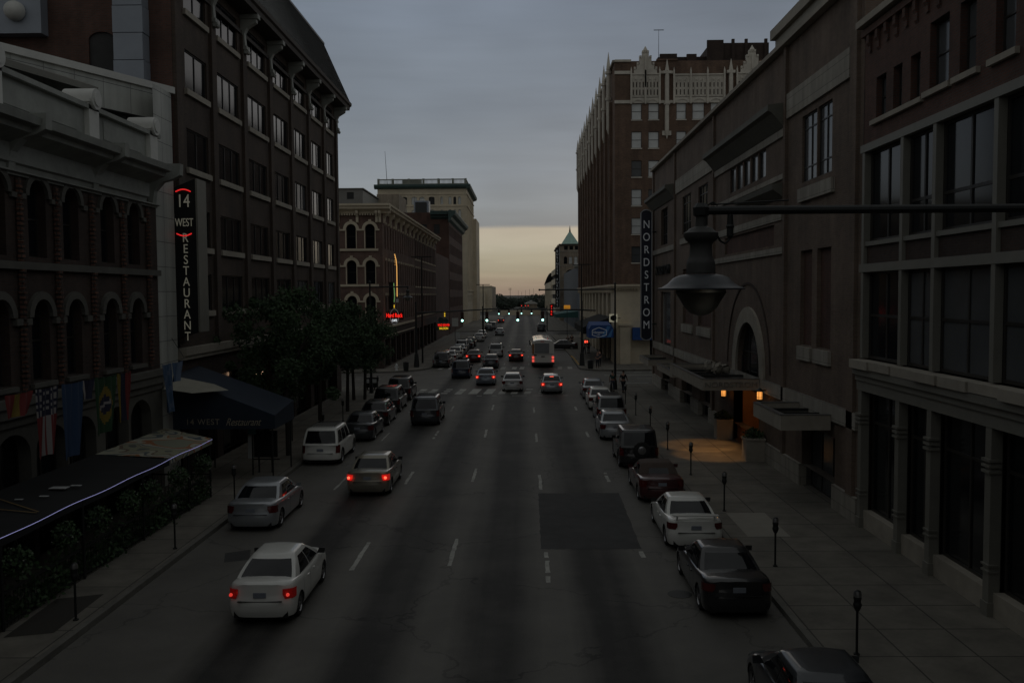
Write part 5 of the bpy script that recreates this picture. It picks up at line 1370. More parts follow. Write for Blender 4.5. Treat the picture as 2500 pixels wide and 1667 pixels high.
# lantern street lamp on its long arm
def lamp(label,x,y,zr,armx,poley,poleh,z_arm,full=True,s=1.0,polelabel=None):
    """lantern hanging at (x,y), rim height zr, arm running to armx where its pole stands"""
    T_=thing('street_lamp',label,'street lamp',(x,y,zr),0,'lantern street lamps on long arms')
    m=MB(); n=32
    m.lathe([(.16*s,zr+.15*s),(.22*s,zr+.14*s),(.28*s,zr+.115*s),(.34*s,zr+.055*s),(.40*s,zr+.018*s),(.45*s,zr+.005),(.45*s,zr-.008),(.30*s,zr-.012)],n,(x,y)); m.build('lamp_shade',mk('lamp_cap',(.055,.06,.068),.45,metal=.2),T_,smooth=40)
    m=MB(); m.lathe([(.25*s,zr-.01),(.26*s,zr-.04),(.22*s,zr-.10),(.17*s,zr-.19),(.10*s,zr-.255),(.02*s,zr-.28)],n,(x,y)); m.build('lamp_bowl',mk('frosted_bowl',(.30,.29,.24),.5,spec=.15,trans=.75),T_,smooth=50)
    m=MB(); m.lathe([(.15*s,zr+.16*s),(.15*s,zr+.26*s),(.145*s,zr+.28*s),(.135*s,zr+.30*s),(.12*s,zr+.34*s),(.115*s,zr+.45*s),(.13*s,zr+.48*s),(.16*s,zr+.50*s),(.18*s,zr+.54*s),(.18*s,zr+.575*s),(.15*s,zr+.59*s),(.12*s,zr+.62*s),(.06*s,zr+.64*s),(.055*s,zr+.74*s),(.07*s,zr+.80*s)],14,(x,y)); m.build('lamp_stem','lamp_iron',T_,smooth=30)
    m=MB(); d=1 if armx>x else -1
    m.cyl((x-d*.07,y,z_arm),(armx,y,z_arm),.045*s if full else .055,n=10); m.lathe([(.001,z_arm-.1),(.08,z_arm-.05),(.085,z_arm+.03),(.05,z_arm+.075),(.001,z_arm+.08)],10,(x,y)); 
    if full:
        m.tube([(x+d*.10,y,zr+.56),(x+d*.16,y,zr+.56),(x+d*.2,y,zr+.49),(x+d*.25,y,zr+.465),(x+d*.29,y,zr+.5),(x+d*.30,y,zr+.56)],.011,6)
        m.lathe([(.015,zr+.52),(.035,zr+.54),(.035,zr+.62),(.045,zr+.64),(.035,zr+.66),(.03,zr+.75),(.01,zr+.80)],8,(x+d*.30,y))
        m.tube([(x+d*.06,y,z_arm+.05),(x+d*.12,y,z_arm+.085),(x+d*.17,y,z_arm+.05)],.01,6)
        m.cyl((x+d*.1,y,z_arm+.06),(x+d*.9,y,z_arm+.1),.008,n=6)
    m.build('arm','iron',T_)
    m=MB(); m.cyl((armx,y,.15),(armx,y,poleh),.11,.07,n=12); m.cyl((armx,y,.15),(armx,y,.9),.19,.14,n=12); m.lathe([(.1,poleh),(.12,poleh+.05),(.05,poleh+.15),(.001,poleh+.2)],10,(armx,y)); m.build('pole','iron',T_)
    return T_
lamp('large dark lantern street lamp hanging close in front on an arm from the right',1.835,9.3,8.24,8.05,9.3,9.6,9.045)
lamp('lantern street lamp hanging before the arched corner building on an arm from the left',-9.5,73,7.97,-12.6,73,9.2,8.84,full=False,s=.97)
lamp('lantern street lamp on the arm of the tall pole at the right corner',1.3,74.8,7.75,7.62,74.8,8.95,8.53,full=False,s=.5)
# traffic signals
def head(parent,x,y,z_low,lit='green',face=-1):
    m=MB(); m.box(x-.17,x+.17,y-.1,y+.12,z_low-.2,z_low+.95)
    for q in range(3): m.box(x-.16,x+.16,y-.28,y-.1,z_low+.15+.35*q,z_low+.17+.35*q)
    b=m.build('signal_head',mk('signal_housing',(.05,.022,.012),.5),parent)
    for q,nm in enumerate(('green','amber','red')):
        on=nm==lit
        m=MB(); m.lathe([(.001,y-.13),(.09,y-.125),(.13,y-.1)],12,(x,z_low+.35*q),'y',close=False)
        l=m.build(nm+'_lens','sig_'+lit if on else 'sig_off',b)
def signal(label,px,y,arm_x,z0,z1,heads,lit='green',ph=7.4,bulk=True,zs=None):
    T_=thing('traffic_signal',label,'traffic signal',(px,y,0.15),0,'traffic signals on mast arms')
    m=MB(); m.cyl((px,y,.15),(px,y,ph),.14,.10,n=12); 
    if bulk: m.cyl((px,y,.15),(px,y,1.6),.32,.2,n=12)
    m.build('pole','iron',T_)
    m=MB(); m.cyl((px,y,z0),(arm_x,y,z1),.10,.06,n=10)
    for hx in heads: m.cyl((hx,y,z0+(z1-z0)*(hx-px)/(arm_x-px)),(hx,y,(zs or 5.29)+.95),.035,n=6)
    m.build('mast_arm','iron',T_)
    for hx in heads: head(T_,hx,y,zs or 5.29,lit)
    return T_
signal('traffic signal with two green lights on the left mast arm over the junction',-12.0,99,-3.2,6.15,6.55,[-6.85,-4.12])
s_=signal('traffic signal with two green lights on the right mast arm over the junction',6.45,99.6,-1.25,6.38,6.5,[-.70,2.08])
m=MB(); m.cyl((6.45,99.6,6.36),(8.0,99.6,6.3),.09,.07,n=8); m.build('stub_arm','iron',s_)
m=MB(); m.box(6.65,7.15,99.3,99.5,2.6,3.05); hd=m.build('pedestrian_signal','blackplastic',s_)
m=MB(); m.box(6.72,6.86,99.27,99.3,2.72,2.92); m.box(6.73,6.75,99.27,99.3,2.92,2.98); m.box(6.77,6.79,99.27,99.3,2.92,3.0); m.box(6.81,6.83,99.27,99.3,2.92,2.99); m.box(6.95,7.07,99.27,99.3,2.74,2.96); m.build('hand_symbol','hand_red',hd)
signal('traffic signal with two small green lights at the second junction, left',-9.0,194,-2.6,5.0,5.1,[-5.46,-3.26],zs=3.92,bulk=False,ph=5.6)
signal('traffic signal with two small green lights at the second junction, right',5.0,194,-1.1,5.0,5.1,[-.55,1.64],zs=3.95,bulk=False,ph=5.6)
signal('traffic signal with three red lights at the far end of the street',6.5,340,-4,5.3,5.3,[-.9,.5,1.6],'red',zs=3.0,bulk=False,ph=5.6)
for x,y,z1,hx,lb in ((-12.0,105,12.6,0,'plain dark pole with a T crossarm left of the street beyond the junction'),(-7.3,160,9.9,0,'plain dark pole with a T crossarm further down the left pavement'),(7.6,118,12.0,0,'plain dark lamp pole on the right pavement beyond the junction')):
    m=MB(); m.cyl((x,y,.15),(x,y,z1),.11,.07,n=8); m.box(x-1.2,x+1.2,y-.05,y+.05,z1-.06,z1+.06); tag(m.build('utility_pole','iron'),lb,'pole')
def sign_post(label,x,y,z,w,h_,mat,nm='street_sign'):
    T_=thing(nm,label,'sign',(x,y,.15)); m=MB(); m.cyl((x,y,.15),(x,y,z+h_),.035,n=8); m.build('post','iron',T_)
    m=MB(); m.box(x-w/2,x+w/2,y-.05,y-.035,z,z+h_); m.build('sign_panel',mat,T_); return T_
sign_post('blue-green notice on a slim post near the restaurant awning',-12.25,39.7,2.0,.34,.95,mk('teal_notice',(.05,.16,.17),.6))
sign_post('white parking restriction sign by the first lamp pole left of the street',-9.9,128,3.6,.9,1.2,'white_trim')
sign_post('small white sign below the parking sign further along the left kerb',-9.75,131,1.7,.6,1.0,'curtain')
sign_post('small pale sign beside the trees on the left pavement',-12.9,49.0,2.3,.5,.35,mk('grey_sign',(.2,.22,.2),.6))
# menu board kiosk
K=thing('menu_board','black display board on two legs with a white menu strip near the left kerb','display board',(-11.85,40.3,.15))
m=MB(); 
for x in (-12.15,-11.55): m.cyl((x,40.3,.15),(x,40.3,2.0),.04,n=8)
m.cyl((-12.45,40.3,.75),(-11.2,40.3,.75),.03,n=6); m.build('legs','iron',K)
m=MB(); m.box(-12.35,-11.3,40.24,40.36,.85,2.05); m.build('board','black_canvas',K)
m=MB(); m.box(-12.62,-12.38,40.22,40.3,.8,1.85); m.build('menu_strip','curtain',K)
# boxes at the left corner, bins, hydrant
def newsbox(x,y,label,mat,grp='newspaper boxes at the left corner'):
    T_=thing('newspaper_box',label,'newspaper box',(x,y,.15),0,grp); m=MB(); m.box(x-.25,x+.25,y-.2,y+.2,.35,1.15); m.box(x-.27,x+.27,y-.22,y+.22,1.15,1.2); m.build('box',mat,T_)
    m=MB(); m.box(x-.04,x+.04,y-.04,y+.04,.15,.35); m.box(x-.2,x+.2,y-.15,y+.15,.15,.18); m.build('stand','iron',T_)
    m=MB(); m.box(x-.2,x+.2,y-.215,y-.2,.75,1.08); m.build('window','curtain',T_)
newsbox(-13.35,75.4,'black newspaper box with a pale frame at the left corner','black_canvas'); newsbox(-12.75,75.5,'dark newspaper box to the right of the pale-framed one','iron')
def bin_(x,y,label,r=.3,h_=1.0):
    T_=thing('litter_bin',label,'litter bin',(x,y,.15)); m=MB()
    m.lathe([(r*.85,.16),(r*.9,.2),(r,.7),(r,1.0)],16,(x,y)); m.build('drum','iron',T_,smooth=30)
    for k in range(14):
        pass
    m=MB(); m.lathe([(r*1.03,1.0),(r*1.05,1.05),(r*.6,1.1),(r*.55,1.06)],16,(x,y)); m.build('rim_ring','blackplastic',T_,smooth=30)
bin_(-12.6,94.6,'dark litter bin beside the hydrant at the far left corner'); bin_(7.1,95.6,'black litter bin beside the standing person at the far right corner',.33)
HYD=thing('fire_hydrant','pale fire hydrant on the far left corner pavement','fire hydrant',(-13.6,94.6,.15))
m=MB(); m.lathe([(.17,.15),(.17,.2),(.11,.22),(.11,.62),(.15,.64),(.15,.68),(.12,.78),(.05,.84),(.03,.9),(.001,.9)],12,(-13.6,94.6)); m.build('barrel','curtain',HYD,smooth=30)
m=MB(); m.cyl((-13.83,94.6,.52),(-13.37,94.6,.52),.06,n=8); m.cyl((-13.6,94.4,.5),(-13.6,94.5,.5),.08,n=8); m.build('outlets','curtain',HYD)
# planter boxes by the entrance
def planter(x0,x1,y0,y1,label):
    T_=thing('planter_box',label,'planter',((x0+x1)/2,(y0+y1)/2,.15),0,'planters at the lamplit entrance')
    m=MB(); m.box(x0,x1,y0,y1,.15,1.15); m.box(x0-.04,x1+.04,y0-.04,y1+.04,1.15,1.24); m.build('box','stone',T_)
    m=MB()
    for k in range(420):
        a=random.uniform(0,6.3); r_=random.uniform(0,.5); c=Vector(((x0+x1)/2+math.cos(a)*r_,(y0+y1)/2+math.sin(a)*r_*1.0,1.25+random.uniform(0,.5)*(1-r_)))
        u=Vector([random.gauss(0,1) for _ in range(3)]).normalized()*.07; v=u.orthogonal().normalized()*.04
        m.poly([tuple(c-u),tuple(c+v),tuple(c+u),tuple(c-v)])
    m.build('shrub','leaf',T_,fixn=False)
planter(10.55,11.4,48.8,49.6,'stone planter with a dark shrub on the far side of the lamplit entrance')
planter(10.55,11.42,42.3,43.2,'stone planter with a dark shrub on the near side of the lamplit entrance')
# wall lanterns
LWARM=[]
for y,z,lb in ((49.7,2.62,'lit amber wall lantern on the far side of the entrance under the large canopy'),(42.1,3.34,'lit amber wall lantern just behind the nearest canopy')):
    T_=thing('wall_lantern',lb,'lantern',(11.1,y,z))
    m=MB(); m.lathe([(.115,z-.17),(.125,z-.15),(.125,z+.15),(.115,z+.17)],12,(11.1,y)); m.build('lantern_glass','lantern',T_)
    m=MB(); m.lathe([(.19,z+.19),(.18,z+.23),(.06,z+.33),(.001,z+.36)],12,(11.1,y)); m.lathe([(.17,z-.19),(.1,z-.27),(.001,z-.32)],12,(11.1,y)); m.box(11.1,11.5,y-.03,y+.03,z+.22,z+.27)
    for k in range(6): a=k*math.pi/3; m.box(11.1+.135*math.cos(a)-.008,11.1+.135*math.cos(a)+.008,y+.135*math.sin(a)-.008,y+.135*math.sin(a)+.008,z-.2,z+.2)
    m.box(11.1-.16,11.1+.16,y-.16,y+.16,z-.09,z-.075); m.build('lantern_frame','iron',T_)
# entrance canopies
def canopy(label,y0,y1,xo,z0,z1,letters=None,grp='stone entrance canopies of the department store'):
    T_=thing('entrance_canopy',label,'canopy',(11.4,y0,z0),0,grp)
    m=MB(); w=.16
    m.box(xo,11.4,y0,y0+w,z0,z1); m.box(xo,11.4,y1-w,y1,z0,z1); m.box(xo,xo+w,y0+w,y1-w,z0,z1); m.build('fascia','stone',T_)
    m=MB(); m.box(xo+w,11.4,y0+w,y1-w,z0+.12,z0+.16); m.build('soffit','stone',T_)
    m=MB(); m.box(xo-.02,11.4,y0-.02,y0+w+.02,z1,z1+.03); m.box(xo-.02,11.4,y1-w-.02,y1+.02,z1,z1+.03); m.box(xo-.02,xo+w+.02,y0+w+.02,y1-w-.02,z1,z1+.03); m.build('metal_edge','steel',T_)
    n=3
    for k in range(1,n): m=MB(); yy=y0+(y1-y0)*k/n; m.box(xo+w,11.4,yy-.04,yy+.04,z1-.2,z1-.08); m.build('glazing_bar','iron',T_)
    m=MB(); m.poly([(xo+w,y0+w,z1-.22),(11.4,y0+w,z1-.22),(11.4,y1-w,z1-.22),(xo+w,y1-w,z1-.22)]); m.build('glass_top','glass',T_)
    if letters: text(letters,.36,Fr(xo,y0,0),(11.4-xo)/2,(z0+z1)/2,-.02,'frame_grey',T_,'canopy_lettering',sx=1.15,ext=.02)
    return T_
canopy('large stone canopy lettered along its front over the lamplit entrance',43.3,53.0,8.65,3.45,4.0,'NORDSTROM')
canopy('small stone canopy nearest the viewer over a glass shop door',33.2,37.2,9.55,3.05,3.62)
canopy('small stone canopy next beyond the large lettered canopy',57.4,63.8,9.5,2.75,3.15)
canopy('small stone canopy farthest along, at the store corner',68.4,73.6,9.5,2.62,3.08)
m=MB()
for c,r in (((9.9,47.6,4.25),.34),((10.35,47.9,4.2),.3),((10.15,46.9,4.2),.28),((10.6,47.2,4.15),.25)):
    for k in range(26):
        u=Vector([random.gauss(0,1) for _ in range(3)]).normalized()*r; p=Vector(c)+u; q=u.orthogonal().normalized()*.16; w_=u.cross(q).normalized()*.13
        m.poly([tuple(p-q),tuple(p+w_),tuple(p+q),tuple(p-w_)])
tag(m.build('roof_ornament','stone',fixn=False),'lumpy grey ornament lying on top of the large lettered canopy','ornament')
# downlights under the large canopy: the lit lamps that throw the warm patch
for y,x in ((44.3,9.5),(47.0,9.3)):
    ld=bpy.data.lights.new('canopy_downlight','SPOT'); ld.energy=150; ld.color=(1,.48,.14); ld.spot_size=R(72); ld.spot_blend=.35; ld.shadow_soft_size=.06
    lo_=bpy.data.objects.new('canopy_downlight',ld); COL.objects.link(lo_); lo_.location=(x,y,3.42)
ld=bpy.data.lights.new('vestibule_lamp','POINT'); ld.energy=14; ld.color=(1,.46,.14); ld.shadow_soft_size=.15
lo_=bpy.data.objects.new('vestibule_lamp',ld); COL.objects.link(lo_); lo_.location=(12.4,46.6,2.9)
# blade signs
S=thing('vertical_store_sign','tall navy blade sign with pale capital letters at the store corner','sign',(10.7,78,4))
m=MB(Fr(10.2,78,0)); top_=[(.0,15.15),(.2,15.33),(.47,15.4),(.74,15.33),(.94,15.15)]
pts=[(0,4.35),(.2,4.15),(.47,4.08),(.74,4.15),(.94,4.35)]+top_[::-1]
def slab(m,pts,y0,y1):
    a=[m.a(x,y0,z) for x,z in pts]; b=[m.a(x,y1,z) for x,z in pts]; n=len(pts); m.f.append(a); m.f.append(b[::-1])
    for i in range(n): m.f.append([a[i],a[(i+1)%n],b[(i+1)%n],b[i]])
slab(m,pts,0,.5); m.build('sign_body','navy_sign',S)
m=MB(Fr(10.2,78,0))
for a,b in zip(pts,pts[1:]+pts[:1]): m.cyl((a[0],-.01,a[1]),(b[0],-.01,b[1]),.045,n=6)
m.build('sign_border','sign_edge',S)
text('\n'.join('NORDSTROM'),.98,Fr(10.67,78,0),0,9.75,-.04,'sign_letter',S,'sign_letters',spacing=1.11,sx=.80,ext=.02)
m=MB(); 
for z in (5.5,13.5): m.cyl((11.1,78.2,z),(11.6,78.2,z),.07,n=8)
m.build('bracket','iron',S)
RS=thing('vertical_restaurant_sign','tall black blade sign with cream letters and two red arcs beside the panelled building','sign',(-14.9,39.5,6.5))
m=MB(Fr(-15.38,39.3,0)); slab(m,[(0,6.3),(.98,6.6),(.98,13.35),(0,12.95)],0,.22); m.build('sign_body','black_canvas',RS)
m=MB(Fr(-15.38,39.3,0)); slab(m,[(.98,6.62),(1.06,6.62),(1.06,13.35),(.98,13.35)],-.01,1.1); m.build('sign_side','frame_grey',RS)
m=MB(Fr(-14.93,39.28,0))
for zc,s in ((12.78,1),(10.95,-1)):
    P_=[( -.33+.66*k/8, -.01, zc+s*.10*math.sin(math.pi*k/8)) for k in range(9)]; m.tube(P_,.028,6)
m.build('red_arcs','neon_dim',RS)
text('14',.80,Fr(-14.93,39.28,0),0,12.35,-.02,'sign_letter2',RS,'sign_letters',sx=.75); text('WEST',.50,Fr(-14.91,39.28,0),0,11.42,-.02,'sign_letter2',RS,'sign_letters',sx=.62)
text('\n'.join('RESTAURANT'),.56,Fr(-14.88,39.28,0),0,8.58,-.02,'sign_letter2',RS,'sign_letters',spacing=.86,sx=.8)
m=MB(); m.box(-16.0,-15.38,39.1,39.25,12.55,13.05); m.box(-15.9,-15.38,39.1,39.25,6.75,7.2); m.build('bracket','frame_grey',RS)
# neon signs across the junction
NS_=thing('neon_guitar_sign','red neon sign with an oval ring and a tall gold neon guitar neck','neon sign',(-14.4,98.6,5))
m=MB(Fr(-15.25,98.9,0)); m.box(-.05,1.85,0,.25,5.45,6.3); m.box(.3,.75,0,.2,6.6,9.6); m.build('backing','black_canvas',NS_)
text('Hard Rock',.66,Fr(-14.38,98.85,0),0,5.9,-.02,'neon_red',NS_,'red_lettering',sx=.62,ext=.04); text('CAFE',.36,Fr(-14.38,98.85,0),0,5.35,-.02,'neon_white',NS_,'white_lettering',sx=.7,ext=.03)
m=MB(Fr(-14.38,98.85,0)); m.tube([(.48*math.sin(k*math.pi/12),0,5.78+.85*math.cos(k*math.pi/12)) for k in range(25)],.035,6); m.build('oval_ring','sign_letter',NS_)
m=MB(Fr(-14.38,98.85,0)); m.tube([(.0,-.02,6.75),(0,-.02,7.1)],.04,6); m.build('yellow_tube','neon_yellow',NS_)
m=MB(Fr(-14.38,98.85,0)); m.tube([(.34,-.02,8.0),(.34,-.02,11.3),(.27,-.02,12.1),(.12,-.02,12.7)],.045,6)
for k in range(5): m.box(.12,.2,-.05,0,11.5+.25*k,11.55+.25*k)
m.build('gold_neck','neon_gold',NS_)
m=MB(Fr(-14.38,98.85,0)); m.tube([(.0,-.02,7.4),(.06,-.02,8.2),(-.02,-.02,9.5)],.03,6); m.build('green_string','neon_green',NS_)
m=MB(Fr(-14.38,98.85,0)); m.box(.2,.5,-.06,0,7.35,7.75); m.build('white_tuner','curtain',NS_)
SS=thing('neon_saloon_sign','red and yellow neon saloon sign below a round emblem on a post','neon sign',(-12.6,139.6,3))
text('WILD BEAVER',.5,Fr(-12.6,139.7,0),0,3.4,0,'neon_red',SS,'red_lettering',sx=.6,ext=.03); text('SALOON',.48,Fr(-12.6,139.7,0),0,2.88,0,'neon_yellow',SS,'yellow_lettering',sx=.72,ext=.03)
m=MB(); m.lathe([(.001,139.75),(.45,139.75),(.45,139.9)],16,(-13.0,4.2),'y'); m.lathe([(.001,139.7),(.35,139.7),(.35,139.9)],16,(-12.2,4.1),'y'); m.box(-13.9,-11.5,139.8,139.95,2.6,3.65); m.build('backing','dark_green',SS)
m=MB(); 
for k in range(3): m.box(-12.5,-12.34,139.6,139.7,4.75+.3*k,4.92+.3*k)
m.build('yellow_lamps','neon_yellow',SS)
m=MB(); m.box(-15.3,-13.9,139.8,139.9,3.1,3.2); m.build('bracket','iron',SS)
# hotel awning and square sign
HA=thing('hotel_awning','bright blue fabric awning with a pale hexagon outline on the hotel corner','awning',(8.7,101.5,3.1))
m=MB(Fr(7.35,100.9,0)); m.v=[];m.f=[]
i=[m.a(*p) for p in ((0,0,3.15),(2.75,0,3.2),(2.75,0,4.2),(2.5,0,4.62),(.25,0,4.62),(0,0,4.2),(0,4.5,3.15),(3.0,4.5,3.2),(3.0,4.5,4.2),(2.5,4.5,4.9),(.25,4.5,4.9),(0,4.5,4.2))]
for f in ((0,1,2,3,4,5),(0,5,11,6),(5,4,10,11),(4,3,9,10),(3,2,8,9),(2,1,7,8)): m.f.append([i[k] for k in f])
m.build('canopy','blue',HA)
m=MB(Fr(7.35,100.88,0)); hx=[(.35,3.5),(.35,4.05),(1.1,4.35),(1.95,4.05),(1.95,3.5),(1.1,3.25)]
for a,b in zip(hx,hx[1:]+hx[:1]): m.cyl((a[0],0,a[1]),(b[0],0,b[1]),.03,n=6)
m.build('hexagon_outline','sign_letter',HA)
m=MB(Fr(7.35,100.87,0)); m.poly([(1.3,0,3.22),(1.75,0,3.22),(2.45,0,4.5),(2.05,0,4.5)]); m.poly([(2.0,0,3.22),(2.45,0,3.25),(2.7,0,4.1),(2.6,0,4.2)]); m.build('pale_stripes','blue_light',HA)
text('Hampton',.42,Fr(8.4,100.86,0),0,3.8,0,'sign_letter',HA,'script_lettering',sx=.8,shear=.3,ext=.005); text('INN',.22,Fr(8.4,100.86,0),0,3.5,0,'sign_letter',HA,'script_lettering',sx=.9,ext=.005)
m=MB(); m.box(12.3,16.5,101.0,101.9,2.9,4.3); tag(m.build('blue_awning','blue'),'plain bright blue awning on the hotel front, behind the store blade sign','awning')
HS=thing('square_hotel_sign','lit cream square sign with a dark hexagon projecting from the hotel corner','sign',(10.1,101,5))
m=MB(); m.box(9.65,10.55,101,101.25,4.95,5.85); m.build('sign_box',mk('lit_cream_sign',(.6,.58,.45),.5,emit=(.75,.7,.5),es=.18),HS)
m=MB(Fr(10.1,100.98,0)); m.poly([(-.35,0,5.25),(0,0,5.05),(.35,0,5.25),(.35,0,5.58),(0,0,5.76),(-.35,0,5.58)]); m.build('dark_hexagon','under',HS)
m=MB(); m.box(10.5,10.9,101.05,101.15,5.35,5.42); m.build('bracket','iron',HS)
DA=thing('dark_awning','long dark drooping awning on the hotel side beyond the blue awning','awning',(8.3,108,3.3))
m=MB(RIGHT(10.4,124)); m.ext([(0,5.4),(-3.4,4.2),(-3.4,3.4),(0,3.4)],0,18); m.build('canopy','black_canvas',DA)
TA=thing('teal_awning','long teal awning over shopfronts beyond the hotel','awning',(8,172,3))
m=MB(RIGHT(10.8,196)); m.ext([(0,4.7),(-4.6,4.1),(-4.6,3.4),(0,3.4)],0,18); m.build('canopy',mk('teal_canvas',(.04,.12,.12),.8),TA)
NP=thing('vertical_red_neon','small vertical red neon sign beyond the junction on the right','neon sign',(5.4,180,5))
m=MB(); m.box(5.2,5.9,180,180.2,3.6,6.1); m.build('backing','black_canvas',NP); text('\n'.join('PARK'),.55,Fr(5.55,179.98,0),0,4.85,-.02,'neon_red',NP,spacing=.95)
OS=thing('orange_sign','small orange lit panel sign right of the red neon sign','sign',(8.2,172,6))
m=MB(); m.box(7.7,8.9,172,172.1,5.1,5.95); m.build('sign_panel',mk('orange_lit_panel',(.5,.25,.03),.5,emit=(1,.42,.04),es=.35),OS)
m=MB(); m.box(7.75,8.85,171.95,172.0,5.3,5.36); m.box(7.75,8.85,171.95,172.0,5.5,5.56); m.box(7.75,8.85,171.95,172.0,5.7,5.76); m.build('text_bars','under',OS); 
m=MB(); m.cyl((8.3,172.05,.15),(8.3,172.05,5.1),.05,n=6); m.build('post','iron',OS)

# ================= terrace and awning on the left =================
TC=thing('terrace_canopy','flat black canvas terrace canopy edged with a thin glowing rope light','canopy',(-14,28,2.4))
m=MB(); n=24
def zc(k): return 2.46+.015*math.sin(k*1.15)
ys=[12+23.4*k/n for k in range(n+1)]
for k in range(n):
    if ys[k]>=31.0: continue
    m.poly([(-15.25,ys[k],2.62),(-12.6,ys[k],zc(k)),(-12.6,min(ys[k+1],31.2),zc(k+1)),(-15.25,min(ys[k+1],31.2),2.62)])
    m.poly([(-12.6,ys[k],zc(k)),(-12.6,ys[k],zc(k)-.22),(-12.6,min(ys[k+1],31.2),zc(k+1)-.22),(-12.6,min(ys[k+1],31.2),zc(k+1))])
m.build('canvas_roof','black_canvas',TC,fixn=False)
m=MB(); m.tube([(-12.52,12+23.35*k/60,2.46+.016*math.sin(k*.65)+.01*math.sin(k*.27)) for k in range(61)],.0065,5); m.build('rope_light','rope',TC)
pm=mk('mural',(.2,.2,.15),.85)
nt=pm.node_tree; N_=nt.nodes; L_=nt.links; g_=N_.new('ShaderNodeNewGeometry'); v_=N_.new('ShaderNodeTexNoise'); v_.inputs['Scale'].default_value=.6; v_.inputs['Detail'].default_value=.8; v_.inputs['Distortion'].default_value=.5
r_=N_.new('ShaderNodeValToRGB'); L_.new(g_.outputs['Position'],v_.inputs['Vector']); L_.new(v_.outputs[0],r_.inputs[0]); r_.color_ramp.interpolation='CONSTANT'
st_=[(0,(.10,.11,.10)),(.36,(.25,.25,.17)),(.43,(.14,.10,.07)),(.46,(.33,.33,.25)),(.51,(.08,.10,.11)),(.55,(.36,.35,.28)),(.60,(.30,.12,.05)),(.63,(.22,.23,.17))]
r_.color_ramp.elements.remove(r_.color_ramp.elements[1])
for i,(p,c) in enumerate(st_):
    e=r_.color_ramp.elements[0] if i==0 else r_.color_ramp.elements.new(p); e.position=p; e.color=(*c,1)
L_.new(r_.outputs[0],N_['Principled BSDF'].inputs['Base Color']); M['mural']=pm
m=MB(); m.poly([(-15.25,31.2,2.63),(-12.55,31.2,2.5),(-12.55,35.4,2.5),(-15.25,37.4,2.63)]); m.poly([(-12.55,31.2,2.5),(-12.55,31.2,2.28),(-12.55,35.4,2.28),(-12.55,35.4,2.5)]); m.poly([(-12.55,35.4,2.5),(-12.55,35.4,2.28),(-15.25,37.4,2.4),(-15.25,37.4,2.63)]); m.build('painted_panel','mural',TC,fixn=False)
for y in (13,17,21,25,29,33,35.3): m=MB(); m.cyl((-12.62,y,.15),(-12.62,y,2.4),.04,n=6); m.build('post','iron',TC)
m=MB(); m.poly([(-14.3,23.3,2.60),(-12.9,23.1,2.53),(-12.9,23.16,2.53),(-14.3,23.36,2.60)]); m.poly([(-14.6,24.3,2.62),(-12.9,23.2,2.53),(-12.9,23.26,2.53),(-14.6,24.36,2.62)]); m.build('yellow_border',mk('faded_yellow_print',(.16,.10,.03),.8),TC)
for x,y,w_,h_ in ((-13.75,25.9,.5,.28),(-13.4,26.2,.3,.12),(-13.6,24.8,.25,.08),(-14.1,24.4,.22,.08)):
    m=MB(); m.box(x-w_/2,x+w_/2,y-h_/2,y+h_/2,2.585,2.60); m.build('white_scrap','curtain',TC)
FE=thing('terrace_fence','dark iron terrace fence with a hedge of foliage along the left pavement','fence',(-12.7,28,.15))
m=MB(); m.box(-12.72,-12.66,12,35.6,1.0,1.05); m.box(-12.72,-12.66,12,35.6,.25,.29)
for k in range(150): y=12+23.6*k/150; m.cyl((-12.69,y,.17),(-12.69,y,1.04),.009,n=4,cap=False)
m.box(-15.2,-12.7,35.55,35.6,1.0,1.05); 
for k in range(18): m.cyl((-12.75-.14*k,35.57,.17),(-12.75-.14*k,35.57,1.03),.009,n=4,cap=False)
m.build('rails','iron',FE)
m=MB()
for k in range(5200):
    y=random.uniform(12,35.4); z=.2+abs(random.gauss(0,.45)); x=-12.85+random.gauss(0,.14)+.1*math.sin(y*1.7)
    if z>1.5: continue
    u=Vector([random.gauss(0,1) for _ in range(3)]).normalized()*.075; v=u.orthogonal().normalized()*.045; c=Vector((x,y,z)); m.poly([tuple(c-u),tuple(c+v),tuple(c+u),tuple(c-v)])
m.build('hedge','leaf',FE,fixn=False)
M['petal']=mk('pale_petals',(.16,.17,.14),.7); M['petal2']=mk('orange_petals',(.28,.12,.05),.7)
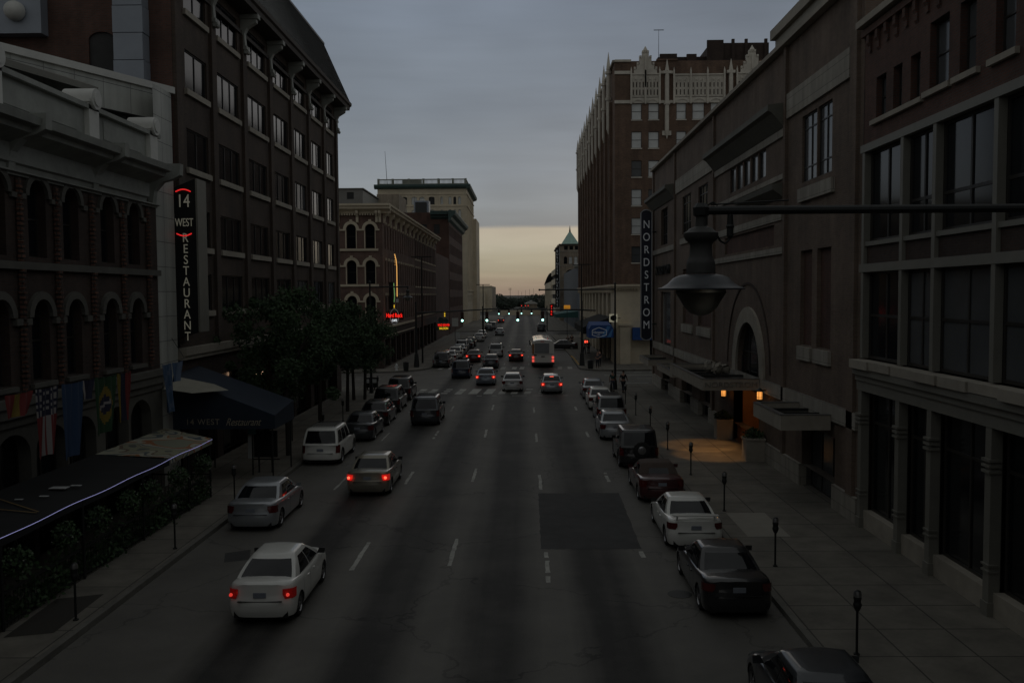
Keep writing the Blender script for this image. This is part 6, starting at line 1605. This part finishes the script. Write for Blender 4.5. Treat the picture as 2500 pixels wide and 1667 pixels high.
for i,(y,x) in enumerate(((21.3,-12.42),(23.7,-12.45),(25.5,-12.42),(27.5,-12.42),(29.1,-12.4),(31.5,-12.4),(33.8,-12.4))):
    pos=['nearest the left edge of the picture','second from the left edge','third from the left edge','fourth along the canopy edge','fifth along the canopy edge','sixth, under the painted canopy panel','seventh, at the far end of the canopy'][i]
    T_=thing('hanging_basket','hanging flower basket under the terrace canopy, '+pos,'hanging basket',(x,y,1.85),0,'hanging flower baskets along the terrace canopy')
    m=MB(); m.lathe([(.02,1.52),(.14,1.56),(.2,1.7),(.21,1.76)],12,(x,y))
    for a in (0,2.1,4.2): m.cyl((x+.2*math.cos(a),y+.2*math.sin(a),1.75),(x,y,2.35),.006,n=4)
    m.build('basket','iron',T_)
    m=MB()
    for k in range(330):
        u=Vector([random.gauss(0,1) for _ in range(3)]).normalized(); c=Vector((x,y,1.78))+Vector((u.x*.36,u.y*.36,u.z*.38))*random.uniform(.6,1.05)
        a=Vector([random.gauss(0,1) for _ in range(3)]).normalized()*.05; b=a.orthogonal().normalized()*.035; m.poly([tuple(c-a),tuple(c+b),tuple(c+a),tuple(c-b)])
    m.build('foliage','leaf',T_,fixn=False)
    m=MB()
    for k in range(26):
        u=Vector([random.gauss(0,1) for _ in range(3)]).normalized(); c=Vector((x,y,1.78))+Vector((u.x*.38,u.y*.38,u.z*.40))
        a=Vector([random.gauss(0,1) for _ in range(3)]).normalized()*.026; b=a.orthogonal().normalized()*.026; m.poly([tuple(c-a),tuple(c+b),tuple(c+a),tuple(c-b)])
    m.build('flowers','petal',T_,fixn=False)
# flags on a line along the facade
def flag(name,label,y0,w,h_,mats,zt=5.66,tilt=0):
    """mats: function (u,v)->material name, u along the line, v down"""
    NU,NV=24,22; P={}
    for i in range(NU+1):
        for j in range(NV+1):
            u,v=i/NU,j/NV; yy=y0+u*w*(1-.18*v)+tilt*v; xx=-13.5+.07*math.sin(u*9+v*2)*v+.03*math.sin(u*20); zz=zt-.03*math.sin(math.pi*u)-v*h_*(1-.04*math.sin(3*u))
            P[i,j]=(xx,yy,zz)
    vs=[P[i,j] for i in range(NU+1) for j in range(NV+1)]; fs=[]; mi=[]; ms=[]
    for i in range(NU):
        for j in range(NV):
            k=i*(NV+1)+j; fs.append((k,k+NV+1,k+NV+2,k+1)); mt_=mats((i+.5)/NU,(j+.5)/NV)
            if mt_ not in ms: ms.append(mt_)
            mi.append(ms.index(mt_))
    me=bpy.data.meshes.new(name); me.from_pydata(vs,[],fs)
    for q in ms: me.materials.append(M[q])
    me.polygons.foreach_set('material_index',mi); me.polygons.foreach_set('use_smooth',[True]*len(fs)); me.update()
    T_=bpy.data.objects.new(name,me); COL.objects.link(T_); tag(T_,label,'flag','national flags hung on the line above the terrace')
for nm,c in (('f_red',(.14,.016,.016)),('f_white',(.24,.225,.22)),('f_navy',(.012,.014,.035)),('f_blue',(.022,.05,.11)),('f_green',(.01,.045,.016)),('f_yellow',(.17,.12,.015)),('f_skyblue',(.055,.10,.18)),('f_paleblue',(.10,.14,.21))): M[nm]=mk(nm.replace('f_','flag_'),c,.8)
def us(u,v):
    if v<.42:
        return 'f_white' if (int(u*9)+int(v*18))%2==0 and int(u*18)%2==0 else 'f_navy'
    return 'f_red' if int(u*9)%2==0 else 'f_white'
flag('striped_flag','hanging flag with red and white stripes and a starred blue field',24.35,1.15,1.95,us)
flag('red_yellow_flag','bunched red and yellow flag at the left end of the line',22.9,1.3,.62,lambda u,v:'f_yellow' if .35<u<.6 else 'f_red')
flag('blue_flag','plain dull blue flag hanging long beside the striped flag',25.75,1.25,2.25,lambda u,v:'f_blue')
flag('small_dark_flag','small gathered dark blue flag with a white corner between two large flags',26.95,.75,.6,lambda u,v:'f_white' if u<.25 else 'f_navy')
def br(u,v):
    a,b=abs(u-.5)/.42,abs(v-.5)/.40
    if (u-.5)**2/.055+(v-.5)**2/.028<1: return 'f_navy' if abs(v-.5+.25*(u-.5))>.03 else 'f_white'
    if a+b<1: return 'f_yellow'
    return 'f_green'
flag('green_diamond_flag','green flag with a yellow diamond and a blue disc',27.75,1.45,1.85,br)
flag('three_stripe_flag','narrow hanging flag with yellow, blue and red vertical stripes',29.3,1.0,1.65,lambda u,v:'f_yellow' if u<.3 else 'f_navy' if u<.62 else 'f_red')
flag('pale_blue_flag','crumpled pale blue flag hanging beside the white panelled wall',33.0,.8,1.9,lambda u,v:'f_skyblue' if (v*3+u)%1>.35 else 'f_paleblue',tilt=.4)
flag('light_blue_flag','short light blue flag at the right end of the line',33.95,1.0,.75,lambda u,v:'f_paleblue' if u>.5 else 'f_skyblue')
m=MB(); m.tube([(-13.5,18,5.72),(-13.5,24,5.68),(-13.5,30,5.62),(-13.5,35.2,5.74),(-15.3,38.5,6.4)],.012,4); tag(m.build('flag_line','iron'),'thin line along the facade that carries the hanging flags','rope')
# restaurant entrance awning
EA=thing('restaurant_awning','dark navy entrance awning reaching to the kerb, lettered on its near side','awning',(-13,38.5,2.4))
m=MB(); a=38.4; b_=41.6
i=[m.a(*p) for p in ((-15.3,a,2.42),(-10.85,a,2.42),(-10.85,a,3.02),(-15.3,a,4.75),(-15.3,b_,2.42),(-10.85,b_,2.42),(-10.85,b_,3.3),(-15.3,b_,4.95))]
for f in ((0,1,2,3),(4,7,6,5),(3,2,6,7),(1,5,6,2)): m.f.append([i[k] for k in f])
m.build('canopy','navy',EA)
m=MB(); m.poly([(-15.25,a-.5,4.85),(-15.0,a-1.6,4.35),(-13.9,a-1.4,4.15),(-12.9,a+.2,4.1),(-13.6,a+.4,4.35)]) ; m.build('pale_flap',mk('pale_canvas',(.3,.29,.24),.8,noise=.15),EA)
for x in (-11.0,-14.6):
    for y in (a+.1,b_-.1):
        m=MB(); m.cyl((x,y,.15),(x,y,2.45),.035,n=8); m.build('post','iron',EA)
text('14 WEST',.36,Fr(-14.0,a,0),0,2.73,-.02,'dim_letter',EA,'lettering',sx=.95,ext=.005,track=1.15); text('Restaurant',.46,Fr(-12.25,a,0),0,2.72,-.02,'dim_letter',EA,'lettering',sx=.75,shear=.45,ext=.005)
# shop light behind trees
SL=thing('shop_light','small warm lit ceiling lamp glimpsed through the street trees','lamp',(-15.2,50.5,3.9))
m=MB(); m.box(-15.1,-14.9,49.6,50.6,3.75,3.95); m.build('diffuser',mk('warm_diffuser',(.8,.6,.4),.5,emit=(1,.62,.38),es=1.6),SL)
m=MB(); m.box(-15.3,-14.85,49.5,50.7,3.95,4.05); m.build('housing','iron',SL)

# ================= trees =================
def crown_mesh(seed,rx,ry,rz_,n,leaf=.11):
    rnd=random.Random(seed); m=MB()
    cl=[]
    for k in range(46):
        u=Vector((rnd.gauss(0,1),rnd.gauss(0,1),rnd.gauss(0,1))).normalized()*(rnd.random()**.38)*rnd.choice((1,1,1.15))
        cl.append((Vector((u.x*rx,u.y*ry,u.z*rz_)),rnd.uniform(.25,.75)))
    for k in range(n):
        c,r=cl[rnd.randrange(len(cl))]
        u=Vector((rnd.gauss(0,1),rnd.gauss(0,1),rnd.gauss(0,.8))).normalized()*r*(rnd.random()**.4)
        p=c+u; a=Vector((rnd.gauss(0,1),rnd.gauss(0,1),rnd.gauss(0,1))).normalized()*leaf*rnd.uniform(.7,1.3); b=a.orthogonal().normalized()*leaf*.6
        m.poly([tuple(p-a),tuple(p+b),tuple(p+a),tuple(p-b)])
    return m
def tree(x,y,h,zc_,rx,ry,rz_,seed,label,n=6500,r0=.13,leaf=.11):
    T_=thing('street_tree',label,'tree',(x,y,.15),0,'street trees along the left pavement'); rnd=random.Random(seed+50)
    m=MB(); base=Vector((x,y,.15)); top=Vector((x+rnd.uniform(-.1,.1),y,zc_-rz_*.5)); m.cyl(base,top,r0,r0*.7,n=8)
    for k in range(9):
        a=k*2.4; s=base+(top-base)*rnd.uniform(.8,1); e=s+Vector((math.cos(a)*rx*.7,math.sin(a)*ry*.7,rnd.uniform(.6,1.5)*rz_*.8)); mid=(s+e)/2+Vector((0,0,.25)); m.cyl(s,mid,r0*.45,r0*.28,n=6); m.cyl(mid,e,r0*.28,r0*.08,n=5)
    m.build('trunk','bark',T_)
    c=crown_mesh(seed,rx*1.05,ry*1.05,rz_,int(n*1.25),leaf*.85); 
    for v in c.v: v+=Vector((x,y,zc_))
    c.build('crown','leaf',T_,fixn=False)
tree(-11.95,44.6,8,5.6,3.0,2.8,2.8,1,'street tree with the nearest trunk, beyond the restaurant awning',8500)
tree(-13.1,49.0,9,5.7,2.8,2.8,2.8,2,'street tree behind the nearest one, towards the facade',8500)
tree(-12.6,54.5,9,5.7,2.6,2.8,2.6,3,'street tree in the middle of the left row',7500)
tree(-12.3,61.5,8,5.3,2.4,2.6,2.3,4,'street tree second from the junction in the left row',7000)
tree(-13.15,68.3,7,4.8,2.1,2.2,2.0,5,'street tree nearest the junction, trunk closer to the wall',6500)
tree(-12.35,68.6,7,4.9,2.0,2.0,1.9,6,'street tree nearest the junction, trunk closer to the kerb',6500)
# planting pits and far trees
m=MB()
rnd=random.Random(5)
def blob(m,c,r,n,leaf):
    for k in range(n):
        u=Vector((rnd.gauss(0,1),rnd.gauss(0,1),rnd.gauss(0,1))).normalized()*(rnd.random()**.35); p=Vector(c)+Vector((u.x*r[0],u.y*r[1],u.z*r[2]))
        if p.z<0: continue
        a=Vector([rnd.gauss(0,1) for _ in range(3)]).normalized()*leaf; b=a.orthogonal().normalized()*leaf*.7; m.poly([tuple(p-a),tuple(p+b),tuple(p+a),tuple(p-b)])
for k in range(26):
    x=-60+k*4.6+rnd.uniform(-2,2); blob(m,(x,600+rnd.uniform(-20,20),2.5),(5,5,3.6+1.6*math.sin(k*.9)+rnd.uniform(0,1.0)),500,.75)
tag(m.build('far_woods','leaf_far',fixn=False),'low dark band of woods beyond the end of the street','woods',kind='stuff')
for i,(x,y,r_,h_,lb) in enumerate(((-13.5,505,5.0,6.6,'rounded dark tree just right of the low pale building'),(-8.0,480,4.4,5.9,'broad dark tree left of the street end'),(-9.5,440,3.4,4.6,'lower dark tree before the broad one at the street end'),(10.0,470,3.2,5.0,'dark tree at the right of the street end'))):
    T_=thing('far_tree',lb,'tree',(x,y,0)); m=MB(); m.cyl((x,y,0),(x,y,h_*.6),.3,.2,n=6); m.build('trunk','bark',T_)
    m=MB(); blob(m,(x,y,h_*.5),(r_,r_,h_*.5),1100,.4); blob(m,(x+r_*.4,y,h_*.6),(r_*.6,r_*.6,h_*.42),500,.35); m.build('crown','leaf_far',T_,fixn=False)

# ================= people =================
def person(label,loc,rz,pose,shirt,trousers,hair=(.02,.015,.01),h=1.75,skirt=None,nm='person'):
    P_=thing('person',label,'person',(0,0,0))
    s=h/1.75
    J={'pel':(0,0,.93),'chest':(0,.01,1.22),'sh':(0,.02,1.42),'neck':(0,.03,1.50)}
    lf,rf_,ll,rl=pose.get('legs',((-.10,.02,.50),(.10,.0,.50),(-.12,-.02,.08),(.12,.02,.08)))
    le,re,lh,rh=pose.get('arms',((-.25,.02,1.14),(.25,.02,1.14),(-.24,.10,.90),(.24,.10,.90)))
    def skin_obj(name,verts,edges,radii,mat,root=0,sub=1):
        me=bpy.data.meshes.new(name); me.from_pydata([tuple(Vector(v)*s) for v in verts],edges,[]); o=bpy.data.objects.new(name,me); COL.objects.link(o)
        sk=o.modifiers.new('s','SKIN'); 
        for i,r in enumerate(radii):
            rr=r if isinstance(r,tuple) else (r,r); me.skin_vertices[0].data[i].radius=(rr[0]*s,rr[1]*s)
        me.skin_vertices[0].data[root].use_root=True
        sb=o.modifiers.new('b','SUBSURF'); sb.levels=sub; sb.render_levels=sub
        dg=bpy.context.evaluated_depsgraph_get(); m2=bpy.data.meshes.new_from_object(o.evaluated_get(dg)); m2.polygons.foreach_set('use_smooth',[True]*len(m2.polygons))
        m2.materials.clear(); m2.materials.append(M[mat] if isinstance(mat,str) else mat); bpy.data.objects.remove(o); q=bpy.data.objects.new(name,m2); COL.objects.link(q); q.parent=P_; return q
    # continuous body in skin tone
    V=[(0,0,.93),(0,.01,1.22),(0,.02,1.40),(0,.035,1.50),(0,.05,1.58),
       (-.09,0,.88),lf,ll,(ll[0],ll[1]+.10,ll[2]-.05),(.09,0,.88),rf_,rl,(rl[0],rl[1]+.10,rl[2]-.05),
       (-.17,.02,1.40),le,lh,(.17,.02,1.40),re,rh]
    E_=[(0,1),(1,2),(2,3),(3,4),(0,5),(5,6),(6,7),(7,8),(0,9),(9,10),(10,11),(11,12),(2,13),(13,14),(14,15),(2,16),(16,17),(17,18)]
    rad=[(.14,.10),(.14,.10),(.13,.09),.055,.06,.09,.058,.042,.035,.09,.058,.042,.035,.055,.042,.03,.055,.042,.03]
    for hd_,sgn in ((15,-1),(18,1)):
        b=Vector(V[hd_]); el=Vector(V[14 if sgn<0 else 17]); d=(b-el).normalized(); pd=Vector((0,1,0)) if abs(d.y)<.8 else Vector((0,0,1))
        palm=b+d*.07; i0=len(V); V.append(tuple(palm)); E_.append((hd_,i0)); rad.append((.03,.016))
        for q in range(4):
            o_=pd*(.024-.016*q); a=palm+o_+d*.03; V.append(tuple(a)); E_.append((i0,len(V)-1)); rad.append(.009); c=a+d*(.045-.004*abs(q-1))+Vector((-sgn*.012,0,0)); V.append(tuple(c)); E_.append((len(V)-2,len(V)-1)); rad.append(.008)
        a=b+d*.03+pd*.04; V.append(tuple(a)); E_.append((hd_,len(V)-1)); rad.append(.01)
    skin_obj('body',V,E_,rad,'skin')
    # head with face
    m=MB(); m.lathe([(.001,1.50*s),(.045*s,1.515*s),(.065*s,1.56*s),(.075*s,1.62*s),(.078*s,1.67*s),(.07*s,1.72*s),(.04*s,1.755*s),(.001,1.765*s)],14,(0,.055*s)); 
    m.box(-.012*s,.012*s,.125*s,.15*s,1.605*s,1.645*s); m.box(-.085*s,-.075*s,.04*s,.07*s,1.60*s,1.65*s); m.box(.075*s,.085*s,.04*s,.07*s,1.60*s,1.65*s)
    hd_=m.build('head','skin',P_,local=True,smooth=50)
    m=MB(); 
    for x in(-.03,.03): m.box((x-.01)*s,(x+.01)*s,.124*s,.132*s,1.645*s,1.655*s)
    m.box(-.02*s,.02*s,.122*s,.13*s,1.575*s,1.58*s); m.build('eyes_and_mouth','under',hd_,local=True)
    m=MB(); m.lathe([(.082*s,1.63*s),(.086*s,1.68*s),(.077*s,1.735*s),(.045*s,1.775*s),(.001,1.785*s)],14,(0,.042*s)); m.build('hair',mk('hair',hair,.7),hd_,local=True,smooth=50)
    V2=[(0,0,.95),(0,.01,1.22),(0,.02,1.41),(-.17,.02,1.405),(Vector(le)+(Vector((-.17,.02,1.4))-Vector(le))*.15)[:] ,(.17,.02,1.405),(Vector(re)+(Vector((.17,.02,1.4))-Vector(re))*.15)[:]]
    skin_obj('shirt',V2,[(0,1),(1,2),(2,3),(3,4),(2,5),(5,6)],[(.165,.12),(.16,.115),(.15,.105),.07,.055,.07,.055],shirt)
    V3=[(0,0,.93),(-.09,0,.86),lf,(ll[0],ll[1],ll[2]+.02),(.09,0,.86),rf_,(rl[0],rl[1],rl[2]+.02)]
    skin_obj('trousers',V3,[(0,1),(1,2),(2,3),(0,4),(4,5),(5,6)],[(.16,.12),.105,.075,.06,.105,.075,.06],trousers)
    for l in (ll,rl):
        m=MB(); m.box((l[0]-.045)*s,(l[0]+.045)*s,(l[1]-.07)*s,(l[1]+.19)*s,(l[2]-.08)*s,(l[2]+.0)*s); m.build('shoe','under',P_,local=True)
    P_.location=loc; P_.rotation_euler=(0,0,rz); return P_
c1=mk('grey_blue_shirt',(.06,.07,.09),.8); c2=mk('dark_trousers',(.02,.022,.03),.85); c3_=mk('black_top',(.012,.012,.014),.85); c4=mk('teal_shirt',(.03,.09,.08),.8); c5=mk('white_shirt',(.40,.40,.38),.8); c6=mk('jeans',(.03,.04,.07),.85)
person('person in a grey-blue shirt standing by the litter bin at the far right corner',(7.95,96.7,.15),R(170),{'arms':((-.27,.0,1.14),(.27,.0,1.14),(-.16,.2,1.08),(.16,.2,1.08))},c1,c2)
person('person in black standing just behind the one in the grey-blue shirt',(8.35,98.9,.15),R(20),{},c3_,c2,h=1.8)
walk_={'legs':((-.10,.18,.52),(.10,-.06,.48),(-.11,.22,.09),(.11,-.34,.14)),'arms':((-.25,-.08,1.14),(.25,.1,1.14),(-.25,-.12,.90),(.25,.3,.96))}
person('person in black striding on the pavement beside the tall pole',(8.0,72.1,.15),R(-25),walk_,c3_,c2,h=1.82)
person('person in a teal shirt beside the tall pole at the junction',(7.25,73.2,.15),R(10),{},c4,c6,h=1.7)
person('person in white walking on the right pavement beyond the junction',(8.0,118.5,.15),R(0),walk_,c5,c6,h=1.72)
person('person in dark clothes next to the one in white beyond the junction',(8.7,120.5,.15),R(30),{},c3_,c6)
person('person in dark clothes standing behind the sideways black sedan',(6.6,134.5,.15),R(150),{},c1,c2)
person('tall person in black standing left of the others behind the sideways sedan',(7.3,136.5,.15),R(180),{},c3_,c2,h=1.85)
# pale flower bowls round the far corner pole
BW=thing('bicycle','dark bicycle leaning at the tall pole by the junction','bicycle',(7.0,71.5,.15))
m=MB(); m.tube([(6.95,71.2,.5),(7.0,71.6,.45),(7.05,72.1,.9),(6.97,71.4,.95),(7.0,71.6,.45)],.018,6); m.tube([(7.05,72.1,.9),(7.07,72.3,.5)],.016,6); m.tube([(6.95,71.35,.95),(6.95,71.2,.5)],.014,6); m.box(6.9,7.03,71.28,71.5,1.0,1.05); m.tube([(6.82,72.05,1.05),(7.05,72.1,1.02),(7.28,72.05,1.05)],.014,6); m.build('frame','iron',BW)
for y in (71.2,72.3):
    m=MB(); m.tube([(7.0,y+.33*math.cos(k*math.pi/10),.5+.33*math.sin(k*math.pi/10)) for k in range(21)],.02,6)
    for k in range(8): m.cyl((7.0,y,.5),(7.0,y+.33*math.cos(k*math.pi/4),.5+.33*math.sin(k*math.pi/4)),.003,n=3)
    m.build('wheel','tyre',BW)
